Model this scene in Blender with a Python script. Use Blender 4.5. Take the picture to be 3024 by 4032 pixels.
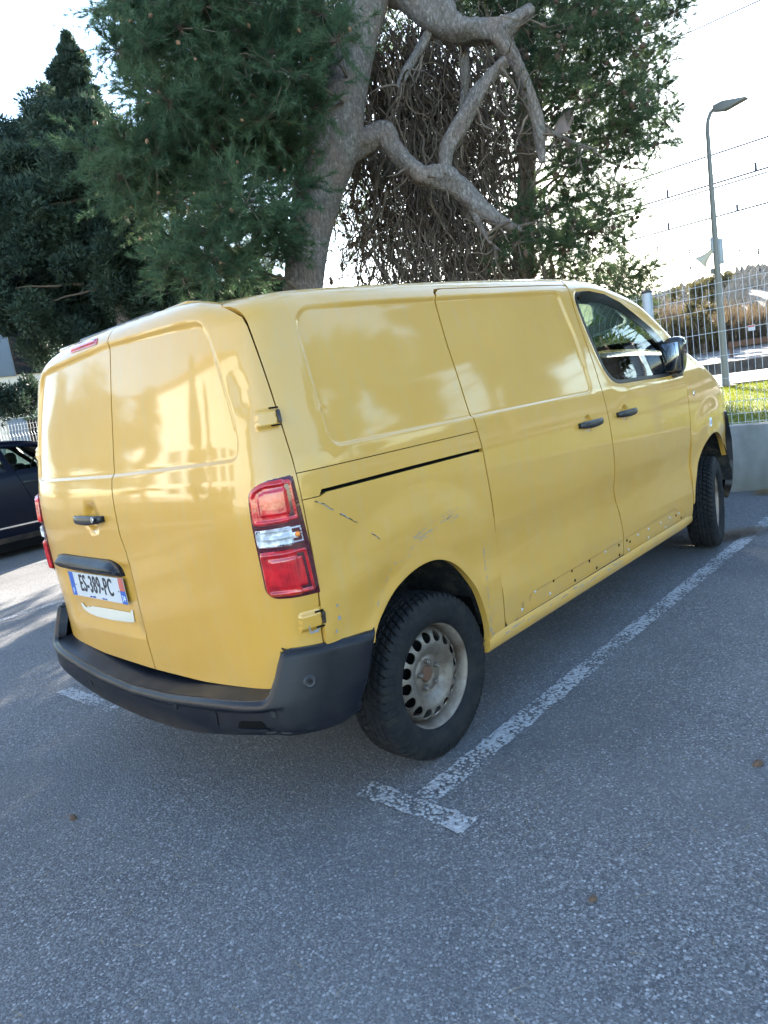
import bpy, bmesh, math, random
import numpy as np
from mathutils import Vector, Matrix
from mathutils.geometry import delaunay_2d_cdt

scene = bpy.context.scene
for _o in list(bpy.data.objects):
    bpy.data.objects.remove(_o)
COL = scene.collection
R = math.radians
rng = np.random.default_rng(11)
random.seed(11)

# ------------------------------------------------------------------ camera
cam_data = bpy.data.cameras.new('camera')
cam_data.sensor_fit = 'HORIZONTAL'
cam_data.sensor_width = 36.0
cam_data.lens = 36.0 * 2795.0 / 3024.0
cam_data.clip_start = 0.05
cam_data.clip_end = 3000.0
cam = bpy.data.objects.new('camera', cam_data)
COL.objects.link(cam)
cam.location = (-1.985, -2.659, 1.426)
cam.rotation_euler = (R(80.79), R(8.72), R(-47.62))
scene.camera = cam

# ------------------------------------------------------------------ sky, sun, exposure
SUN_AZ = 28.0      # degrees from +X towards +Y
SUN_EL = 15.5
world = bpy.data.worlds.new('World')
scene.world = world
world.use_nodes = True
_nt = world.node_tree
_nt.nodes.clear()
_out = _nt.nodes.new('ShaderNodeOutputWorld')
_bg = _nt.nodes.new('ShaderNodeBackground')
_sky = _nt.nodes.new('ShaderNodeTexSky')
_sky.sky_type = 'NISHITA'
_sky.sun_disc = False
_sky.sun_elevation = R(SUN_EL)
_sky.sun_rotation = R(90.0 - SUN_AZ)
_sky.altitude = 20.0
_sky.air_density = 1.0
_sky.dust_density = 0.3
_sky.ozone_density = 1.8
_bg.inputs['Strength'].default_value = 0.10
_nt.links.new(_sky.outputs[0], _bg.inputs[0])
_nt.links.new(_bg.outputs[0], _out.inputs[0])

sun_data = bpy.data.lights.new('sun', 'SUN')
sun_data.energy = 5.0
sun_data.angle = R(0.6)
sun_data.color = (1.0, 0.91, 0.78)
sun = bpy.data.objects.new('sun', sun_data)
COL.objects.link(sun)
_d = Vector((math.cos(R(SUN_EL)) * math.cos(R(SUN_AZ)), math.cos(R(SUN_EL)) * math.sin(R(SUN_AZ)), math.sin(R(SUN_EL))))
sun.rotation_euler = (-_d).to_track_quat('-Z', 'Y').to_euler()
sun.location = _d * 60

scene.view_settings.view_transform = 'Standard'
scene.view_settings.look = 'None'
scene.view_settings.exposure = 3.3
scene.view_settings.gamma = 1.0
scene.view_settings.use_curve_mapping = False
try:
    scene.cycles.use_denoising = True
    scene.cycles.max_bounces = 8
    scene.cycles.transparent_max_bounces = 16
    scene.cycles.caustics_reflective = False
    scene.cycles.caustics_refractive = False
    scene.cycles.sample_clamp_indirect = 6.0
except Exception:
    pass

# ------------------------------------------------------------------ materials
def mat(name, color=(.5, .5, .5), rough=.5, metal=0.0, coat=0.0, coat_rough=.05, spec=.5, trans=0.0, ior=1.45, alpha=1.0):
    m = bpy.data.materials.new(name)
    m.use_nodes = True
    b = m.node_tree.nodes['Principled BSDF']
    b.inputs['Base Color'].default_value = (*color, 1)
    b.inputs['Roughness'].default_value = rough
    b.inputs['Metallic'].default_value = metal
    b.inputs['Coat Weight'].default_value = coat
    b.inputs['Coat Roughness'].default_value = coat_rough
    b.inputs['Specular IOR Level'].default_value = spec
    b.inputs['Transmission Weight'].default_value = trans
    b.inputs['IOR'].default_value = ior
    b.inputs['Alpha'].default_value = alpha
    return m

class NT:
    """small node helper"""
    def __init__(s, m):
        s.t = m.node_tree
        s.b = s.t.nodes['Principled BSDF']
        s.out = s.t.nodes['Material Output']
        s.tc = s.n('ShaderNodeTexCoord')
    def n(s, kind, **kw):
        x = s.t.nodes.new(kind)
        for k, v in kw.items():
            setattr(x, k, v)
        return x
    def l(s, a, b):
        s.t.links.new(a, b)
    def obj(s, scale=(1, 1, 1)):
        mp = s.n('ShaderNodeMapping')
        mp.inputs['Scale'].default_value = scale
        s.l(s.tc.outputs['Object'], mp.inputs[0])
        return mp.outputs[0]
    def noise(s, scale, detail=4, rough=.55, vec=None, dist=0.0):
        x = s.n('ShaderNodeTexNoise')
        x.inputs['Scale'].default_value = scale
        x.inputs['Detail'].default_value = detail
        x.inputs['Roughness'].default_value = rough
        x.inputs['Distortion'].default_value = dist
        s.l(vec if vec is not None else s.tc.outputs['Object'], x.inputs['Vector'])
        return x.outputs[0]
    def voro(s, scale, feature='F1', vec=None, out='Distance'):
        x = s.n('ShaderNodeTexVoronoi', feature=feature)
        x.inputs['Scale'].default_value = scale
        s.l(vec if vec is not None else s.tc.outputs['Object'], x.inputs['Vector'])
        return x.outputs[out]
    def ramp(s, fac, stops, interp='LINEAR'):
        x = s.n('ShaderNodeValToRGB')
        x.color_ramp.interpolation = interp
        e = x.color_ramp.elements
        while len(e) < len(stops):
            e.new(.5)
        for el, (p, c) in zip(e, stops):
            el.position = p
            el.color = (c, c, c, 1) if isinstance(c, (int, float)) else (*c, 1)
        s.l(fac, x.inputs[0])
        return x.outputs[0]
    def mix(s, fac, a, b, mode='MIX'):
        x = s.n('ShaderNodeMix', data_type='RGBA', blend_type=mode)
        for sock, v in ((x.inputs[0], fac), (x.inputs[6], a), (x.inputs[7], b)):
            if isinstance(v, (int, float)):
                sock.default_value = v
            elif isinstance(v, tuple):
                sock.default_value = (*v, 1)
            else:
                s.l(v, sock)
        return x.outputs[2]
    def math(s, op, a, b=0.0):
        x = s.n('ShaderNodeMath', operation=op)
        for sock, v in ((x.inputs[0], a), (x.inputs[1], b)):
            if isinstance(v, (int, float)):
                sock.default_value = v
            else:
                s.l(v, sock)
        return x.outputs[0]
    def bump(s, h, strength=.3, dist=.01):
        x = s.n('ShaderNodeBump')
        x.inputs['Strength'].default_value = strength
        x.inputs['Distance'].default_value = dist
        s.l(h, x.inputs['Height'])
        s.l(x.outputs[0], s.b.inputs['Normal'])
        return x
    def color(s, c):
        s.l(c, s.b.inputs['Base Color'])
    def rough(s, c):
        s.l(c, s.b.inputs['Roughness'])

M = {}

# yellow van paint: clear-coated, slightly chalky, faint dust towards nothing in particular
m = M['paint'] = mat('van_paint', (.485, .262, .042), .40, coat=.8, coat_rough=.06)
k = NT(m)
big = k.noise(1.3, 3)
fine = k.noise(9, 5, .6)
c1 = k.mix(k.ramp(big, [(.35, 0.0), (.7, 1.0)]), (.475, .256, .038), (.51, .280, .046))
c2 = k.mix(k.math('MULTIPLY', k.ramp(fine, [(.52, 0.0), (.75, 1.0)]), .16), c1, (.43, .30, .12))
strk = k.noise(5, 5, .6, k.obj((5, 5, .5)))
c2 = k.mix(k.math('MULTIPLY', k.ramp(strk, [(.50, 0.0), (.72, 1.0)]), .22), c2, (.39, .295, .14))
szp = k.n('ShaderNodeSeparateXYZ'); k.l(k.tc.outputs['Object'], szp.inputs[0])
grm = k.math('MULTIPLY', k.ramp(szp.outputs[2], [(.34, 1.0), (.62, 0.0)]), k.ramp(k.noise(7, 7, .7), [(.42, 0.0), (.72, 1.0)]))
c2 = k.mix(k.math('MULTIPLY', grm, .5), c2, (.30, .23, .13))
k.color(c2)
k.rough(k.ramp(fine, [(.3, .36), (.75, .52)]))

m = M['plastic'] = mat('black_bumper_plastic', (.022, .024, .028), .52, spec=.35)
k = NT(m)
n1 = k.noise(3.5, 6, .65)
n2 = k.noise(14, 5, .6, k.obj((1, 1, 5)))
dirt = k.ramp(n1, [(.50, 0.0), (.72, 1.0)])
c = k.mix(k.math('MULTIPLY', dirt, .55), (.005, .006, .010), (.020, .018, .017))
c = k.mix(k.math('MULTIPLY', k.ramp(n2, [(.55, 0.0), (.8, 1.0)]), .35), c, (.026, .029, .036))
sz = k.n('ShaderNodeSeparateXYZ'); k.l(k.tc.outputs['Object'], sz.inputs[0])
mud = k.math('MULTIPLY', k.ramp(sz.outputs[2], [(.29, 1.0), (.40, 0.0)]), k.ramp(k.noise(6, 6, .7), [(.36, 0.0), (.62, 1.0)]))
c = k.mix(k.math('MULTIPLY', mud, .8), c, (.085, .062, .042))
k.color(c)
k.rough(k.ramp(n1, [(.3, .32), (.7, .52)]))
k.bump(k.noise(420, 2), .12, .002)

M['trim'] = mat('satin_black_trim', (.012, .013, .016), .38)
M['gap'] = mat('dark_inner_shell', (.004, .004, .004), .9, spec=.1)
M['liner'] = mat('wheel_arch_liner', (.012, .012, .013), .85)
k = NT(M['liner'])
nn = k.noise(16, 8, .7)
k.color(k.mix(k.ramp(nn, [(.48, 0.0), (.75, .8)]), (.009, .010, .012), (.10, .085, .06)))
k.bump(nn, .5, .02)
M['glossblack'] = mat('gloss_black', (.006, .006, .008), .12, coat=.6)
M['primer'] = mat('exposed_primer', (.22, .23, .25), .7)
M['chrome'] = mat('chrome', (.75, .75, .76), .18, metal=1.0)
M['seam'] = mat('seam_sealer', (.20, .14, .035), .6)

# red lamp plastic
m = M['red'] = mat('red_lamp_plastic', (.42, .006, .012), .18, coat=.9, coat_rough=.03)
k = NT(m)
w1 = k.n('ShaderNodeTexWave', wave_type='BANDS', bands_direction='Y')
w1.inputs['Scale'].default_value = 46
w1.inputs['Distortion'].default_value = .6
k.l(k.tc.outputs['Object'], w1.inputs[0])
nz = k.noise(22, 3)
c = k.mix(k.ramp(nz, [(.35, 0.0), (.68, 1.0)]), (.24, .003, .007), (.58, .009, .014))
c = k.mix(k.math('MULTIPLY', w1.outputs[1], .25), c, (.60, .02, .028))
k.color(c)
k.bump(nz, .25, .01)
M['darkred'] = mat('dark_red_lamp_edge', (.055, .002, .008), .15, coat=.9)
M['clear'] = mat('clear_lamp_plastic', (.78, .79, .80), .12, coat=.9)
k = NT(M['clear'])
nz = k.noise(30, 3)
k.color(k.mix(k.ramp(nz, [(.42, 0.0), (.6, 1.0)]), (.30, .31, .33), (.72, .73, .74)))
M['amber'] = mat('amber_bulb', (.75, .22, .03), .3)

# glass
M['glass'] = mat('window_glass', (.30, .42, .36), .0, trans=1.0, ior=1.06, coat=1.0, coat_rough=.0)
M['glass'].node_tree.nodes['Principled BSDF'].inputs['Specular IOR Level'].default_value = .9
M['darkglass'] = mat('dark_glass', (.012, .016, .022), .03, coat=.8, coat_rough=.0)

m = M['tyre'] = mat('tyre_rubber', (.014, .015, .017), .78, spec=.3)
k = NT(m)
nn = k.noise(20, 6, .65)
k.color(k.mix(k.ramp(nn, [(.42, 0.0), (.78, 1.0)]), (.005, .006, .008), (.020, .018, .016)))
k.bump(k.noise(160, 3), .2, .002)
m = M['rim'] = mat('dirty_silver_steel_rim', (.30, .27, .23), .5, metal=.55)
k = NT(m)
nn = k.noise(7, 7, .65)
c = k.mix(k.ramp(nn, [(.38, 0.0), (.66, 1.0)]), (.20, .178, .152), (.085, .058, .040))
k.color(c)
k.rough(k.ramp(nn, [(.3, .38), (.7, .7)]))
m = M['rimlip'] = mat('brown_brake_dusted_rim', (.16, .12, .09), .6, metal=.35)
k = NT(m)
k.color(k.mix(k.ramp(k.noise(8, 6, .65), [(.38, 0.0), (.66, 1.0)]), (.28, .24, .20), (.12, .085, .06)))
M['rust'] = mat('brown_rust', (.09, .045, .025), .8)
M['nut'] = mat('dull_wheel_bolt', (.16, .14, .12), .5, metal=.7)

M['plate_white'] = mat('plate_white', (.46, .48, .51), .35)
M['plate_blue'] = mat('plate_blue', (.02, .09, .36), .4)
M['plate_red'] = mat('plate_faded_red', (.42, .10, .08), .5)
M['ink'] = mat('plate_black_ink', (.012, .014, .022), .5)
M['blue_ink'] = mat('plate_small_blue_print', (.03, .07, .3), .5)
M['white_ink'] = mat('white_print', (.75, .78, .82), .5)

# ------------------------------------------------------------------ mesh helpers
def link(o, parent=None):
    COL.objects.link(o)
    if parent is not None:
        o.parent = parent
    return o

def tag(o, label=None, cat=None, group=None, kind=None):
    if label: o['label'] = label
    if cat: o['category'] = cat
    if group: o['group'] = group
    if kind: o['kind'] = kind
    return o

def empty(name, loc=(0, 0, 0), label=None, cat=None, group=None):
    o = bpy.data.objects.new(name, None)
    o.location = loc
    o.empty_display_size = .2
    COL.objects.link(o)
    return tag(o, label, cat, group)

def place(o, parent):
    """parent without moving: parents here are empties / meshes with translation only"""
    o.parent = parent
    if parent is not None:
        off = Vector((0, 0, 0))
        p = parent
        while p is not None:
            off += p.location
            p = p.parent
        o.location = Vector(o.location) - off
    return o

def mesh_np(name, V, F, smooth=True, mats=(), fm=None, normals=None):
    """V (n,3), F (m,3) or (m,4) arrays -> mesh"""
    V = np.asarray(V, np.float32); F = np.asarray(F, np.int32)
    me = bpy.data.meshes.new(name)
    me.vertices.add(len(V))
    me.vertices.foreach_set('co', V.ravel())
    k_ = F.shape[1]
    me.loops.add(F.size)
    me.loops.foreach_set('vertex_index', F.ravel())
    me.polygons.add(len(F))
    me.polygons.foreach_set('loop_start', np.arange(0, F.size, k_, dtype=np.int32))
    if fm is not None:
        me.polygons.foreach_set('material_index', np.asarray(fm, np.int32))
    me.polygons.foreach_set('use_smooth', np.full(len(F), smooth, dtype=bool))
    for x in mats:
        me.materials.append(x)
    me.update(calc_edges=True)
    me.validate()
    if normals is not None and len(me.vertices) == len(V):
        me.normals_split_custom_set_from_vertices([tuple(n) for n in np.asarray(normals, float)])
    return me

def obj_from(name, me, parent=None, loc=(0, 0, 0)):
    o = bpy.data.objects.new(name, me)
    o.location = loc
    COL.objects.link(o)
    if parent is not None:
        place(o, parent)
    return o

class MB:
    """collects simple shapes into one mesh"""
    def __init__(s):
        s.v = []; s.f = []; s.m = []
    def add(s, V, F, mi=0):
        b = len(s.v)
        s.v += [tuple(map(float, p)) for p in V]
        s.f += [tuple(i + b for i in f) for f in F]
        s.m += [mi] * len(F)
        return s
    def box(s, c, d, rz=0.0, mi=0, rot=None):
        x, y, z = d[0] / 2, d[1] / 2, d[2] / 2
        P = [Vector(p) for p in ((-x, -y, -z), (x, -y, -z), (x, y, -z), (-x, y, -z), (-x, -y, z), (x, -y, z), (x, y, z), (-x, y, z))]
        Mx = rot if rot is not None else Matrix.Rotation(rz, 3, 'Z')
        return s.add([Mx @ p + Vector(c) for p in P], [(0, 3, 2, 1), (4, 5, 6, 7), (0, 1, 5, 4), (1, 2, 6, 5), (2, 3, 7, 6), (3, 0, 4, 7)], mi)
    def tube(s, path, rad, sides=8, mi=0, cap=True):
        P = np.asarray(path, float)
        n = len(P)
        r = np.full(n, rad) if np.isscalar(rad) else np.asarray(rad, float)
        T = np.gradient(P, axis=0)
        T /= np.linalg.norm(T, axis=1)[:, None] + 1e-9
        up = np.array([0, 0, 1.0]) if abs(T[0, 2]) < .9 else np.array([1.0, 0, 0])
        a = np.cross(T[0], up); a /= np.linalg.norm(a)
        V = []
        th = np.linspace(0, 2 * np.pi, sides, endpoint=False)
        for i in range(n):
            a = a - T[i] * (a @ T[i]); a /= np.linalg.norm(a) + 1e-9
            b = np.cross(T[i], a)
            V.append(P[i] + r[i] * (np.cos(th)[:, None] * a + np.sin(th)[:, None] * b))
        V = np.concatenate(V)
        F = []
        for i in range(n - 1):
            for j in range(sides):
                j2 = (j + 1) % sides
                F.append((i * sides + j, i * sides + j2, (i + 1) * sides + j2, (i + 1) * sides + j))
        if cap:
            F.append(tuple(range(sides))[::-1]); F.append(tuple((n - 1) * sides + j for j in range(sides)))
        return s.add(V, F, mi)
    def lathe(s, prof, c=(0, 0, 0), axis='Y', n=48, mi=0):
        """prof: (r, h) pairs, turned round axis"""
        V = []
        for i in range(n):
            t = 2 * math.pi * i / n
            for r, h in prof:
                a, b = r * math.cos(t), r * math.sin(t)
                p = (a, h, b) if axis == 'Y' else ((a, b, h) if axis == 'Z' else (h, a, b))
                V.append((c[0] + p[0], c[1] + p[1], c[2] + p[2]))
        k_ = len(prof)
        F = []
        for i in range(n):
            i2 = (i + 1) % n
            for j in range(k_ - 1):
                F.append((i * k_ + j, i * k_ + j + 1, i2 * k_ + j + 1, i2 * k_ + j))
        return s.add(V, F, mi)
    def build(s, name, mats, parent=None, smooth=True, bevel=0.0, seg=2, angle=35, sub=0, loc=(0, 0, 0)):
        me = bpy.data.meshes.new(name)
        me.from_pydata(s.v, [], s.f)
        mats = mats if isinstance(mats, (list, tuple)) else [mats]
        for x in mats: me.materials.append(x)
        me.polygons.foreach_set('material_index', s.m)
        bm = bmesh.new(); bm.from_mesh(me)
        bmesh.ops.recalc_face_normals(bm, faces=bm.faces)
        if bevel:
            es = [e for e in bm.edges if len(e.link_faces) == 2 and e.calc_face_angle(0) > R(angle)]
            if es:
                bmesh.ops.bevel(bm, geom=es, offset=bevel, offset_type='OFFSET', segments=seg, affect='EDGES', profile=.5, clamp_overlap=True)
        bm.to_mesh(me); bm.free()
        if smooth:
            me.polygons.foreach_set('use_smooth', [True] * len(me.polygons))
            me.set_sharp_from_angle(angle=R(angle))
        me.update()
        o = bpy.data.objects.new(name, me)
        o.location = loc
        COL.objects.link(o)
        if sub:
            md = o.modifiers.new('sub', 'SUBSURF'); md.levels = sub; md.render_levels = sub
        if parent is not None: place(o, parent)
        return o

def text_mesh(body, size, xscale=1.0, depth=.0008, spacing=1.0):
    cu = bpy.data.curves.new('lettering', 'FONT')
    cu.body = body
    cu.size = size
    cu.align_x = 'CENTER'; cu.align_y = 'CENTER'
    cu.extrude = depth
    cu.offset = .0
    cu.space_character = spacing
    o = bpy.data.objects.new('lettering', cu)
    COL.objects.link(o)
    bpy.context.view_layer.update()
    me = bpy.data.meshes.new_from_object(o.evaluated_get(bpy.context.evaluated_depsgraph_get()))
    bpy.data.objects.remove(o)
    co = np.empty(len(me.vertices) * 3, np.float32); me.vertices.foreach_get('co', co)
    co = co.reshape(-1, 3); co[:, 0] *= xscale
    me.vertices.foreach_set('co', co.ravel())
    return me

def sm(a, b, x):
    t = np.clip((x - a) / (b - a), 0, 1)
    return t * t * (3 - 2 * t)

def pchip(xs, ys):
    """smooth monotone-ish interpolation, vectorised"""
    xs = np.asarray(xs, float); ys = np.asarray(ys, float)
    h = np.diff(xs); d = np.diff(ys) / h
    mm = np.zeros_like(ys)
    for i in range(1, len(xs) - 1):
        if d[i - 1] * d[i] > 0:
            w1 = 2 * h[i] + h[i - 1]; w2 = h[i] + 2 * h[i - 1]
            mm[i] = (w1 + w2) / (w1 / d[i - 1] + w2 / d[i])
    mm[0] = d[0]; mm[-1] = d[-1]
    def f(x):
        x = np.asarray(x, float)
        i = np.clip(np.searchsorted(xs, x) - 1, 0, len(xs) - 2)
        xx = np.clip(x, xs[0], xs[-1])
        t = (xx - xs[i]) / h[i]
        return ((1 + 2 * t) * (1 - t) ** 2 * ys[i] + t * (1 - t) ** 2 * h[i] * mm[i] + t * t * (3 - 2 * t) * ys[i + 1] + t * t * (t - 1) * h[i] * mm[i + 1])
    return f

def inside(P, poly):
    P = np.asarray(P, float); poly = np.asarray(poly, float)
    x, y = P[:, 0], P[:, 1]
    r = np.zeros(len(P), bool)
    a = poly; b = np.roll(poly, -1, axis=0)
    for (x1, y1), (x2, y2) in zip(a, b):
        if y1 == y2: continue
        c = ((y1 > y) != (y2 > y)) & (x < (x2 - x1) * (y - y1) / (y2 - y1) + x1)
        r ^= c
    return r

def dist_line(P, pts, closed=True):
    P = np.asarray(P, float); a = np.asarray(pts, float)
    b = np.roll(a, -1, axis=0)
    if not closed: a, b = a[:-1], b[:-1]
    best = np.full(len(P), 1e9)
    for p, q in zip(a, b):
        d = q - p; L = d @ d + 1e-12
        t = np.clip(((P - p) @ d) / L, 0, 1)
        best = np.minimum(best, np.hypot(*(P - p - t[:, None] * d).T))
    return best

def sdf(P, poly):
    d = dist_line(P, poly)
    return np.where(inside(P, poly), -d, d)

def rounded(pts, r, n=6):
    """polygon with rounded corners; r scalar or list"""
    out = []
    N = len(pts)
    for i in range(N):
        p0, p1, p2 = (np.array(pts[(i + k_) % N], float) for k_ in (-1, 0, 1))
        rr = r[i] if isinstance(r, (list, tuple)) else r
        a = p0 - p1; b = p2 - p1
        la, lb = np.linalg.norm(a), np.linalg.norm(b)
        rr = min(rr, la * .48, lb * .48)
        if rr < 1e-4: out.append(tuple(p1)); continue
        A = p1 + a / la * rr; B = p1 + b / lb * rr
        for t in np.linspace(0, 1, n + 1):
            out.append(tuple((1 - t) ** 2 * A + 2 * t * (1 - t) * p1 + t * t * B))
    return out

def resample(pts, h, closed=True):
    P = np.asarray(pts, float)
    Q = np.vstack([P, P[:1]]) if closed else P
    out = []
    for a, b in zip(Q[:-1], Q[1:]):
        L = np.linalg.norm(b - a)
        n = max(1, int(round(L / h)))
        for i in range(n):
            out.append(a + (b - a) * i / n)
    if not closed: out.append(Q[-1])
    o2 = [out[0]]
    for p in out[1:]:
        if np.linalg.norm(p - o2[-1]) > 1e-4: o2.append(p)
    return np.array(o2)

def normals_of(fun, U, V, e=.0015):
    a = fun(U + e, V) - fun(U - e, V)
    b = fun(U, V + e) - fun(U, V - e)
    n = np.cross(a, b)
    return n / (np.linalg.norm(n, axis=1)[:, None] + 1e-12)

def panel(name, outline, surf, material, parent, holes=(), contours=(), h=.02, disp=None, flange=.02, flip=1.0, extra=None, bh=None, hole_flange=True, lift=0.0):
    """a sheet-metal panel cut out of surf(u,v): outline + holes, relief along the normal, turned-in edges"""
    bh = bh or h * .55
    bl = [resample(outline, bh)] + [resample(x, bh) for x in holes]
    pts = []; edges = []
    for L in bl:
        b = len(pts)
        pts += list(L); n = len(L)
        edges += [(b + i, b + (i + 1) % n) for i in range(n)]
    nb = len(pts)
    B = np.array(pts)
    u0, v0 = B.min(0); u1, v1 = B.max(0)
    cand = []
    for c_, cl in contours:
        c_ = resample(c_, h * .5, cl)
        cand.append(c_)
    cand = np.concatenate(cand) if cand else np.zeros((0, 2))
    if extra is not None: cand = np.vstack([cand, extra])
    def ok(P, dmin):
        if len(P) == 0: return P
        keep = inside(P, bl[0])
        for L in bl[1:]: keep &= ~inside(P, L)
        P = P[keep]
        if len(P) == 0: return P
        d = np.full(len(P), 1e9)
        for L in bl: d = np.minimum(d, dist_line(P, L))
        return P[d > dmin]
    cand = ok(cand, bh * .35)
    gu = np.arange(u0, u1 + h, h); gv = np.arange(v0, v1 + h, h * .87)
    G = np.array([(a + (h * .5 if j % 2 else 0), b) for j, b in enumerate(gv) for a in gu])
    G = ok(G, h * .45)
    if len(cand):
        # drop grid points too close to contour points (hash grid)
        cell = h * .5
        occ = set()
        for p in cand:
            i, j = int(p[0] // cell), int(p[1] // cell)
            for di in (-1, 0, 1):
                for dj in (-1, 0, 1): occ.add((i + di, j + dj))
        G = np.array([p for p in G if (int(p[0] // cell), int(p[1] // cell)) not in occ]).reshape(-1, 2)
        # thin contour points against themselves
        seen = set(); keep = []
        for p in cand:
            key = (int(p[0] // (h * .12)), int(p[1] // (h * .12)))
            if key in seen: continue
            seen.add(key); keep.append(p)
        cand = np.array(keep)
    allp = np.vstack([B, cand, G]) if len(cand) else np.vstack([B, G])
    vo, eo, fo, ov, oe, of = delaunay_2d_cdt([Vector((float(a), float(b))) for a, b in allp], edges, [], 0, 1e-6, True)
    UV = np.array([(p.x, p.y) for p in vo])
    T = np.array([tuple(f) for f in fo if len(f) == 3])
    cen = UV[T].mean(1)
    keep = inside(cen, bl[0])
    for L in bl[1:]: keep &= ~inside(cen, L)
    T = T[keep]
    def full(u, v):
        P = surf(u, v)
        if disp is not None or lift:
            n = normals_of(surf, u, v) * flip
            d = (disp(u, v) if disp is not None else 0) + lift
            P = P + n * np.reshape(d, (-1, 1))
        return P
    P = full(UV[:, 0], UV[:, 1])
    Nn = normals_of(full, UV[:, 0], UV[:, 1]) * flip
    # orientation
    a, b, c_ = P[T[0]]
    g = np.cross(P[T[:, 1]] - P[T[:, 0]], P[T[:, 2]] - P[T[:, 0]])
    bad = (g * Nn[T[:, 0]]).sum(1) < 0
    T[bad] = T[bad][:, ::-1]
    V = [P]; NN = [Nn]; F = [T]
    base = len(P)
    if flange:
        for li, L in enumerate(bl):
            if li and not hole_flange: continue
            n = len(L)
            Pb = full(L[:, 0], L[:, 1]); Nb = normals_of(full, L[:, 0], L[:, 1]) * flip
            tg = np.roll(Pb, -1, 0) - np.roll(Pb, 1, 0)
            lat = np.cross(tg, Nb); lat /= np.linalg.norm(lat, axis=1)[:, None] + 1e-9
            ar = .5 * np.sum(L[:, 0] * np.roll(L[:, 1], -1) - np.roll(L[:, 0], -1) * L[:, 1])
            t2 = np.roll(L, -1, 0) - np.roll(L, 1, 0)
            o2 = np.stack([t2[:, 1], -t2[:, 0]], 1) * (1 if ar > 0 else -1) * (1 if li == 0 else -1)
            o2 = o2 / (np.linalg.norm(o2, axis=1)[:, None] + 1e-9) * .002
            o3 = surf(L[:, 0] + o2[:, 0], L[:, 1] + o2[:, 1]) - surf(L[:, 0], L[:, 1])
            lat *= np.where((lat * o3).sum(1) < 0, -1.0, 1.0)[:, None]
            A2 = Pb - Nb * flange
            V += [Pb, A2]; NN += [lat, lat]
            i = np.arange(n); j = (i + 1) % n
            q1 = np.stack([base + i, base + j, base + n + j], 1); q2 = np.stack([base + i, base + n + j, base + n + i], 1)
            gn = np.cross(Pb[j] - Pb[i], A2[j] - Pb[i])
            fl_ = (gn * lat).sum(1) < 0
            q1[fl_] = q1[fl_][:, ::-1]; q2[fl_] = q2[fl_][:, ::-1]
            F += [q1, q2]
            base += 2 * n
    V = np.concatenate(V); NN = np.concatenate(NN); F = np.concatenate(F)
    me = mesh_np(name, V, F, True, [material], None, NN)
    return obj_from(name, me, parent)

def wavy(seed, amp=.0006, lo=3.0, hi=14.0, n=7):
    r_ = np.random.default_rng(seed)
    ks = [(r_.uniform(lo, hi), r_.uniform(0, 2 * np.pi), r_.uniform(0, 6.28)) for _ in range(n)]
    def f(u, v):
        s_ = 0
        for k_, a, ph in ks:
            s_ = s_ + np.sin(k_ * (u * math.cos(a) + v * math.sin(a)) + ph) / (k_ / lo)
        return amp * s_
    return f
# ------------------------------------------------------------------ van body surfaces (metres; x forward, y left, origin under rear axle)
w_base = pchip([.15, .25, .33, .4, .5, .6, .68, .75, .85, .95, 1.1, 1.28, 1.32, 1.5, 1.7, 1.8, 1.95],
               [.885, .905, .928, .943, .947, .940, .936, .941, .954, .957, .953, .942, .935, .905, .868, .85, .82])
x_rear = pchip([.2, .5, .8, 1.06, 1.2, 1.3, 1.45, 1.6, 1.75, 1.95], [.69, .705, .715, .718, .711, .701, .676, .650, .622, .585])
z_top = pchip([-.9, -.55, -.33, .05, .59, 1.58, 1.75, 1.91, 2.10, 2.335, 2.54, 2.776, 2.963, 3.17, 3.378, 3.62, 3.78, 3.88, 3.95],
              [1.800, 1.807, 1.829, 1.85, 1.872, 1.8955, 1.893, 1.876, 1.834, 1.769, 1.667, 1.527, 1.429, 1.347, 1.273, 1.18, 1.07, .95, .80])
taper = pchip([-5, 2.6, 2.8, 3.0, 3.3, 3.5, 3.7, 3.8, 3.9, 4.0, 4.08, 4.14], [0, 0, .001, .004, .02, .04, .075, .10, .135, .20, .32, .60])
NEXP = 8.0
BOW = .03

def roll_r(x):
    return np.interp(x, [1.7, 2.4, 3.2, 3.6], [.085, .05, .06, .09])

def rollover(h, r):
    """inset towards the top edge: quarter ellipse in the last r*1.05 of height"""
    t = np.clip((r * 1.05 - h) / (r * 1.05), 0, .9995)
    return r * (1 - np.sqrt(1 - t * t))

def side_y(x, z):
    d = rollover(z_top(x) - z, roll_r(x))
    w_ = w_base(z) - d - taper(x)
    a = x_rear(z) - d
    q = np.clip(np.maximum(0, BOW - x) / (a + BOW), 0, .999)
    return w_ * (1 - q ** NEXP) ** (1 / NEXP)

def SIDE(x, z):
    x = np.asarray(x, float); z = np.asarray(z, float)
    return np.stack([x, -side_y(x, z), z], -1)

_th = np.linspace(0, np.pi / 2, 4001)
_c = np.cos(_th) ** (2 / NEXP); _s = np.sin(_th) ** (2 / NEXP)
_X = -(.715 + BOW) * _c + BOW; _Y = .955 * _s
_U = np.concatenate([[0], np.cumsum(np.hypot(np.diff(_X), np.diff(_Y)))])
z_top_rear = pchip([0, .5, .7, .80, .86, 2.0], [1.858, 1.853, 1.838, 1.816, 1.8072, 1.8072])

def sm_(c):
    t = np.clip((.97 - c) / .25, 0, 1)
    return t * t * (3 - 2 * t)

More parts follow.
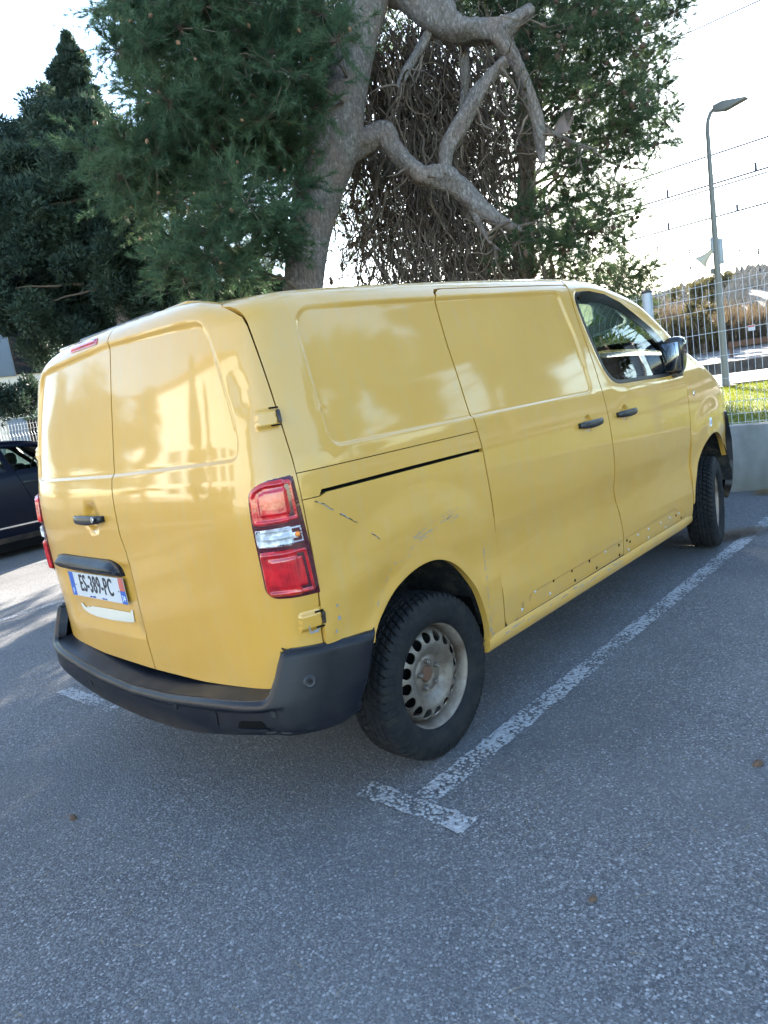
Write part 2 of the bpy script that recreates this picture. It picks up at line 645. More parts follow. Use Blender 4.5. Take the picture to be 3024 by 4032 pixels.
def REAR(u, z):
    """u: arc length from the middle of the rear (positive = right side, y<0) round the corner"""
    u = np.asarray(u, float); z = np.asarray(z, float)
    au = np.abs(u)
    c = np.interp(au, _U, _c); s = np.interp(au, _U, _s)
    d = rollover(z_top_rear(au) - z, .085)
    a = x_rear(z) - d; w_ = w_base(z) - d
    X = -(a + BOW) * c + BOW + .020 * s * s * (1 - sm_(c))
    k_ = np.clip((.965 - c) / .075, 0, 1); k_ = k_ * k_ * (3 - 2 * k_)
    Y = w_ * s * (1 - k_) + k_ * side_y(X, z)
    return np.stack([X, -np.sign(u) * Y, z], -1)
# ------------------------------------------------------------------ the yellow van
van = empty('delivery_van', (1.3, 0, 0), 'scuffed yellow panel van with steel wheels parked beside the white line', 'van')
PAINT = M['paint']

def frame_on(surf, u, v, lift=0.0, flip=1.0):
    u = np.array([u], float); v = np.array([v], float)
    p = surf(u, v)[0]
    n = normals_of(surf, u, v)[0] * flip
    tu = (surf(u + .002, v) - surf(u - .002, v))[0]; tu /= np.linalg.norm(tu)
    tv = np.cross(n, tu); tv /= np.linalg.norm(tv)
    return p + n * lift, n, tu, tv

def pose(o, p, n, tu, tv):
    """orient an object: local x along tu, local y along tv, local z along n"""
    o.matrix_world = Matrix(((tu[0], tv[0], n[0], p[0]), (tu[1], tv[1], n[1], p[1]), (tu[2], tv[2], n[2], p[2]), (0, 0, 0, 1)))
    return o

def child_pose(o, parent, p, n, tu, tv):
    pose(o, p, n, tu, tv)
    off = Vector((0, 0, 0)); q = parent
    while q is not None:
        off += q.location; q = q.parent
    o.parent = parent
    o.location = Vector(p) - off
    return o

SF = -1.0 if normals_of(SIDE, np.array([1.0]), np.array([1.0]))[0][1] > 0 else 1.0
RF = -1.0 if normals_of(REAR, np.array([.2]), np.array([1.0]))[0][0] > 0 else 1.0

xs_seam = pchip([.36, .41, .55, .69, .89, 1.02, 1.145, 1.228, 1.31, 1.48, 1.62, 1.785, 1.84], [.452, .448, .453, .451, .448, .442, .438, .427, .414, .402, .392, .394, .398])
xf_seam = pchip([.34, .5, .6, .68, .75, .88, 1.0, 1.124, 1.277, 1.438, 1.548, 1.683, 1.80, 1.90], [1.660, 1.660, 1.655, 1.630, 1.612, 1.622, 1.621, 1.615, 1.592, 1.576, 1.556, 1.536, 1.532, 1.545])
xd_seam = pchip([.34, .63, .77, .935, 1.108, 1.243, 1.30], [2.736, 2.751, 2.761, 2.774, 2.785, 2.757, 2.693])
XR = -.5465
G = .0040
def _solve_seam(z):
    lo, hi = .8, 1.15
    for _ in range(40):
        md = (lo + hi) / 2
        if REAR(np.array([md]), np.array([z]))[0][0] < XR - .0042: lo = md
        else: hi = md
    return lo
_zs = np.linspace(.45, 1.806, 40)
u_seam = pchip(_zs, [_solve_seam(z) for z in _zs])

def seamline(f, z0, z1, dx, n=30):
    z = np.linspace(z0, z1, n)
    return [(float(f(a)) + dx, float(a)) for a in z]

def topline(x0, x1, dz=-.0004, n=30):
    x = np.linspace(x0, x1, n)
    return [(float(a), float(z_top(a)) + dz) for a in x]

def roll_pts(x0, x1, hx=.03):
    """rows of points in the rolled edge, dense towards the top"""
    out = []
    for ph in np.linspace(.0, 1.0, 9)[1:]:
        for x in np.arange(x0, x1, hx):
            r = float(roll_r(x)) * 1.05
            out.append((x, float(z_top(x)) - r * (1 - math.sin(ph * math.pi / 2) * .9985)))
    return np.array(out)

REC = rounded([(-.386, 1.76), (-.386, 1.55), (-.383, 1.294), (.41, 1.293), (1.495, 1.291), (1.485, 1.42), (1.472, 1.58), (1.432, 1.70), (1.408, 1.808), (.7, 1.792), (.3, 1.781), (-.02, 1.772)],
              [.10, .02, .055, .0, .055, .05, .05, .05, .035, .0, .05, .10], 8)

def off_contours(poly, offs):
    """contour families at signed offsets (for mesh points only)"""
    P = resample(poly, .012)
    T = np.roll(P, -1, 0) - np.roll(P, 1, 0)
    T /= np.linalg.norm(T, axis=1)[:, None] + 1e-9
    Nn = np.stack([T[:, 1], -T[:, 0]], 1)
    return [(P + Nn * o, True) for o in offs]

RECC = off_contours(REC, (-.012, -.006, 0, .006, .012))

def rec_disp(u, v, poly=REC, depth=.011, e=.008):
    P = np.stack([u, v], 1)
    d = sdf(P, poly)
    # the upper and side edges are softer than the sharp lower ledge
    ee = np.where(v > 1.42, e * 1.5, e * .8)
    return -depth * (1 - sm(-1, 1, d / ee))

wv1, wv2, wv3, wv4, wv5 = wavy(1), wavy(2), wavy(3, .0004), wavy(4, .0003), wavy(5)

def dent(u, v, cu, cv, ru, rv, d):
    q = ((u - cu) / ru) ** 2 + ((v - cv) / rv) ** 2
    return -d * np.exp(-q * 1.6)

# arches
def arch_pts(cx, cz, al, ar, top, z0l, z0r, n=40):
    out = []
    for t in np.linspace(math.pi, 0, n):
        x = cx + (al if math.cos(t) < 0 else ar) * math.cos(t)
        z = cz + (top - cz) * math.sin(t)
        out.append((x, z))
    return out
ARCH_R = arch_pts(-.03, .36, .392, .352, .802, .36, .345)
ARCH_F = arch_pts(3.215, .36, .462, .45, .835, .36, .36)

def arch_flare(u, v, arch, cx, cz):
    d = dist_line(np.stack([u, v], 1), arch, False)
    lip = .006 * (1 - sm(.0, .05, d))
    r = np.hypot((u - cx) / 1.0, (v - cz) / 1.02)
    bul = .013 * (1 - sm(.56, .72, r)) * sm(.5, .62, v)
    return lip + bul * .9

# --- upper side panel with the blind window pressing
out = [(XR, 1.2345)] + [(float(xs_seam(1.234)) - G, 1.2315)] + seamline(xs_seam, 1.24, 1.795, -G) \
    + [(.395, 1.812), (.412, 1.824), (.45, 1.8285)] + [(x, 1.8285 + (x - .45) * .0225) for x in np.linspace(.6, 1.50, 12)] + [(1.528, 1.853)] \
    + topline(1.533, XR, n=60)
def d_up(u, v):
    return rec_disp(u, v) + wv1(u, v) + dent(u, v, -.25, 1.775, .13, .035, .006) + dent(u, v, .05, 1.56, .3, .1, .0016)
side_panel = panel('side_panel', out, SIDE, PAINT, van, contours=RECC, h=.024, disp=d_up, flip=SF, extra=roll_pts(XR, 1.53), bh=.012)

# --- cover strip over the slide rail
out = [(XR, 1.1475), (-.482, 1.1475), (-.470, 1.166), (.0, 1.1635), (float(xs_seam(1.16)) - G, 1.1585), (float(xs_seam(1.228)) - G, 1.2285), (XR, 1.2315)]
panel('rail_cover', out, SIDE, PAINT, van, h=.03, disp=lambda u, v: wv2(u, v) * .6, flip=SF, flange=.03)
mb = MB()
mb.box((-.02, -.915, 1.157), (.94, .03, .05))
mb.build('slide_rail', M['gap'], van)

# --- rear wing with wheel arch
arch = [p for p in ARCH_R if p[1] > .36]
out = [(XR, 1.1445), (XR, .62)] + [(-.352, .60)] + [p for p in arch if p[1] > .60 or p[0] > 0] + [(.3215, .345), (.40, .350), (float(xs_seam(.36)) - G, .362)] \
    + seamline(xs_seam, .38, 1.143, -G) + [(.40, 1.1465), (-.45, 1.1535), (-.478, 1.1445)]
def d_wing(u, v):
    base = arch_flare(u, v, ARCH_R, -.03, .36) + wv3(u, v)
    base = base + dent(u, v, -.24, .80, .05, .06, .005) + dent(u, v, -.30, .72, .04, .05, -.003) + dent(u, v, .0, .93, .16, .05, .002)
    base = base + .012 * sm(-.47, -.56, u) * sm(.86, .70, v) * sm(.62, .70, v)     # pulled-out lower corner
    return base
arch_c = [(resample([(x + (x + .03) * s_, .36 + (z - .36) * (1 + s_)) for x, z in ARCH_R], .02, False), False) for s_ in (.03, .07, .11)]
wing = panel('rear_wing', out, SIDE, PAINT, van, contours=arch_c, h=.024, disp=d_wing, flip=SF, flange=.03, bh=.012)

# --- sliding door
top = [(x, 1.8235 + (x - .45) * .0225) for x in np.linspace(1.49, .47, 14)]
zf = 1.845
out = seamline(xf_seam, .376, 1.835, -G)[:0] + [(.468, .372), (1.0, .371), (1.63, .370), (1.650, .372)] + seamline(xf_seam, .38, 1.825, -G) + [(1.520, 1.842)] + top \
    + [(.432, 1.820), (.408, 1.808)] + seamline(xs_seam, 1.785, .40, G)
def lower_panel(u, v, line):
    """pressed field along the door bottom where a rubbing strip was fixed"""
    return -.0025 * sm(.004, -.004, v - line)
def cup(u, v, cu, cv, r=.047, d=.016):
    q = np.hypot(u - cu, v - cv) / r
    return -d * (1 - sm(.55, 1.0, q))
def d_slide(u, v):
    line = np.where(u < .70, .456 - (.70 - u) ** 1.6 * 1.6, .456)
    return rec_disp(u, v) + wv2(u, v) + cup(u, v, 1.385, 1.137) + lower_panel(u, v, line) * (u < 1.66)
cupc = lambda cu, cv: [([(cu + r * math.cos(t), cv + r * math.sin(t)) for t in np.linspace(0, 6.28, 26)[:-1]], True) for r in (.024, .032, .040, .047, .052)]
slide = panel('sliding_door', out, SIDE, PAINT, van, contours=RECC + cupc(1.385, 1.137) + [([(.5, .456), (1.65, .456)], False), ([(.5, .450), (1.65, .450)], False), ([(.5, .462), (1.65, .462)], False)], h=.025, disp=d_slide, flip=SF, flange=.03, bh=.012, extra=roll_pts(.42, 1.52)[:, :])

# --- front door with window opening
WIN = rounded([(1.60, 1.812), (1.72, 1.822), (1.90, 1.806), (2.08, 1.757), (2.24, 1.684), (2.41, 1.600), (2.53, 1.515), (2.60, 1.42), (2.665, 1.288), (2.45, 1.283), (2.13, 1.293), (1.81, 1.300), (1.735, 1.330), (1.683, 1.388), (1.65, 1.459), (1.617, 1.562), (1.588, 1.681), (1.573, 1.775)],
              [.03, .05, .06, .06, .06, .06, .05, .05, .02, .05, .05, .05, .03, .04, .04, .05, .05, .04], 5)
out = [(1.668, .363), (2.2, .357), (2.728, .349)] + seamline(xd_seam, .36, 1.298, -G) + [(2.80, 1.49)] + topline(2.80, 1.546, n=40) + seamline(xf_seam, 1.885, .37, G, 40)
def d_front(u, v):
    line = np.where(u > 2.42, .452 - (u - 2.42) ** 2 * 2.2, .458)
    d = dist_line(np.stack([u, v], 1), WIN)
    return wv4(u, v) + cup(u, v, 1.823, 1.140) + lower_panel(u, v, line) - .004 * (1 - sm(0, .02, d)) + .006 * sm(1.31, 1.25, v) * sm(1.12, 1.25, v) * sm(1.7, 1.9, u)
fdoor = panel('front_door', out, SIDE, PAINT, van, holes=[WIN[::-1]], contours=cupc(1.823, 1.140) + off_contours(WIN, (-.01, -.02, .01, .02)) + [([(1.68, .458 + e), (2.45, .455 + e)], False) for e in (-.005, 0, .005)], h=.025, disp=d_front, flip=SF, flange=.03, bh=.012, extra=roll_pts(1.55, 2.78))

def shrink(poly, d):
    P = resample(poly, .02)
    T = np.roll(P, -1, 0) - np.roll(P, 1, 0); T /= np.linalg.norm(T, axis=1)[:, None] + 1e-9
    Nn = np.stack([-T[:, 1], T[:, 0]], 1)
    A = P + Nn * d
    if abs(area(A)) > abs(area(P)): A = P - Nn * d
    return [tuple(p) for p in A]
def area(P):
    P = np.asarray(P); q = np.roll(P, -1, 0)
    return .5 * np.sum(P[:, 0] * q[:, 1] - q[:, 0] * P[:, 1])

WIN_A = shrink(WIN, .002); WIN_B = shrink(WIN, .022)
win = panel('window_seal', WIN_A, SIDE, M['trim'], fdoor, holes=[WIN_B], h=.02, flip=SF, lift=-.003, flange=.012)
panel('window_glass', shrink(WIN, .016), SIDE, M['glass'], fdoor, h=.05, flip=SF, lift=-.010, flange=0)
# wind deflector along the upper edge
vis = [(1.62, 1.806), (1.73, 1.812), (1.90, 1.796), (2.08, 1.747), (2.24, 1.674), (2.41, 1.590), (2.53, 1.508), (2.585, 1.43), (2.55, 1.42), (2.49, 1.475), (2.36, 1.555), (2.20, 1.632), (2.05, 1.694), (1.88, 1.738), (1.73, 1.752), (1.60, 1.745), (1.59, 1.76)]
panel('wind_deflector', rounded(vis, .01, 3), SIDE, M['glossblack'], fdoor, h=.03, flip=SF, lift=.012, flange=.003)
tri = [(2.655, 1.289), (2.56, 1.288), (2.49, 1.49), (2.55, 1.50), (2.60, 1.42)]
panel('mirror_base', rounded(tri, .01, 3), SIDE, M['trim'], fdoor, h=.03, flip=SF, lift=.006, flange=.012)

# --- front wing
archf = [p for p in ARCH_F]
out = [(2.7445, .42)] + [(float(xd_seam(z)) + G, float(z)) for z in np.linspace(.43, 1.298, 30)] + [(2.806, 1.488)] + topline(2.806, 3.86, n=50) + [(3.84, .88), (3.815, .78), (3.79, .70), (3.745, .62)] \
    + [p for p in archf[::-1] if p[1] > .60 and p[0] > 3.215] + [p for p in archf[::-1] if p[0] <= 3.215 and p[1] > .43]
def d_fw(u, v):
    return arch_flare(u, v, ARCH_F, 3.215, .36) * .9 + wv4(u, v)
fwing = panel('front_wing', out, SIDE, PAINT, van, contours=[(resample([(3.215 + (x - 3.215) * (1 + s_), .36 + (z - .36) * (1 + s_)) for x, z in ARCH_F], .02, False), False) for s_ in (.04, .09)], h=.026, disp=d_fw, flip=SF, flange=.03, bh=.012, extra=roll_pts(2.81, 3.85))
# --- sill
mb = MB()
pr = [(-.938, .372), (-.945, .352), (-.944, .325), (-.930, .306), (-.90, .300), (-.86, .305)]
xx = np.linspace(.318, 2.735, 30)
V = [(x, y - .0 + (.012 * max(0, (x - 2.6) / .135)), z - .010 * (x - .32) / 2.4) for x in xx for y, z in pr]
F = [(i * 6 + j, i * 6 + j + 1, (i + 1) * 6 + j + 1, (i + 1) * 6 + j) for i in range(29) for j in range(5)]
mb.add(V, F)
mb.add([V[j] for j in range(6)], [tuple(range(6))]); mb.add([V[29 * 6 + j] for j in range(6)], [tuple(range(6))])
sill = mb.build('sill', PAINT, van)

# --- rear doors
c_seam = pchip([.45, .72, .98, 1.06, 1.21, 1.30, 1.58, 1.78, 1.87], [.046, .036, .034, .016, .017, .024, .031, .037, .037])
RREC = rounded([(-.80, 1.290), (-.815, 1.37), (-.800, 1.464), (-.778, 1.575), (-.748, 1.70), (-.71, 1.755), (-.594, 1.763), (0, 1.783), (.594, 1.763), (.71, 1.755), (.748, 1.70), (.778, 1.575), (.800, 1.464), (.817, 1.37), (.805, 1.302), (0, 1.287)],
               [.06, .02, .02, .02, .03, .04, .02, 0, .02, .04, .03, .02, .02, .02, .06, 0], 7)
RRECC = off_contours(RREC, (-.016, -.008, 0, .008, .016))
wr1, wr2 = wavy(21, .0007, 3, 11), wavy(22, .0006, 3, 11)
def d_rear(u, v):
    P = np.stack([u, v], 1)
    d = sdf(P, RREC)
    ee = np.where(v > 1.40, .014, .008)
    x = -.012 * (1 - sm(-1, 1, d / ee))
    x = x + wr1(u, v) + .004 * sm(1.29, 1.22, v) * sm(1.0, 1.2, v)
    # dent near the right upper corner, and the concave plate field on the left leaf
    x = x + dent(u, v, .835, 1.555, .018, .016, .006) + dent(u, v, .85, 1.50, .05, .10, .006)
    q = np.maximum(np.abs(u + .31) / .36, np.abs(v - .79) / .155)
    x = x - .010 * (1 - sm(.80, 1.05, q))
    x = x + cup(u, v, -.205, 1.122, .058, .018)
    return x
def rear_roll(u0, u1):
    out_ = []
    for ph in np.linspace(0, 1, 9)[1:]:
        for u in np.arange(u0, u1, .03):
            out_.append((u, float(z_top_rear(abs(u))) - .079 * (1 - math.sin(ph * math.pi / 2) * .9985)))
    return np.array(out_)
rtop = lambda a, b: [(float(u), float(z_top_rear(abs(u))) - .0004) for u in np.linspace(a, b, 30)]
zz = np.linspace(.50, 1.857, 40)
out = [(float(c_seam(z)) + G, float(z)) for z in zz[::-1]] + [(.4, .505), (.75, .53)] + [(.80, .535), (1.02, .60)] + [(float(u_seam(z)) - .0004, float(z)) for z in np.linspace(.62, 1.80, 40)] + rtop(float(u_seam(1.80)) - .0004, .045)
TAIL = rounded([(.822, 1.20), (.823, 1.02), (.826, .870), (.85, .848), (1.0145, .843), (1.006, 1.007), (.9885, 1.234), (.88, 1.229)], [.03, .03, .02, .02, .004, .02, .004, .04], 6)
rdoor_r = panel('rear_door', out, REAR, PAINT, van, contours=RRECC + cupc(.835, 1.555), h=.026, disp=d_rear, flip=RF, flange=.03, bh=.012, extra=rear_roll(.06, .9))
out = [(float(c_seam(z)) - G, float(z)) for z in zz] + rtop(.03, -float(u_seam(1.80)) + .0004) + [(-float(u_seam(z)) + .0004, float(z)) for z in np.linspace(1.80, .62, 40)] + [(-1.02, .60), (-.80, .535), (-.75, .53), (-.4, .505)]
rdoor_l = panel('rear_door', out, REAR, PAINT, van, contours=RRECC + cupc(-.205, 1.122), h=.026, disp=d_rear, flip=RF, flange=.03, bh=.012, extra=rear_roll(-.9, .02))

# --- tail lamps
def lump(poly, e, hgt):
    def f(u, v):
        d = sdf(np.stack([u, v], 1), poly)
        return hgt * (1 - sm(-e, 0.0, d))
    return f
def lampset(sg):
    mir = lambda P: [(sg * a, b) for a, b in P]
    t = panel('tail_lamp', mir(TAIL), REAR, M['darkred'], van, h=.014, flip=RF, disp=lump(mir(TAIL), .02, .010), lift=.003, flange=.03, bh=.008)
    TOP = rounded([(.832, 1.198), (.831, 1.086), (.984, 1.088), (.978, 1.225), (.875, 1.223)], [.03, .02, .012, .02, .03], 5)
    MID = rounded([(.832, 1.076), (.832, 1.016), (.990, 1.014), (.986, 1.080)], [.012, .014, .008, .010], 5)
    LOW = rounded([(.832, 1.006), (.834, .858), (1.001, .852), (.990, 1.008)], [.018, .024, .014, .018], 5)
    def bowl(poly, ins):
        def f(u, v):
            d = sdf(np.stack([u, v], 1), poly)
            x = .014 * (1 - sm(-.010, 0.0, d))
            x = x - .005 * sm(-ins, -ins - .004, d) + .004 * sm(-ins - .014, -ins - .020, d)
            return x - .007 * sm(.938, .946, np.abs(u))
        return f
    for nm, poly, m_, ins in (('red_lens', TOP, M['red'], .014), ('clear_lens', MID, M['clear'], .008), ('red_lens', LOW, M['red'], .014)):
        pp = mir(poly)
        panel(nm, pp, REAR, m_, t, h=.006, flip=RF, disp=bowl(pp, ins), lift=.010, flange=.004, bh=.005)
    p, n, tu, tv = frame_on(REAR, sg * .962, 1.048, .022, RF)
    mb = MB(); mb.lathe([(.0, .006), (.006, .003), (.009, -.004)], axis='Z', n=14)
    child_pose(mb.build('bulb', M['amber']), t, p, n, tu, tv)
    return t
tl_r = lampset(1.0); tl_l = lampset(-1.0)

# --- third brake light, set in the left leaf's top rail
BR = rounded([(-.085, 1.824), (-.060, 1.797), (-.345, 1.799), (-.40, 1.826), (-.36, 1.834)], [.01, .012, .012, .012, .01], 4)
bl_ = panel('brake_light', BR, REAR, M['red'], rdoor_l, h=.008, flip=RF, disp=lump(BR, .01, .007), lift=.003, flange=.012, bh=.006)

# --- hinges
def hinge(u0, u1, z0, z1, sg=1.0):
    P = rounded([(sg * u0, z0), (sg * u1, z0 + .004), (sg * (u1 - .004), z1 + .004), (sg * (u0 + .004), z1)], .012, 4)
    door = rdoor_r if sg > 0 else rdoor_l
    h_ = panel('hinge', P, REAR, PAINT, door, h=.012, flip=RF, disp=lump(P, .014, .014), lift=.002, flange=.012, bh=.008)
    um = sg * (u1 - .006)
    p, n, tu, tv = frame_on(REAR, um, (z0 + z1) / 2 + .004, .014, RF)
    mb = MB(); mb.box((0, 0, 0), (.013, .042, .014))
    child_pose(mb.build('hinge_pin', M['plastic'], bevel=.004), h_, p, n, tu, tv)
    for dz in (-.027, .027):
        p, n, tu, tv = frame_on(REAR, um - sg * .016, (z0 + z1) / 2 + .004 + dz, .0168, RF)
        mb = MB(); mb.box((0, 0, 0), (.030, .005, .003))
        child_pose(mb.build('hinge_slot', M['gap']), h_, p, n, tu, tv)
    return h_
hinge(.878, .974, 1.376, 1.447); h_low = hinge(.912, 1.018, .720, .792)
hinge(.878, .974, 1.376, 1.447, -1.0); hinge(.912, 1.018, .720, .792, -1.0)

# --- rear handle, plate garnish, number plate, painted sky reflection on the left leaf
def handle(name, parent, surf, u, v, flip, length=.215, lift=.030, mirror=False):
    """pull handle: a bar on two feet, thicker towards one end"""
    prof = []
    n_ = 14
    V = []; F = []
    for i in range(n_ + 1):
        t = i / n_
        x = (t - .5) * length
        hh = (.0155 + .004 * math.sin(math.pi * min(1, t * 1.1))) * (1.0 if .06 < t < .94 else .72)
        th = .010 if .06 < t < .94 else .008
        zc = lift * (1 - (2 * t - 1) ** 4 * .55)
        for a in np.linspace(0, 2 * math.pi, 12, endpoint=False):
            V.append((x, hh * math.copysign(abs(math.sin(a)) ** .7, math.sin(a)) - .004 * math.sin(math.pi * t), zc + th * math.copysign(abs(math.cos(a)) ** .7, math.cos(a))))
    for i in range(n_):
        for j in range(12):
            j2 = (j + 1) % 12
            F.append((i * 12 + j, i * 12 + j2, (i + 1) * 12 + j2, (i + 1) * 12 + j))
    F.append(tuple(range(12))); F.append(tuple(n_ * 12 + j for j in range(12)))
    mb = MB(); mb.add(V, F)
    for e in (-1, 1):
        mb.box((e * length * .43, 0, lift * .35), (.030, .024, lift * .9))
    o = mb.build(name, M['trim'], bevel=.003, seg=1, angle=60)
    p, n, tu, tv = frame_on(surf, u, v, 0.0, flip)
    if mirror: tu, tv = -tu, -tv
    child_pose(o, parent, p, n, tu, tv)
    return o
handle('door_handle', slide, SIDE, 1.390, 1.136, SF, .235)
handle('door_handle', fdoor, SIDE, 1.823, 1.139, SF, .225)
rh = handle('door_handle', rdoor_l, REAR, -.206, 1.121, RF, .245)
p, n, tu, tv = frame_on(REAR, -.108, 1.122, .043, RF)
mb = MB(); mb.lathe([(0, .002), (.010, .002), (.012, 0)], axis='Z', n=20)
child_pose(mb.build('key_lock', M['chrome']), rdoor_l, p, n, tu, tv)

GAR = rounded([(-.035, .884), (-.052, .930), (-.105, .951), (-.585, .958), (-.655, .945), (-.665, .890), (-.3, .884)], [.006, .03, .03, .03, .02, .02, .0], 5)
def d_gar(u, v):
    d = sdf(np.stack([u, v], 1), GAR)
    return .034 * sm(0, -.030, d) * np.clip(1.15 - (v - .884) / .11, .3, 1.0) + .006
panel('plate_lamp_housing', GAR, REAR, M['plastic'], rdoor_l, h=.012, flip=RF, disp=d_gar, flange=.02, bh=.009)

p, n, tu, tv = frame_on(REAR, -.296, .823, .004, RF)
plate = bpy.data.objects.new('number_plate', None); COL.objects.link(plate); plate.empty_display_size = .1
if tv[2] < 0: tv = -tv; tu = -tu
n = n / np.linalg.norm(n)
tu = np.cross(tv, n)
child_pose(plate, rdoor_l, p, n, tu, tv)
def on_plate(o, x, y, z=0.0):
    o.parent = plate; o.location = (x, y, z); return o
W2, H2 = .260, .055
mb = MB(); mb.box((0, 0, 0), (.52, .11, .003)); on_plate(mb.build('plate_board', M['plate_white'], bevel=.0008, seg=1), 0, 0)
mb = MB(); mb.box((0, 0, 0), (.042, .109, .0012)); on_plate(mb.build('country_band', M['plate_blue']), -.2388, 0, .0022)
mb = MB(); mb.box((0, 0, 0), (.042, .054, .0012)); on_plate(mb.build('region_band', M['plate_red']), .2388, .0272, .0022)
mb = MB(); mb.box((0, 0, 0), (.042, .0545, .0012)); on_plate(mb.build('region_band', M['plate_blue']), .2388, -.0272, .0022)
def letters(s_, size, xs, m_, x, y, bold=.0):
    me = text_mesh(s_, size, xs, .0006)
    me.materials.append(M[m_])
    o = bpy.data.objects.new('lettering', me); COL.objects.link(o)
    on_plate(o, x, y, .0026)
    return o
def thick_letters(s_, size, xs, m_, x, y, d=.0012):
    me = text_mesh(s_, size, xs, .0006, 1.12)
    co = np.empty(len(me.vertices) * 3, np.float32); me.vertices.foreach_get('co', co); co = co.reshape(-1, 3)
    tri = []
    me.calc_loop_triangles()
    T = np.array([t.vertices[:] for t in me.loop_triangles])
    V = []; F = []
    for i, (dx, dy) in enumerate(((-d, 0), (d, 0), (0, d), (0, -d))):
        V.append(co + np.array([dx, dy, i * .00003])); F.append(T + i * len(co))
    o = obj_from('lettering', mesh_np('lettering', np.concatenate(V), np.concatenate(F), False, [M[m_]]))
    return on_plate(o, x, y, .0026)
thick_letters('ES-389-PC', .106, .625, 'ink', -.002, .005, .0013)
letters('F', .034, .9, 'white_ink', -.2388, -.034)
letters('34', .036, .8, 'white_ink', .2388, -.032)
letters('auto-web.fr', .0125, 1.0, 'blue_ink', -.055, -.0475)
letters('Espace pro', .0095, 1.0, 'blue_ink', .058, -.0475)
for sx in (-.205, .205):
    mb = MB(); mb.lathe([(0, .003), (.004, .002), (.005, 0)], axis='Z', n=12); on_plate(mb.build('plate_rivet', M['chrome']), sx, -.002, .0022)
# sky reflection on the ledge below the plate, painted as a pale sheet
LEDGE_GLINT = [(-.545, .722), (-.535, .700), (-.48, .684), (-.40, .676), (-.25, .676), (-.08, .684), (-.045, .690), (-.038, .74), (-.046, .742), (-.062, .728), (-.25, .726), (-.42, .722), (-.45, .714), (-.47, .718), (-.49, .708), (-.515, .716), (-.53, .728)]
M['ledge_glint'] = mat('white_sky_glint', (.56, .54, .46), .10, coat=.8)
panel('painted_glint', LEDGE_GLINT, REAR, M['ledge_glint'], rdoor_l, h=.02, flip=RF, lift=.0045, flange=.002, disp=lambda u, v: -.010 + 0 * u)
# --- rear bumper
a_bump = pchip([.2, .29, .34, .44, .50, .56, .64, .70], [.755, .775, .795, .808, .805, .790, .762, .742])
w_bump = pchip([.2, .30, .36, .46, .70], [.925, .944, .955, .962, .962])
def BUMP(u, z):
    u = np.asarray(u, float); z = np.asarray(z, float); au = np.abs(u)
    c = np.interp(au, _U, _c) ; s = np.interp(au, _U, _s)
    a = a_bump(z)
    X = -(a + BOW) * c + BOW + .020 * s * s * (1 - sm_(c))
    return np.stack([X, -np.sign(u) * w_bump(z) * s, z], -1)
half = [(0, .300), (.26, .314), (.45, .345), (.62, .380), (.75, .402), (.85, .410), (.95, .403), (1.08, .388), (1.15, .40), (1.195, .52), (1.232, .648), (1.03, .671), (.94, .681), (.885, .684), (.864, .678), (.852, .664), (.845, .64), (.839, .60), (.825, .555), (.815, .538), (.80, .530), (.55, .506), (.26, .474), (0, .462)]
b_edge = lambda u: np.interp(np.abs(u), [0, .26, .55, .80, .85], [.462, .474, .506, .530, .54])
out = half + [(-a, b) for a, b in half[::-1]][1:-1]
BOUT = out
def d_bump(u, v):
    d = dist_line(np.stack([u, v], 1), BOUT)
    t = np.clip((.028 - d) / .028, 0, .98)
    x = -.026 * (1 - np.sqrt(1 - t * t)) * np.where(v > .42, 1, .35)
    au = np.abs(u)
    # lower mask set back below the crease
    x = x - .008 * sm(-.030, -.042, v - b_edge(u)) * sm(.88, .84, au) + .020 * sm(1.05, 1.18, au) * sm(.40, .52, v)
    return x
bumper = panel('rear_bumper', out, BUMP, M['plastic'], van, h=.022, disp=d_bump, flip=RF, flange=.035, bh=.011,
               contours=[(np.array([(u_, float(b_edge(u_)) + e_) for u_ in np.linspace(-.86, .86, 90)]), False) for e_ in (-.028, -.036, -.044)] + off_contours(out, (-.006, -.012, -.018, -.026, .006, .012, .018, .026)))
mb = MB(); V = []; us = np.linspace(-.815, .815, 61)
for u in us:
    zt_ = float(b_edge(u))
    p_, n_, _a, _b = frame_on(BUMP, u, zt_, -.0215, RF)
    V += [tuple(p_), (p_[0] + .012, p_[1], p_[2] + .0015), (p_[0] + .15, p_[1] * .985, p_[2] + .022)]
mb.add(V, [(i * 3 + j, i * 3 + j + 1, (i + 1) * 3 + j + 1, (i + 1) * 3 + j) for i in range(60) for j in range(2)])
mb.build('bumper_step', M['plastic'], bumper)
def disc_on(name, surf, u, v, r, m_, parent, lift=.001, flip=1.0, prof=None):
    mb = MB(); mb.lathe(prof or [(0, .003), (r * .8, .003), (r, 0)], axis='Z', n=24)
    p, n, tu, tv = frame_on(surf, u, v, lift, flip)
    return child_pose(mb.build(name, m_), parent, p, n, tu, tv)
M['greyplastic'] = mat('worn_grey_plastic', (.02, .021, .024), .5)
for u in (-.50, -.14, .14 + .5, ):
    pass
for u, v in ((-.38, .405), (.328, .440), (.844, .485)):
    s_ = disc_on('parking_sensor', BUMP, u, v, .0125, M['trim'], bumper, -.007, RF, [(0, .004), (.0095, .004), (.0098, .002), (.0105, .002), (.0112, .004), (.0128, .004), (.0135, 0)])
s_ = disc_on('sensor_socket', BUMP, .966, .573, .022, M['greyplastic'], bumper, .001, RF, [(.0, -.006), (.008, -.006), (.010, .003), (.017, .004), (.022, 0)])
disc_on('socket_hole', BUMP, .966, .573, .008, M['gap'], s_, .0012, RF, [(0, -.001), (.009, -.001)])
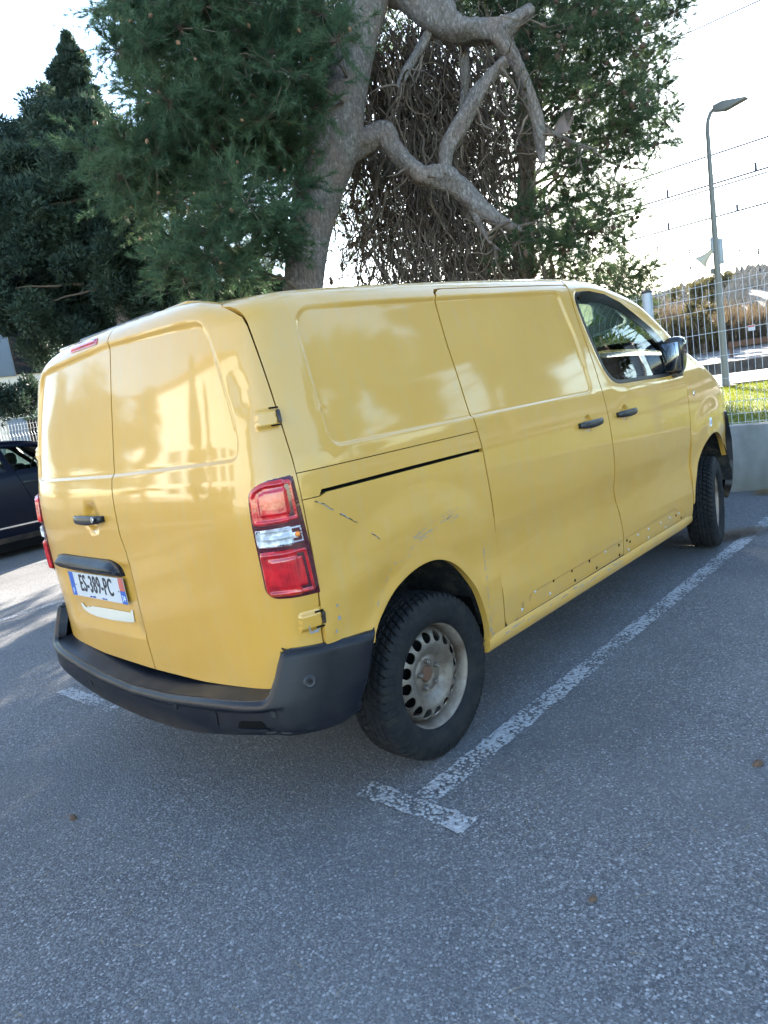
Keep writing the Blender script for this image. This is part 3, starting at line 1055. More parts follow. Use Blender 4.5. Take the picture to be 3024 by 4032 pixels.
def plate_on(name, poly, surf, m_, parent, lift, flange=.003, hgt=0, flip=RF):
    return panel(name, poly, surf, m_, parent, h=.02, flip=flip, lift=lift, flange=flange, bh=.01)
plate_on('tow_cover', rounded([(.520, .405), (.582, .412), (.584, .465), (.522, .460)], .01, 3), BUMP, M['plastic'], bumper, -.0045)
plate_on('reflector_recess', rounded([(.690, .424), (.812, .436), (.800, .462), (.700, .452)], .012, 3), BUMP, M['gap'], bumper, -.0045)
plate_on('lower_lip', rounded([(.695, .420), (.82, .432), (.822, .441), (.70, .431)], .004, 3), BUMP, M['plastic'], bumper, .004, .012)

# --- wing scuffs, flaked hinge paint (worn paint, hair-thin)
def strip(pts, wid, seed, surf=SIDE, lift=.0012, flip=SF, breaks=.25):
    r_ = np.random.default_rng(seed)
    P = resample(pts, .006, False)
    P = P + r_.normal(0, .0012, P.shape)
    T = np.gradient(P, axis=0); T /= np.linalg.norm(T, axis=1)[:, None] + 1e-9
    Nn = np.stack([-T[:, 1], T[:, 0]], 1)
    ww = wid * (.25 + .75 * r_.random(len(P)))
    A = P + Nn * ww[:, None]; B = P - Nn * ww[:, None]
    keep = r_.random(len(P)) > breaks
    def lf(Q):
        p = surf(Q[:, 0], Q[:, 1]); n = normals_of(surf, Q[:, 0], Q[:, 1]) * flip
        dd = d_wing(Q[:, 0], Q[:, 1]) if surf is SIDE else 0
        return p + n * (np.reshape(dd, (-1, 1)) + lift)
    A, B = lf(A), lf(B)
    n = len(P)
    F = [(i, i + 1, n + i + 1, n + i) for i in range(n - 1) if keep[i]]
    return np.vstack([A, B]), F
mb = MB()
lines = [([(-.500, 1.132), (-.439, 1.091)], .0022, .05), ([(-.414, 1.074), (-.347, 1.027)], .0022, .05), ([(-.289, .974), (-.257, .945)], .0016, .1),
         ([(.349, .793), (.353, .69), (.346, .60), (.339, .50)], .0028, .45), ([(.347, .76), (.350, .70)], .005, .5), ([(.336, .47), (.333, .40)], .004, .5), ([(.343, .56), (.340, .52)], .004, .55),
         ([(-.215, .838), (-.245, .800), (-.275, .76)], .0022, .5), ([(-.221, .842), (-.16, .845)], .0022, .5), ([(-.30, .745), (-.31, .72)], .002, .4), ([(-.485, .79), (-.488, .775)], .006, .1), ([(-.487, .752), (-.486, .738), (-.484, .73)], .009, .1), ([(-.50, .70), (-.515, .672)], .004, .4), ([(.32, .41), (.36, .372)], .004, .5)]
for i in range(26):
    a = rng.uniform(-.10, .16); b = .90 + (a + .1) * .16 + rng.normal(0, .012)
    L = rng.uniform(.02, .09)
    lines.append(([(a, b), (a + L, b + L * .22)], rng.uniform(.0006, .0018), .35))
for i in range(14):
    a = rng.uniform(-.16, .0); b = .86 + (a + .16) * .3 + rng.normal(0, .01)
    lines.append(([(a, b), (a + rng.uniform(.01, .04), b + rng.uniform(.0, .012))], rng.uniform(.0006, .0014), .4))
for i, (pts, wid, br) in enumerate(lines):
    V, F = strip(pts, wid, 100 + i, breaks=br)
    mb.add(V, F)
sc = mb.build('scuffs', M['primer'], wing); tag(sc, kind='stuff')
mb = MB()
for i, pts in enumerate(([(-.505, 1.134), (-.47, 1.118), (-.438, 1.090)], [(-.416, 1.075), (-.347, 1.026)], [(-.289, .974), (-.257, .945)], [(.12, .93), (.15, .937)])):
    V, F = strip(pts, .0017, 300 + i, lift=.0016, breaks=.08); mb.add(V, F)
tag(mb.build('scratches', M['trim'], wing), kind='stuff')
mb = MB()
for pts, wid in (([(.953, .745), (.955, .72)], .004), ([(.953, .722), (.985, .722)], .005), ([(.985, .724), (.99, .732)], .004)):
    V, F = strip(pts, wid, 7, REAR, .0168, RF, .1); mb.add(V, F)
tag(mb.build('flaked_paint', M['primer'], h_low), kind='stuff')
mb = MB()
for i in range(30):
    a = rng.uniform(.36, 1.9); V = [(a, -.9465 - .0, .352 - .01 * (a - .32) / 2.4 + rng.normal(0, .004)) for _ in range(1)]
    L = rng.uniform(.01, .05); z = V[0][2]; t = rng.uniform(.001, .003)
    mb.add([(a, -.9462, z - t), (a + L, -.9462, z - t * .4), (a + L * .9, -.9462, z + t), (a + L * .2, -.9462, z + t)], [(0, 1, 2, 3)])
tag(mb.build('scuffs', M['primer'], sill), kind='stuff')

# --- fixing holes and plugs of the missing rubbing strips
me_hole = MB().lathe([(0, .0016), (.0065, .0016), (.0085, 0)], axis='Z', n=12).build('strip_hole', M['gap'])
me_plug = MB().lathe([(0, .005), (.003, .005), (.004, .002), (.007, .0015), (.008, 0)], axis='Z', n=12).build('strip_plug', mat('dull_plug', (.42, .40, .36), .6))
hm, pm = me_hole.data, me_plug.data
bpy.data.objects.remove(me_hole); bpy.data.objects.remove(me_plug)
for x, z, kind in ((.591, .406, 1), (.710, .452, 1), (.840, .402, 1), (.880, .454, 0), (1.062, .450, 0), (1.088, .392, 0), (1.249, .448, 0), (1.327, .389, 0), (1.432, .447, 1), (1.604, .383, 0), (1.60, .44, 0),
                   (1.703, .440, 0), (1.742, .423, 0), (1.723, .381, 1), (1.851, .435, 1), (2.001, .433, 1), (1.997, .381, 1), (2.185, .427, 1), (2.263, .379, 1), (2.330, .425, 1), (2.433, .416, 0), (2.479, .419, 1), (2.524, .381, 0)):
    o = bpy.data.objects.new('strip_plug' if kind else 'strip_hole', pm if kind else hm); COL.objects.link(o)
    p, n, tu, tv = frame_on(SIDE, x, z, -.0015, SF)
    child_pose(o, slide if x < 1.66 else fdoor, p, n, tu, tv)
disc_on('fuel_lock', SIDE, 2.90, 1.138, .016, M['chrome'], fwing, .001, SF)
bdg = panel('wing_badge', rounded([(3.13, .885), (3.175, .885), (3.175, .945), (3.13, .945)], .006, 3), SIDE, M['white_ink'], fwing, h=.02, flip=SF, disp=d_fw, lift=.002, flange=.002)
panel('badge_stripe', [(3.142, .900), (3.157, .900), (3.157, .932), (3.142, .932)], SIDE, M['plate_blue'], bdg, h=.02, flip=SF, disp=d_fw, lift=.004, flange=.001)

# --- mirrored left flank (same sheet metal)
def mirror_tree(o, parent):
    c = o.copy(); COL.objects.link(c); c.parent = parent
    mw = Matrix.Diagonal((1, -1, 1, 1))
    if parent is van:
        c.matrix_local = Matrix.Diagonal((1, -1, 1, 1)) @ o.matrix_local
    for ch in o.children:
        if ch.get('kind') == 'stuff': continue
        d = ch.copy(); COL.objects.link(d); d.parent = c
    return c
for o in (side_panel, wing, slide, fdoor, fwing, sill):
    mirror_tree(o, van)

# --- door mirrors
def door_mirror(sg):
    t = bpy.data.objects.new('door_mirror', None); COL.objects.link(t); t.empty_display_size = .1
    t.location = (2.60, sg * .955, 1.40); place(t, van)
    # shell: rounded block, deeper at the front
    V = []; F = []
    rows = []
    for i, q in enumerate(np.linspace(-1, 1, 11)):
        k_ = math.sqrt(max(0, 1 - abs(q) ** 4.5)) * .93 + .07
        rows.append((q * .062, k_))
    nA = 20
    for x, k_ in rows:
        for a in np.linspace(0, 2 * math.pi, nA, endpoint=False):
            ca, sa = math.cos(a), math.sin(a)
            yy = .068 * k_ * math.copysign(abs(ca) ** .6, ca); zz_ = .118 * k_ * math.copysign(abs(sa) ** .6, sa)
            V.append((x + (.02 if zz_ > 0 else 0) * 0, yy - .0 - .010 * (zz_ / .118), zz_))
    for i in range(len(rows) - 1):
        for j in range(nA):
            j2 = (j + 1) % nA
            F.append((i * nA + j, i * nA + j2, (i + 1) * nA + j2, (i + 1) * nA + j))
    F.append(tuple(range(nA))); F.append(tuple((len(rows) - 1) * nA + j for j in range(nA)))
    mb = MB(); mb.add(V, F)
    o = mb.build('mirror_shell', M['glossblack'], sub=0); o.parent = t; o.location = (0, 0, 0)
    mb = MB(); mb.box((-.058, 0, .0), (.012, .118, .19)); o = mb.build('mirror_frame', M['plastic'], bevel=.02, seg=3); o.parent = t; o.location = (0, 0, 0)
    mb = MB(); mb.box((-.0655, 0, .0), (.003, .104, .168)); o = mb.build('mirror_glass', mat('mirror_glass', (.20, .22, .25), .03, metal=1.0), bevel=.012); o.parent = t; o.location = (0, 0, 0)
    mb = MB(); mb.tube([(.0, sg * -.02, -.09), (.015, sg * -.03, -.105), (.02, sg * -.06, -.100)], [.045, .040, .045], 12); mb.box((.01, sg * -.02, -.112), (.10, .09, .035))
    o = mb.build('mirror_foot', M['plastic'], bevel=.012); o.parent = t; o.location = (0, 0, 0)
door_mirror(-1); door_mirror(1)

# --- roof, windscreen, bonnet, nose
def cap(name, x0, x1, m_, n=30, crown=.045, parent=van, dz=0.0, edge=1.0):
    V = []; ny = 25
    for x in np.linspace(x0, x1, n):
        zt = float(z_top(x)) - .0006
        ye = float(side_y(np.array([x]), np.array([zt]))[0]) * edge
        for t in np.linspace(-1, 1, ny):
            V.append((x, t * ye, zt + dz + crown * (1 - t * t)))
    F = [(i * ny + j, i * ny + j + 1, (i + 1) * ny + j + 1, (i + 1) * ny + j) for i in range(n - 1) for j in range(ny - 1)]
    mb = MB(); mb.add(V, F)
    return mb.build(name, m_, parent)
roof = cap('roof', -.520, 2.06, PAINT)
for y in (.52, -.39):
    mb = MB(); mb.box((-.485, y, 1.848), (.07, .16, .022)); mb.build('roof_hinge_cover', PAINT, roof, bevel=.010, seg=3)
mb = MB(); mb.box((-.50, .06, 1.858), (.05, .62, .012)); mb.build('roof_gutter_seal', M['trim'], roof, bevel=.004)
cap('windscreen', 2.066, 3.10, M['glass'], 20, .09)
cap('bonnet', 3.106, 3.86, PAINT, 20, .06)
# front bumper and nose: swept round the front corner
def NOSE(t, z):
    """t -1..1 across the front"""
    t = np.asarray(t, float); z = np.asarray(z, float)
    a = np.abs(t)
    y = np.interp(a, [0, .4, .62, .76, .86, .93, 1.0], [0, .45, .68, .79, .850, .882, .915]) * np.sign(t)
    x = np.interp(a, [0, .4, .62, .76, .86, .93, 1.0], [4.156, 4.13, 4.06, 3.97, 3.87, 3.79, 3.70])
    k_ = np.interp(z, [.22, .30, .40, .55, .72, .92], [-.17, -.09, -.03, .01, .01, -.045])
    return np.stack([x + k_, y * (1 + .05 * k_), z], -1)
NF = 1.0 if normals_of(NOSE, np.array([.1]), np.array([.6]))[0][0] > 0 else -1.0
fb = [(-.995, .93), (-.99, .66), (-.985, .50), (-.96, .36), (-.86, .255), (-.5, .235), (.5, .235), (.86, .255), (.96, .36), (.985, .50), (.99, .66), (.995, .93), (.5, .95), (-.5, .95)]
panel('front_bumper', rounded(fb, .03, 4), NOSE, M['plastic'], van, h=.04, flip=NF, flange=.05)
def head_lamp(sg):
    P = rounded([(sg * .55, .96), (sg * .93, .97), (sg * .90, 1.06), (sg * .60, 1.05)], .02, 3)
    panel('head_lamp', P, lambda t, z: NOSE(t, z) + np.array([-.045, 0, 0]), M['clear'], van, h=.04, flip=NF, flange=.03)
head_lamp(-1); head_lamp(1)
mb = MB(); mb.box((3.82, 0, 1.0), (.20, 1.25, .16)); mb.build('grille', M['plastic'], van, bevel=.04, seg=3)

# --- inner shell, floor, cab interior
def loft_box(name, x0, x1, ins, zb, m_, n=14):
    mb = MB(); V = []
    prof = np.linspace(0, 1, 12)
    for x in np.linspace(x0, x1, n):
        zt = float(z_top(x)) - .05
        zs_ = zb + (zt - zb) * prof
        w_ = side_y(np.full(12, x), np.minimum(zs_, zt)) - ins
        ring = [(x, -a, b) for a, b in zip(w_, zs_)] + [(x, a, b) for a, b in zip(w_[::-1], zs_[::-1])]
        V += ring
    k_ = 24
    F = [(i * k_ + j, i * k_ + (j + 1) % k_, (i + 1) * k_ + (j + 1) % k_, (i + 1) * k_ + j) for i in range(n - 1) for j in range(k_)]
    F += [tuple(range(k_)), tuple((n - 1) * k_ + j for j in range(k_))]
    mb.add(V, F)
    return mb.build(name, m_, van)
loft_box('load_bay', -.52, 1.50, .055, .86, M['gap'])
mb = MB()
mb.box((-.47, 0, .66), (.16, 1.70, .40)); mb.box((.96, 0, .64), (1.24, 1.72, .48)); mb.box((1.6, 0, .34), (2.9, 1.5, .14)); mb.box((2.2, 0, .46), (1.0, 1.78, .20)); mb.box((-.3, 0, .42), (.7, 1.2, .2))
mb.build('underbody', M['gap'], van)
mb = MB(); mb.box((2.75, 0, 1.16), (.55, 1.66, .30)); mb.box((2.55, 0, 1.02), (.2, 1.6, .3))
mb.build('dashboard', M['gap'], van, bevel=.05, seg=3)
for y in (-.865, .865):
    mb = MB(); mb.box((2.12, y, .94), (1.05, .05, .715)); mb.box((2.15, y * 1.012, 1.287), (1.06, .075, .052)); mb.build('door_card', M['gap'], van)
def seat(y):
    t = bpy.data.objects.new('seat', None); COL.objects.link(t); t.location = (1.95, y, .6); place(t, van)
    M['seat'] = M.get('seat') or mat('dark_seat_cloth', (.02, .022, .028), .9)
    for nm, c, d, rx in (('seat_cushion', (.15, 0, .15), (.52, .48, .16), 0), ('backrest', (-.17, 0, .48), (.14, .46, .62), .22), ('headrest', (-.26, 0, .90), (.10, .26, .19), .15)):
        mb = MB(); mb.box((0, 0, 0), d, rot=Matrix.Rotation(-rx, 3, 'Y'))
        o = mb.build(nm, M['seat'], bevel=.05, seg=3); o.parent = t; o.location = c
for y in (-.52, 0.0, .48): seat(y)
mb = MB()
V = []
for i in range(28):
    a = 2 * math.pi * i / 28
    V.append((2.42 + .06 * math.sin(a), .45 + .18 * math.cos(a), 1.22 + .17 * math.sin(a)))
mb.tube(V + [V[0], V[1]], .015, 8, cap=False)
mb.build('steering_wheel', M['trim'], van)

# --- arch liners
def liner(cx, cz, a, top, ydir, y0=.93, y1=.52):
    mb = MB()
    n_ = 26; V = []
    for t in np.linspace(.10, math.pi - .10, n_):
        x = cx + a * math.cos(t); z = cz + (top - cz) * math.sin(t)
        V += [(x, ydir * y0, z), (x, ydir * (y0 - .03), z + .0), (x, ydir * y1, z)]
    F = [(i * 3 + j, i * 3 + j + 1, (i + 1) * 3 + j + 1, (i + 1) * 3 + j) for i in range(n_ - 1) for j in range(2)]
    mb.add(V, F)
    # back wall
    b = [(cx + a * math.cos(t), ydir * y1, cz + (top - cz) * math.sin(t)) for t in np.linspace(.10, math.pi - .10, n_)]
    mb.add(b, [tuple(range(n_))])
    return mb.build('arch_liner', M['liner'], van)
for yd in (-1, 1):
    liner(-.03, .36, .40, .835, yd, .925); liner(3.215, .36, .475, .86, yd, .905, .42)

# --- wheels
def tyre_mesh():
    half = [(.206, .080), (.212, .090), (.222, .0965), (.236, .1025), (.250, .1065), (.262, .1080), (.276, .1080), (.288, .1065), (.298, .1040), (.306, .1010), (.313, .0975), (.320, .0935), (.3255, .0890), (.3295, .0835)]
    tread = [(.3315 + .0035 * (1 - (y / .08) ** 2), y) for y in np.linspace(.078, -.078, 40)]
    prof = [(r, y) for r, y in half] + tread + [(r, -y) for r, y in half[::-1]]
    prof = np.array(prof)
    nT = 600
    th = np.linspace(0, 2 * np.pi, nT, endpoint=False)
    r = np.repeat(prof[None, :, 0], nT, 0); y = np.repeat(prof[None, :, 1], nT, 0); t = np.repeat(th[:, None], len(prof), 1)
    ay = np.abs(y)
    on = (ay < .092) & (r > .325)
    g = np.zeros_like(r)
    for yc, wd in ((.026, .0045), (.058, .004), (0.0, .0025)):
        g = np.maximum(g, 1 - sm(wd * .6, wd, np.abs(ay - yc)))
    ph = (t * 62 / (2 * np.pi) - ay * 16) % 1.0
    lat = (1 - sm(.07, .13, np.minimum(ph, 1 - ph))) * (ay > .012)
    ph2 = (t * 186 / (2 * np.pi) - ay * 48) % 1.0
    sipe = .35 * (1 - sm(.08, .16, np.minimum(ph2, 1 - ph2)))
    g = np.maximum(g, np.maximum(lat, sipe))
    r = r - .010 * g * on
    sh = (r > .300) & (r < .3265) & (ay > .080)
    ph = (t * 62 / (2 * np.pi) - .09 * 16) % 1.0
    r = np.where(sh, r - .005 * (1 - sm(.06, .11, np.minimum(ph, 1 - ph))), r)
    sw = (r > .285) & (r < .300)
    y = np.where(sw, y + np.sign(y) * .0030 * ((t * 62 / (2 * np.pi)) % 1 < .16), y)
    ring = (np.abs(r - .236) < .003) | (np.abs(r - .276) < .002)
    y = np.where(ring, y + np.sign(y) * .0030, y)
    y = y * .91; r = .206 + (r - .206) * .945
    V = np.stack([r * np.cos(t), y, r * np.sin(t)], -1).reshape(-1, 3)
    k_ = len(prof)
    i, j = np.meshgrid(np.arange(nT), np.arange(k_ - 1), indexing='ij')
    i2 = (i + 1) % nT
    F = np.stack([i * k_ + j, i * k_ + j + 1, i2 * k_ + j + 1, i2 * k_ + j], -1).reshape(-1, 4)
    me = mesh_np('tyre', V, F, True, [M['tyre']])
    me.set_sharp_from_angle(angle=R(40))
    return me
def disc_mesh():
    ry = pchip([.030, .036, .040, .066, .072, .090, .112, .128, .145, .165, .178, .190], [-.020, -.022, -.026, -.026, -.024, -.036, -.052, -.057, -.055, -.046, -.032, -.006])
    out = [(.190 * math.cos(t), .190 * math.sin(t)) for t in np.linspace(0, 2 * math.pi, 96, endpoint=False)]
    holes = [[(.154 * math.cos(a) + .0222 * math.cos(t), .154 * math.sin(a) + .0222 * math.sin(t)) for t in np.linspace(0, 2 * math.pi, 20, endpoint=False)][::-1] for a in np.arange(16) * 2 * math.pi / 16]
    holes.append([(.034 * math.cos(t), .034 * math.sin(t)) for t in np.linspace(0, 2 * math.pi, 28, endpoint=False)][::-1])
    def surf(u, v):
        r = np.hypot(u, v)
        y = ry(r)
        # raised spokes round the bolts
        an = np.arctan2(v, u)
        y = y - .004 * np.exp(-((r - .054) / .014) ** 2) * (.5 + .5 * np.cos(5 * an))
        return np.stack([u, y, v], -1)
    fl = 1.0 if normals_of(surf, np.array([.05]), np.array([.05]))[0][1] < 0 else -1.0
    o = panel('rim_disc', out, surf, M['rim'], None, holes=holes, h=.009, flip=fl, flange=.005, bh=.006)
    me = o.data; bpy.data.objects.remove(o)
    return me
def barrel_mesh():
    mb = MB()
    mb.lathe([(.2015, -.062), (.207, -.074), (.216, -.0815), (.2225, -.0845), (.2245, -.0815), (.222, -.077), (.214, -.0735), (.205, -.066), (.199, -.050), (.1965, -.030), (.195, -.006), (.192, .03), (.190, .09)][1:], axis='Y', n=96)
    o = mb.build('rim_barrel', M['rimlip'], angle=60); me = o.data; bpy.data.objects.remove(o); return me
def bolt_mesh():
    mb = MB()
    mb.lathe([(0, -.044), (.0055, -.044), (.0065, -.046), (.009, -.046), (.0105, -.043), (.0105, -.028), (.0125, -.022)], axis='Y', n=6)
    o = mb.build('wheel_bolt', M['nut'], bevel=.0006, seg=1); me = o.data; bpy.data.objects.remove(o); return me
def hubcap_mesh():
    mb = MB(); mb.lathe([(0, -.030), (.026, -.030), (.031, -.026), (.034, -.018)], axis='Y', n=28)
    o = mb.build('hub_cap', M['rust']); me = o.data; bpy.data.objects.remove(o); return me
def drum_mesh():
    mb = MB(); mb.lathe([(0, -.012), (.150, -.012), (.158, -.004), (.158, .05), (.0, .05)], axis='Y', n=40)
    o = mb.build('brake_drum', M['gap']); me = o.data; bpy.data.objects.remove(o); return me
TY, DI, BA, BO, HC, DR = tyre_mesh(), disc_mesh(), barrel_mesh(), bolt_mesh(), hubcap_mesh(), drum_mesh()
def wheel(x, sg, steer=0.0, spin=0.0):
    t = bpy.data.objects.new('wheel', None); COL.objects.link(t); t.empty_display_size = .1
    t.location = (x - 1.3, sg * .829, .3265)
    t.rotation_euler = (0, spin, steer if sg < 0 else steer + math.pi)
    t.parent = van
    for nm, me in (('tyre', TY), ('rim_disc', DI), ('rim_barrel', BA), ('hub_cap', HC), ('brake_drum', DR)):
        o = bpy.data.objects.new(nm, me); COL.objects.link(o); o.parent = t
    for i in range(5):
        a = .35 + i * 2 * math.pi / 5
        o = bpy.data.objects.new('wheel_bolt', BO); COL.objects.link(o); o.parent = t
        o.location = (.054 * math.cos(a), 0, .054 * math.sin(a))
wheel(0, -1); wheel(0, 1); wheel(3.285, -1, R(12)); wheel(3.285, 1, R(12))
# ------------------------------------------------------------------ ground, lines, walls, railway
m = M['asphalt'] = mat('asphalt', (.07, .07, .072), .85, spec=.35)
k = NT(m)
v1 = k.n('ShaderNodeTexVoronoi', feature='F1'); v1.inputs['Scale'].default_value = 110
k.l(k.tc.outputs['Object'], v1.inputs['Vector'])
v2 = k.n('ShaderNodeTexVoronoi', feature='F1'); v2.inputs['Scale'].default_value = 230
k.l(k.tc.outputs['Object'], v2.inputs['Vector'])
sep = k.n('ShaderNodeSeparateColor'); k.l(v1.outputs['Color'], sep.inputs[0])
sep2 = k.n('ShaderNodeSeparateColor'); k.l(v2.outputs['Color'], sep2.inputs[0])
stone = k.ramp(sep.outputs[0], [(.0, (.062, .063, .068)), (.45, (.112, .112, .115)), (.78, (.17, .170, .174)), (.94, (.27, .27, .275)), (1.0, (.37, .37, .37))])
fine = k.ramp(sep2.outputs[1], [(.0, (.058, .057, .06)), (.7, (.128, .128, .132)), (1.0, (.25, .25, .255))])
mask = k.ramp(v1.outputs['Distance'], [(.42, 1.0), (.60, 0.0)])
c = k.mix(mask, fine, stone)
blot = k.noise(1.1, 5, .6)
c = k.mix(k.math('MULTIPLY', k.ramp(blot, [(.35, 0.0), (.72, 1.0)]), .55), c, (.155, .154, .155))
stain = k.noise(.45, 5, .6)
c = k.mix(k.math('MULTIPLY', k.ramp(stain, [(.50, 0.0), (.68, 1.0)]), .55), c, (.062, .064, .070))
k.color(c)
hgt = k.math('ADD', k.math('MULTIPLY', mask, .7), k.math('MULTIPLY', sep2.outputs[0], .4))
hgt = k.math('ADD', hgt, k.math('MULTIPLY', sep.outputs[1], .5))
k.bump(hgt, .7, .005)

m = M['linepaint'] = mat('worn_white_road_paint', (.52, .53, .54), .75)
k = NT(m)
v1 = k.n('ShaderNodeTexVoronoi', feature='F1'); v1.inputs['Scale'].default_value = 70
k.l(k.tc.outputs['Object'], v1.inputs['Vector'])
wear = k.noise(3.2, 7, .75)
hole = k.math('ADD', k.math('MULTIPLY', v1.outputs['Distance'], .45), k.math('MULTIPLY', wear, .95))
al = k.ramp(hole, [(.68, 1.0), (.82, 0.0)])
cc = k.mix(k.ramp(k.noise(40, 4, .7), [(.35, 0.0), (.65, 1.0)]), (.21, .213, .217), (.37, .373, .377))
k.color(cc)
k.bump(k.math('SUBTRACT', 1.0, v1.outputs['Distance']), .6, .008)
tr = k.n('ShaderNodeBsdfTransparent'); mx = k.n('ShaderNodeMixShader')
k.l(al, mx.inputs[0]); k.l(tr.outputs[0], mx.inputs[1]); k.l(k.b.outputs[0], mx.inputs[2]); k.l(mx.outputs[0], k.out.inputs[0])

def sheet(name, pts, z, m_, **kw):
    mb = MB(); mb.add([(x, y, z) for x, y in pts], [tuple(range(len(pts)))])
    return tag(mb.build(name, m_, smooth=False), **kw)
sheet('car_park', [(-60, -60), (5.36, -60), (5.36, 3.45), (9.6, 3.45), (9.6, 12.5), (-60, 12.5)], 0.0, M['asphalt'], kind='structure')

def road_line(pts, label):
    """flat painted strip(s) following the asphalt, slightly ragged edges"""
    mb = MB()
    for (x0, x1, y0, y1) in pts:
        n = max(4, int(max(x1 - x0, y1 - y0) / .03))
        along_x = (x1 - x0) > (y1 - y0)
        A = []; B = []
        for i in range(n + 1):
            t = i / n
            e1, e2 = rng.normal(0, .0035), rng.normal(0, .0035)
            if along_x:
                A.append((x0 + (x1 - x0) * t, y0 + e1, .004)); B.append((x0 + (x1 - x0) * t, y1 + e2, .004))
            else:
                A.append((x0 + e1, y0 + (y1 - y0) * t, .004)); B.append((x1 + e2, y0 + (y1 - y0) * t, .004))
        mb.add(A + B, [(i, i + 1, n + 1 + i + 1, n + 1 + i) for i in range(n)])
    return tag(mb.build('painted_line', M['linepaint'], smooth=False), label, 'road marking', 'parking bay lines')
road_line([(-.305, 5.26, -1.082, -.980), (-.405, -.310, -1.265, -.775)], 'worn white T-shaped bay line beside the van\'s rear wheel')
road_line([(-.415, 5.26, 1.290, 1.390), (-.505, -.420, 1.02, 1.66)], 'worn white bay line running out from under the rear bumper')
road_line([(-.2, 5.0, 4.10, 4.20)], 'faded white bay line between the van and the dark car')
road_line([(.0, 5.0, 6.87, 6.98)], 'white bay line nearest the dark car')

# concrete
m = M['concrete'] = mat('cast_concrete', (.30, .29, .27), .9)
k = NT(m)
n1 = k.noise(2.2, 7, .65); n2 = k.noise(1.2, 4, .6, k.obj((1, 1, .25)))
c = k.mix(k.ramp(n1, [(.35, 0.0), (.68, 1.0)]), (.20, .20, .195), (.33, .325, .30))
c = k.mix(k.math('MULTIPLY', k.ramp(n2, [(.46, 0.0), (.64, 1.0)]), .8), c, (.085, .09, .075))
k.color(c); k.bump(k.noise(30, 5), .25, .01)
M['galv'] = mat('pale_grey_coated_steel', (.30, .33, .37), .45, metal=.2)
M['wire'] = mat('white_coated_wire', (.46, .48, .50), .5)

def wall_seg(name, p, q, h=.645, t=.17, label=''):
    p, q = Vector((*p, 0)), Vector((*q, 0))
    d = (q - p); L = d.length; c = (p + q) / 2
    mb = MB(); n = max(2, int(L / .8))
    rot = Matrix.Rotation(math.atan2(d.y, d.x), 3, 'Z')
    mb.box((c.x, c.y, h / 2), (L, t, h), rot=rot)
    w_ = mb.build('concrete_wall', M['concrete'], bevel=.008, seg=2)
    tag(w_, label, 'wall')
    return w_
wall_seg('', (5.365, -14), (5.365, 3.365), label='low grey concrete wall in front of the van below the mesh fence')
wall_seg('', (5.455, 3.45), (9.6, 3.45), label='low concrete wall running back beside the pine trunk')
wall_seg('', (9.685, 3.365), (9.685, 12.4), label='low concrete wall behind the pine and the cypress')
wall_seg('', (9.6, 12.485), (-12, 12.485), label='low concrete wall behind the dark car')

def fence_panel_mesh(Lp=2.42):
    """welded mesh panel, runs along +x local from 0, folds in local y"""
    zs = [.665, .75, .87, 1.10, 1.32, 1.55, 1.77, 1.90, 2.00]
    fold = {.75: .0, .87: .0}
    def off(z):
        a = 0.0
        for z0, z1 in ((.75, .87), (1.77, 1.90)):
            if z0 <= z <= z1:
                zm = (z0 + z1) / 2
                a = -.038 * (1 - abs(z - zm) / ((z1 - z0) / 2))
        return a
    mb = MB()
    zp = [.655, .75, .81, .87, 1.10, 1.32, 1.55, 1.77, 1.835, 1.90, 2.00, 2.035]
    n = int(Lp / .060)
    for i in range(n + 1):
        x = i * Lp / n
        mb.tube([(x, off(z), z) for z in zp], .0023, 4, cap=False)
    for z in zs:
        mb.tube([(-.01, off(z) + .005, z), (Lp / 2, off(z) + .005, z), (Lp + .01, off(z) + .005, z)], .0025, 4, cap=False)
    o = mb.build('wire_mesh', M['wire'], smooth=False)
    me = o.data; bpy.data.objects.remove(o); return me
FPM = fence_panel_mesh()
FPW = FPM.copy(); FPW.materials.clear(); FPW.materials.append(mat('lit_white_wire', (.80, .80, .78), .5))  # brighter copy of the fence wire, sunlight put into its colour
def post_mesh(h=2.06, r=.048):
    mb = MB()
    mb.tube([(0, 0, .60), (0, 0, 1.3), (0, 0, h)], r, 20)
    o = mb.build('post_tube', M['galv']); a = o.data; bpy.data.objects.remove(o)
    mb = MB(); mb.lathe([(0, h + .012), (r * .8, h + .012), (r * 1.12, h + .004), (r * 1.12, h - .016), (r, h - .016)], axis='Z', n=20)
    o = mb.build('post_cap', M['greyplastic']); b = o.data; bpy.data.objects.remove(o)
    return a, b
PMA, PMB = post_mesh()
def fence_run(x, y, ang, n, plab, glab, grp, FPM=FPM):
    d = Vector((math.cos(ang), math.sin(ang), 0))
    for i in range(n + 1):
        p = Vector((x, y, 0)) + d * (2.52 * i)
        t = empty('fence_post', p, plab[i] if isinstance(plab, list) else plab, 'post', 'posts of the ' + grp)
        for nm, me in (('post_tube', PMA), ('post_cap', PMB)):
            o = bpy.data.objects.new(nm, me); COL.objects.link(o); o.parent = t
        if i < n:
            q = p + d * .05
            t = empty('mesh_fence', q, glab[i] if isinstance(glab, list) else glab, 'fence', 'panels of the ' + grp)
            t.rotation_euler = (0, 0, ang)
            o = bpy.data.objects.new('wire_mesh', FPM); COL.objects.link(o); o.parent = t
g1 = 'fence ahead of the van'
pl = ['fence post further along the wall out of the van\'s way'] * 6
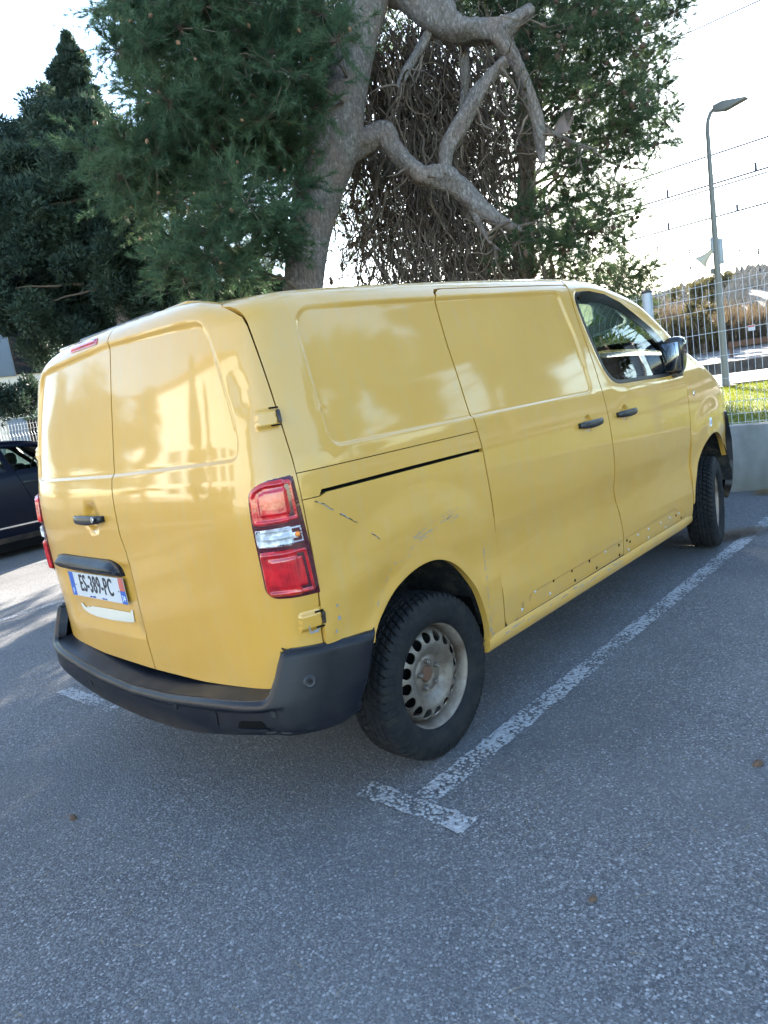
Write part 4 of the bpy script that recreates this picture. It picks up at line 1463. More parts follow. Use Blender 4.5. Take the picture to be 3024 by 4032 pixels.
fence_run(5.385, .30, R(-90), 4,
          ['round grey fence post rising behind the van\'s windscreen', 'fence post next along to the right of the lamp post'] + ['third fence post along, right of the mesh tag', 'fourth fence post along the concrete wall', 'last fence post at the far right of the wall'],
          ['white wire mesh fence panel in front of the lamp post', 'second wire mesh panel to the right along the wall'] + ['third wire mesh panel to the right along the wall', 'rightmost wire mesh panel on the concrete wall'], g1)
fence_run(5.385, .30 + 2.52, R(-90), 1, ['fence post hidden behind the van at the wall corner', 'x'], ['white wire mesh fence panel seen through the van\'s side window'], g1)
bpy.data.objects.remove([o for o in bpy.data.objects if o.get('label') == 'x'][0].children[0]); bpy.data.objects.remove([o for o in bpy.data.objects if o.get('label') == 'x'][0].children[0]); bpy.data.objects.remove([o for o in bpy.data.objects if o.get('label') == 'x'][0])
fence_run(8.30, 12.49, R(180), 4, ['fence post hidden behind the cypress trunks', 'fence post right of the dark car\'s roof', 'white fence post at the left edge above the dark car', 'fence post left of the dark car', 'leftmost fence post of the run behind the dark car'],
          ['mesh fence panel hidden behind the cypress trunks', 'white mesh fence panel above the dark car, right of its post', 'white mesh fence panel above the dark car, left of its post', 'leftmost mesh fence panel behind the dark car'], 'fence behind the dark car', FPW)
mb = MB(); mb.box((5.375, -.648, 1.535), (.003, .062, .052))
ft = tag(mb.build('fence_tag', M['plate_white'], bevel=.001), 'small white maker\'s tag wired to the mesh fence', 'tag')
mb = MB(); mb.box((5.3729, -.648, 1.55), (.0012, .056, .016)); mb.build('tag_print', M['plate_red'], ft)

# grass bank behind the wall
m = M['turf'] = mat('turf', (.09, .13, .03), .95)
k = NT(m)
c = k.mix(k.ramp(k.noise(1.5, 5), [(.4, 0.0), (.65, 1.0)]), (.07, .11, .02), (.13, .16, .04)); k.color(c); k.bump(k.noise(60, 4), .6, .03)
m = M['blade'] = mat('grass_blade', (.13, .20, .035), .6)
k = NT(m)
c = k.mix(k.ramp(k.noise(3, 4), [(.35, 0.0), (.65, 1.0)]), (.085, .115, .010), (.145, .150, .016)); k.color(c)
tl = k.n('ShaderNodeBsdfTranslucent'); k.l(c, tl.inputs[0]); mx = k.n('ShaderNodeMixShader'); mx.inputs[0].default_value = .5
k.l(k.b.outputs[0], mx.inputs[1]); k.l(tl.outputs[0], mx.inputs[2]); k.l(mx.outputs[0], k.out.inputs[0])
sheet('grass_bank', [(5.45, -60), (12.6, -60), (12.6, 40), (9.77, 40), (9.77, 3.53), (5.45, 3.53)], .62, M['turf'], kind='structure')
def blades(n, x0, x1, y0, y1, z, h, w_, m_, name):
    a = rng.uniform(x0, x1, n); b = rng.uniform(y0, y1, n); hh = h * rng.uniform(.4, 1.2, n)
    th = rng.uniform(0, 6.28, n); ln = rng.uniform(-.6, .6, (n, 2)) * hh[:, None]
    dx, dy = np.cos(th) * w_, np.sin(th) * w_
    P = np.stack([np.stack([a - dx, b - dy, np.full(n, z)], 1), np.stack([a + dx, b + dy, np.full(n, z)], 1), np.stack([a + ln[:, 0], b + ln[:, 1], z + hh], 1)], 1).reshape(-1, 3)
    F = np.arange(3 * n).reshape(-1, 3)
    return obj_from(name, mesh_np(name, P, F, False, [m_]))
tag(blades(42000, 5.5, 12.5, -3.2, 3.3, .615, .065, .0045, M['blade'], 'lawn_grass'), 'short sunlit yellow-green grass behind the concrete wall', 'grass', kind='stuff')

# railway platforms
m = M['platform'] = mat('pink_grey_platform', (.36, .30, .28), .9)
k = NT(m); k.color(k.mix(k.ramp(k.noise(1.5, 6), [(.35, 0.0), (.7, 1.0)]), (.09, .073, .068), (.145, .12, .11)))
M['darkface'] = mat('dark_stained_concrete', (.075, .07, .065), .95)
k = NT(M['darkface']); k.color(k.mix(k.ramp(k.noise(2.5, 6), [(.4, 0.0), (.7, 1.0)]), (.045, .042, .04), (.11, .10, .09)))
M['ballast'] = mat('ballast', (.12, .105, .09), .95)
k = NT(M['ballast']); k.color(k.mix(k.ramp(k.voro(14, out='Distance'), [(.1, 0.0), (.7, 1.0)]), (.16, .14, .12), (.06, .05, .045))); k.bump(k.voro(14), .8, .05)
mb = MB(); mb.box((12.85, 0, .60), (.5, 120, .14)); tag(mb.build('kerb_strip', M['darkface'], bevel=.02), kind='structure')
mb = MB(); mb.box((15.55, 0, .33), (4.9, 120, .66)); tag(mb.build('near_platform', M['platform'], bevel=.03), kind='structure')
mb = MB(); mb.box((24.62, 0, .40), (1.2, 120, .82)); far_p = tag(mb.build('far_platform_edge', M['darkface'], bevel=.02), kind='structure')
mb = MB(); mb.add([(24.0, -60, .825), (24.0, 60, .825), (36, 60, 1.16), (36, -60, 1.16)], [(0, 1, 2, 3)]); tag(mb.build('far_platform', M['platform'], smooth=False), kind='structure')
sheet('track_bed', [(18.0, -60), (24.02, -60), (24.02, 60), (18.0, 60)], -.15, M['ballast'], kind='structure')
M['rail'] = mat('rail_steel', (.16, .11, .08), .45, metal=.7)
for x in (19.6, 21.035):
    mb = MB(); mb.box((x, 0, -.04), (.07, 120, .03)); mb.box((x, 0, -.10), (.02, 120, .10)); mb.box((x, 0, -.145), (.14, 120, .02))
    tag(mb.build('railway_rail', M['rail'], smooth=False), 'nearer steel rail on the ballast between the platforms' if x < 20 else 'farther steel rail on the ballast between the platforms', 'rail', 'railway rails')
# rusty barrier on the far platform
mb = MB()
br = empty('steel_barrier', (27.0, 5.4, 1.0), 'brown steel barrier rail on the far platform behind the lamp post', 'barrier')
mb = MB(); mb.box((27.0, 1.4, 1.36), (.06, 9.4, .20)); mb.build('beam', M['rust'], br, bevel=.01)
for y in (6.02, 3.4, .8, -1.8):
    mb = MB(); mb.box((27.05, y, 1.16), (.08, .10, .54)); mb.build('post', M['rust'], br, bevel=.01)

# field and hills
m = M['dryland'] = mat('dry_ground', (.13, .11, .07), .95)
sheet('field', [(35.9, -600), (900, -600), (900, 900), (35.9, 900)], 1.14, M['dryland'], kind='structure')
sheet('outer_ground', [(-600, -600), (12.6, -600), (12.6, -60), (-60, -60), (-60, 12.57), (9.77, 12.57), (9.77, 40), (12.6, 40), (12.6, 900), (-600, 900)], -.03, M['dryland'], kind='structure')
m = M['hill'] = mat('scrub_hillside', (.10, .10, .065), .95)
k = NT(m); k.color(k.mix(k.ramp(k.noise(.06, 7, .65), [(.40, 0.0), (.62, 1.0)]), (.010, .014, .010), (.028, .027, .021)))
def hill():
    V = []; na, nr = 150, 12
    prof = np.array([0, .10, .25, .42, .60, .76, .88, .95, 1.0, .98, .9, .7])
    r_ = np.linspace(170, 420, nr)
    azs = np.linspace(-75, 75, na)
    hk = []
    for a in azs:
        el = 3.95 + .55 * math.sin(a * .055 + .9) + .25 * math.sin(a * .19) + .12 * math.sin(a * .47 + 2)
        el *= 1.0 - .45 * sm(30, 60, np.array(a)) - .3 * sm(-25, -60, np.array(a))
        for j in range(nr):
            z = 1.1 + math.tan(R(float(el))) * 330 * prof[j] + 1.5 * math.sin(a * .8 + j) * prof[j]
            V.append((math.cos(R(a)) * r_[j] - 2, math.sin(R(a)) * r_[j] - 2.6, z))
    F = [(i * nr + j, i * nr + j + 1, (i + 1) * nr + j + 1, (i + 1) * nr + j) for i in range(na - 1) for j in range(nr - 1)]
    mb = MB(); mb.add(V, F)
    tag(mb.build('hill', M['hill']), kind='structure')
    return np.array(V).reshape(na, nr, 3)
HV = hill()
m = M['farwood'] = mat('far_wood', (.045, .06, .03), .95)
k = NT(m); k.color(k.mix(k.ramp(k.noise(.3, 4), [(.35, 0.0), (.65, 1.0)]), (.009, .015, .010), (.018, .025, .016)))
def far_wood():
    """small rough crowns scattered over the hill"""
    base = []
    for i in range(7):
        for j in range(4):
            base.append((i, j))
    Vs = []; Fs = []; b = 0
    n = 6500
    th = np.linspace(0, 2 * np.pi, 7, endpoint=False)
    for q in range(n):
        i = rng.integers(35, 115) ; j = min(10, int(rng.beta(2.4, 1.2) * 9.6))
        t, s_ = rng.random(2)
        j2 = j + 1
        p = HV[i, j] * (1 - t) * (1 - s_) + HV[i + 1, j] * t * (1 - s_) + HV[i, j2] * (1 - t) * s_ + HV[i + 1, j2] * t * s_
        r = rng.uniform(.7, 1.6); h = r * rng.uniform(1.2, 3.4)
        rows = []
        for zz_, rr in ((-.2, .7), (.2, 1.0), (.55, .8), (.85, .4), (1.0, .08)):
            jit = rng.uniform(.65, 1.3, 7)
            rows.append(np.stack([p[0] + r * rr * jit * np.cos(th), p[1] + r * rr * jit * np.sin(th), np.full(7, p[2] + h * zz_)], 1))
        Vs.append(np.concatenate(rows))
        for a in range(4):
            for c_ in range(7):
                c2 = (c_ + 1) % 7
                Fs.append((b + a * 7 + c_, b + a * 7 + c2, b + (a + 1) * 7 + c2, b + (a + 1) * 7 + c_))
        b += 35
    o = obj_from('hillside_wood', mesh_np('hillside_wood', np.concatenate(Vs), np.array(Fs), False, [M['farwood']]))
    tag(o, 'scattered dark pines covering the far hillside and its ridge', 'wood', kind='stuff')
far_wood()

# dry reeds and scrub beyond the railway
m = M['reed'] = mat('dry_reed', (.26, .17, .07), .8)
k = NT(m)
c = k.mix(k.ramp(k.noise(.35, 4), [(.38, 0.0), (.64, 1.0)]), (.055, .043, .028), (.115, .080, .042)); k.color(c)
tl = k.n('ShaderNodeBsdfTranslucent'); k.l(c, tl.inputs[0]); mx = k.n('ShaderNodeMixShader'); mx.inputs[0].default_value = .4
k.l(k.b.outputs[0], mx.inputs[1]); k.l(tl.outputs[0], mx.inputs[2]); k.l(mx.outputs[0], k.out.inputs[0])
def reeds():
    n = 26000
    a = 35.5 + rng.random(n) ** 1.3 * 12; b = rng.uniform(-14, 26, n)
    top = 2.35 + .55 * np.sin(b * .55 + 1) + .35 * np.sin(b * 1.7) + .25 * np.sin(b * 3.9 + a)
    hh = top * rng.uniform(.45, 1.05, n)
    th = rng.uniform(0, 3.14, n); w_ = rng.uniform(.012, .035, n)
    dx, dy = np.cos(th) * w_, np.sin(th) * w_
    ln = rng.normal(0, .14, (n, 2)) * hh[:, None]
    z = np.full(n, 1.12)
    P0 = np.stack([a - dx, b - dy, z], 1); P1 = np.stack([a + dx, b + dy, z], 1)
    P2 = np.stack([a + ln[:, 0] * .5 - dx, b + ln[:, 1] * .5 - dy, z + hh * .65], 1); P3 = np.stack([a + ln[:, 0] * .5 + dx, b + ln[:, 1] * .5 + dy, z + hh * .65], 1)
    P4 = np.stack([a + ln[:, 0] * 1.3, b + ln[:, 1] * 1.3, z + hh], 1)
    P = np.stack([P0, P1, P2, P3, P4], 1).reshape(-1, 3)
    o_ = np.arange(n) * 5
    F = np.concatenate([np.stack([o_, o_ + 1, o_ + 3], 1), np.stack([o_, o_ + 3, o_ + 2], 1), np.stack([o_ + 2, o_ + 3, o_ + 4], 1)])
    tag(obj_from('reed_bed', mesh_np('reed_bed', P, F, False, [M['reed']])), 'tall tan and orange dry reeds beyond the railway platform', 'reeds', kind='stuff')
reeds()

# ------------------------------------------------------------------ lamp post with loudspeaker
lp = empty('lamp_post', (12.31, 1.75, .62), 'curved grey lamp post with a horn loudspeaker beyond the mesh fence', 'lamp post')
M['pole'] = mat('aged_grey_pole', (.17, .165, .155), .6)
mb = MB()
mb.tube([(12.31, 1.75, .62), (12.31, 1.75, 1.6), (12.31, 1.75, 3.2), (12.31, 1.745, 4.7), (12.312, 1.742, 5.15), (12.318, 1.725, 5.33), (12.33, 1.68, 5.44), (12.345, 1.62, 5.49)], [.070, .062, .053, .040, .036, .034, .033, .032], 16)
mb.build('pole', M['pole'], lp)
mb = MB(); mb.box((12.31, 1.75, .64), (.30, .30, .04)); mb.build('base_plate', M['rust'], lp, bevel=.01)
mb = MB()
mb.add([(12.30, 1.63, 5.44), (12.39, 1.63, 5.44), (12.30, 1.63, 5.55), (12.39, 1.63, 5.55), (12.29, 1.45, 5.40), (12.45, 1.45, 5.40), (12.30, 1.47, 5.57), (12.44, 1.47, 5.57), (12.30, 1.08, 5.475), (12.47, 1.08, 5.475), (12.31, 1.10, 5.50), (12.46, 1.10, 5.50)],
       [(0, 1, 3, 2), (0, 4, 5, 1), (2, 3, 7, 6), (0, 2, 6, 4), (1, 5, 7, 3), (4, 8, 9, 5), (6, 7, 11, 10), (4, 6, 10, 8), (5, 9, 11, 7), (8, 10, 11, 9)])
mb.build('lamp_head', M['pole'], lp, bevel=.012)
mb = MB(); mb.box((12.34, 1.68, 3.08), (.12, .07, .44)); mb.build('control_box', M['galv'], lp, bevel=.01)
mb = MB(); mb.box((12.28, 1.80, 3.22), (.06, .05, .26)); mb.build('junction_box', M['galv'], lp, bevel=.008)
mb = MB()
ax = Vector((-.10, .52, -.42)).normalized(); s0 = Vector((12.28, 1.84, 3.10))
prof = [(0, .04), (.05, .045), (.10, .055), (.16, .075), (.22, .105), (.26, .14), (.27, .15)]
mb.tube([tuple(s0 + ax * (t - .04)) for t, r in prof], [r for t, r in prof], 18)
mb.build('loudspeaker_horn', mat('pale_cream_plastic', (.46, .40, .31), .6), lp)
mb = MB(); mb.tube([(12.31, 1.75, 3.12), (12.29, 1.84, 3.11)], .012, 6); mb.build('horn_bracket', M['pole'], lp)
mb = MB(); mb.box((12.29, 1.83, 2.76), (.07, .06, .10)); mb.build('sensor_box', M['pole'], lp, bevel=.015)

# ------------------------------------------------------------------ overhead railway wires
M['cable'] = mat('dark_overhead_cable', (.05, .05, .07), .6)
def cable(z, r, lab, sag=.0, x=20.0):
    mb = MB(); mb.tube([(x, y, z - sag * math.sin((y + 40) * .06)) for y in np.linspace(-60, 70, 27)], r, 5)
    return tag(mb.build('overhead_wire', M['cable']), lab, 'wire', 'overhead railway wires')
for z, r, lab in ((9.78, .020, 'topmost overhead wire at the upper right corner'), (9.18, .014, 'second overhead wire below the topmost at upper right'), (6.53, .026, 'overhead wire just above the bend of the tree\'s right edge'), (6.47, .016, 'thin overhead wire close under a thicker one'),
                  (5.99, .012, 'thin messenger wire carrying short droppers'), (5.78, .028, 'thick contact wire hanging below the droppers'), (5.67, .024, 'overhead wire just under the contact wire'), (5.48, .013, 'faint overhead wire above mid height of the lamp post'),
                  (5.07, .011, 'faint thin messenger wire of the lower pair'), (4.91, .026, 'lower contact wire crossing the lamp post'), (4.33, .014, 'lowest overhead wire near the loudspeaker')):
    cable(z, r, lab)
for y, z0, z1, lab in ((5.31, 5.99, 5.78, 'upper dropper between wires, left of the lamp post'), (2.98, 5.99, 5.78, 'upper dropper between wires, right of the lamp post'), (5.36, 5.10, 4.92, 'lower dropper between wires, left of the lamp post'), (3.50, 5.07, 4.91, 'lower dropper between wires, right of the lamp post')):
    mb = MB(); mb.tube([(20, y, z0), (20, y, z1)], .035, 6)
    tag(mb.build('wire_dropper', M['cable']), lab, 'dropper', 'wire droppers')
for y, z, lab in ((5.73, 4.44, 'leftmost hanging insulator, nearest the tree'), (4.84, 4.18, 'second hanging insulator, between tree and loudspeaker'), (3.51, 3.82, 'hanging insulator just right of the lamp post'), (3.05, 3.72, 'rightmost hanging insulator under the overhead wires')):
    t = empty('insulator', (20, y, z), lab, 'insulator', 'insulators under the wires')
    mb = MB(); mb.lathe([(.008, .22), (.012, .12), (.035, .10), (.015, .08), (.045, .05), (.015, .03), (.045, .0), (.015, -.02), (.04, -.05), (.012, -.08), (.010, -.16)], (20, y, z), 'Z', 10); mb.build('insulator_body', M['cable'], t)
    mb = MB(); mb.tube([(20, y, z + .2), (20, y + .02, 4.34 if z < 4.2 else 4.9)], .005, 4); mb.tube([(20, y, z - .14), (20.0, y, z - .44)], .004, 4); mb.build('hanger', M['cable'], t)
    mb = MB(); mb.box((20, y, z - .47), (.05, .05, .09)); mb.build('clamp', M['cable'], t, bevel=.01)
# ------------------------------------------------------------------ tree skeleton data (x, y, z, radius)
TRUNK = [(5.28,5.60,2.29,0.32),(5.39,5.52,2.75,0.30),(5.48,5.44,3.17,0.29),(5.62,5.32,3.85,0.32),(5.81,5.16,4.47,0.37),(5.97,5.02,4.96,0.42),(6.11,4.91,5.33,0.41),(6.28,4.77,5.81,0.33),(6.47,4.61,6.41,0.32),(6.67,4.44,7.00,0.33),(6.88,4.26,7.70,0.31),(7.13,4.05,8.73,0.26),(7.38,3.85,9.96,0.19)]
LIMB_A = [(6.14,4.88,5.01,0.24),(6.36,4.65,5.10,0.18),(6.58,4.41,5.16,0.17),(6.65,4.30,4.96,0.15),(6.75,4.16,4.69,0.16),(6.88,4.00,4.48,0.16),(7.08,3.78,4.42,0.17),(7.24,3.60,4.20,0.15),(7.41,3.40,3.88,0.14),(7.58,3.21,3.67,0.11),(7.74,3.02,3.50,0.07)]
LIMB_B = [(7.12,3.80,4.42,0.14),(7.13,3.72,4.75,0.12),(7.23,3.58,5.01,0.13),(7.37,3.39,5.28,0.12),(7.49,3.23,5.52,0.11),(7.59,3.08,5.67,0.10),(7.70,2.92,5.80,0.09)]
LIMB_C = [(6.82,4.31,7.34,0.30),(7.10,4.00,7.10,0.31),(7.33,3.74,6.70,0.30),(7.49,3.53,6.43,0.22),(7.67,3.31,6.34,0.19),(7.85,3.08,6.29,0.16),(7.99,2.88,6.36,0.12),(8.16,2.67,6.49,0.09)]
LIMB_D = [(7.72,3.04,6.22,0.14),(7.90,2.93,5.92,0.12),(8.04,2.87,5.61,0.11),(8.15,2.83,5.24,0.10),(8.24,2.81,4.92,0.09),(8.27,2.83,4.48,0.06)]
LIMB_E = [(8.28,2.83,4.97,0.05),(8.53,2.71,4.87,0.04),(8.80,2.56,4.73,0.04),(9.14,2.37,4.61,0.02)]
LIMB_F = [(7.23,3.84,6.42,0.09),(7.10,3.95,6.21,0.08),(6.94,4.08,5.99,0.07),(6.81,4.19,5.75,0.04)]
LIMB_G = [(7.79,3.63,6.37,0.07),(7.80,3.66,6.00,0.07),(7.76,3.75,5.57,0.06),(7.59,3.92,5.08,0.04)]
LIMB_H = [(7.32,3.50,4.06,0.10),(7.33,3.45,3.72,0.06),(7.38,3.36,3.44,0.03),(7.45,3.26,3.29,0.02)]
PINE_LEFT = [(3.74,4.33,5.47,0.44),(3.61,4.42,6.30,0.58),(4.70,4.77,6.05,0.57),(4.28,5.91,5.38,0.37),(5.80,4.64,6.94,0.55),(5.86,4.69,7.16,0.36),(3.87,4.71,5.10,0.43),(4.54,3.97,5.39,0.51),(3.59,5.05,3.81,0.43),(5.05,4.71,5.02,0.41),(3.55,5.62,3.34,0.57),(4.96,5.55,6.41,0.51),(4.31,4.40,4.97,0.50),(5.18,5.55,5.89,0.40),(3.67,5.46,3.93,0.52),(5.08,6.27,3.56,0.52),(5.63,4.90,6.65,0.55),(3.98,5.52,4.96,0.57),(3.17,4.64,5.08,0.45),(6.35,5.19,6.19,0.40),(3.06,5.57,4.94,0.47),(5.23,5.73,7.11,0.42),(4.61,6.23,4.78,0.43),(5.25,4.83,5.54,0.52),(4.48,5.81,4.54,0.36),(3.11,4.84,5.82,0.41),(4.09,5.00,3.48,0.44),(3.63,5.37,4.26,0.54),(3.79,4.26,6.25,0.48),(3.06,6.33,5.09,0.49),(4.96,4.97,5.03,0.47),(3.84,4.69,4.22,0.58),(3.47,5.24,5.20,0.37),(5.72,4.75,6.56,0.41),(4.33,6.67,5.67,0.40),(4.48,4.17,5.69,0.43),(3.38,4.46,5.82,0.37),(5.61,4.58,6.15,0.56),(3.78,5.78,4.72,0.38),(4.74,4.89,3.74,0.45),(5.07,4.26,5.22,0.44),(3.93,5.76,6.95,0.46),(5.30,4.06,6.28,0.57),(4.52,3.72,6.32,0.56),(4.99,6.02,6.58,0.57),(4.26,4.34,4.00,0.43),(4.44,5.79,5.80,0.53),(4.47,5.39,4.76,0.54),(4.35,6.54,6.36,0.47),(3.45,4.82,3.43,0.47),(5.16,5.10,6.45,0.40),(3.24,5.24,4.65,0.57),(4.97,5.52,6.23,0.58),(4.96,4.73,4.36,0.50),(4.27,4.54,6.05,0.56),(3.94,5.90,4.95,0.38),(3.56,4.56,3.91,0.41),(4.30,6.27,6.91,0.57),(4.78,5.67,5.84,0.52),(3.91,6.69,4.88,0.57),(4.99,4.80,4.84,0.41),(5.34,5.90,5.14,0.40),(3.77,6.81,4.70,0.36),(4.61,5.81,6.54,0.54),(5.23,5.97,7.04,0.55),(3.67,4.33,6.07,0.51),(4.03,4.83,6.22,0.52),(3.67,4.97,5.52,0.48),(4.55,5.18,4.96,0.38),(4.80,4.83,6.66,0.57),(3.70,7.11,4.88,0.39),(5.83,5.01,5.90,0.46),(5.03,4.18,6.47,0.39),(3.81,6.41,4.56,0.45),(3.80,5.35,6.22,0.47),(5.74,5.50,7.49,0.46),(3.85,4.97,5.16,0.54),(4.75,6.21,7.21,0.39),(4.90,4.80,5.36,0.51),(4.57,5.71,4.04,0.38),(5.85,5.42,5.21,0.54),(4.91,4.27,5.82,0.37),(3.78,6.04,7.23,0.49),(4.44,5.73,4.90,0.41),(3.62,4.96,3.23,0.58),(3.74,5.86,3.88,0.53),(3.06,5.75,4.65,0.48),(3.02,5.27,5.85,0.45),(4.10,4.20,3.74,0.40),(3.90,4.97,4.82,0.48),(4.80,5.22,5.86,0.53),(3.41,4.86,5.01,0.42),(5.33,5.43,4.97,0.40),(4.25,6.25,6.44,0.49),(4.21,6.95,7.38,0.51),(3.98,4.05,6.34,0.44),(4.98,6.23,6.42,0.43),(4.70,6.17,5.52,0.45),(5.33,5.13,5.39,0.37),(5.34,5.45,6.88,0.57),(5.42,5.30,4.79,0.57),(3.84,5.76,4.56,0.54),(3.70,4.24,3.89,0.51),(6.44,4.83,6.79,0.57),(6.64,4.86,7.54,0.56),(3.39,5.86,4.81,0.52),(4.94,5.90,5.34,0.54),(5.72,5.42,6.76,0.54),(5.03,3.64,5.73,0.48),(3.30,5.45,3.50,0.46),(4.00,6.38,6.14,0.49),(3.37,4.69,6.17,0.58),(3.15,5.43,4.87,0.40),(4.38,5.04,6.93,0.55),(5.11,5.56,3.78,0.47),(3.85,4.25,3.65,0.40),(3.27,5.17,6.54,0.42),(3.33,5.15,5.34,0.45),(5.37,5.80,5.29,0.40),(5.58,5.67,6.00,0.40),(5.18,7.45,7.83,0.69),(6.84,6.29,7.00,0.68),(4.55,8.24,5.47,0.72),(5.28,6.84,4.10,0.59),(7.03,6.51,8.00,0.64),(5.01,7.14,7.99,0.56),(4.83,7.69,7.92,0.72),(6.17,6.00,5.53,0.74),(6.57,6.75,5.35,0.60),(5.70,7.73,4.67,0.73),(6.45,7.01,6.34,0.64),(4.82,7.64,7.49,0.74),(5.66,6.66,6.90,0.60),(5.90,6.53,5.35,0.63),(5.66,6.94,7.81,0.57),(7.59,5.98,7.78,0.57),(4.86,7.21,5.70,0.75),(6.46,6.43,6.39,0.67),(5.65,7.76,7.04,0.58),(5.22,6.72,5.91,0.62),(6.73,6.93,8.53,0.68),(6.22,7.30,7.59,0.62),(4.79,7.47,4.36,0.63),(6.89,6.33,6.44,0.58),(5.56,7.80,5.61,0.75),(6.12,6.59,4.08,0.62),(4.67,7.51,5.00,0.71),(5.24,7.31,6.24,0.63),(5.20,6.99,5.68,0.68),(5.94,6.67,8.00,0.68),(6.87,6.01,7.32,0.68),(5.76,6.31,7.41,0.65),(5.84,7.07,5.31,0.63),(5.60,7.90,5.05,0.68),(4.84,7.70,5.54,0.59),(5.71,6.76,4.42,0.67),(5.82,7.00,6.40,0.71),(5.28,7.75,6.60,0.63),(6.41,6.27,7.09,0.70),(6.64,7.01,7.45,0.68),(5.45,7.97,7.34,0.65),(5.09,7.54,5.22,0.66),(4.90,8.40,5.99,0.75),(7.98,5.94,8.44,0.65),(5.40,8.04,4.19,0.60),(5.17,7.08,7.28,0.69)]
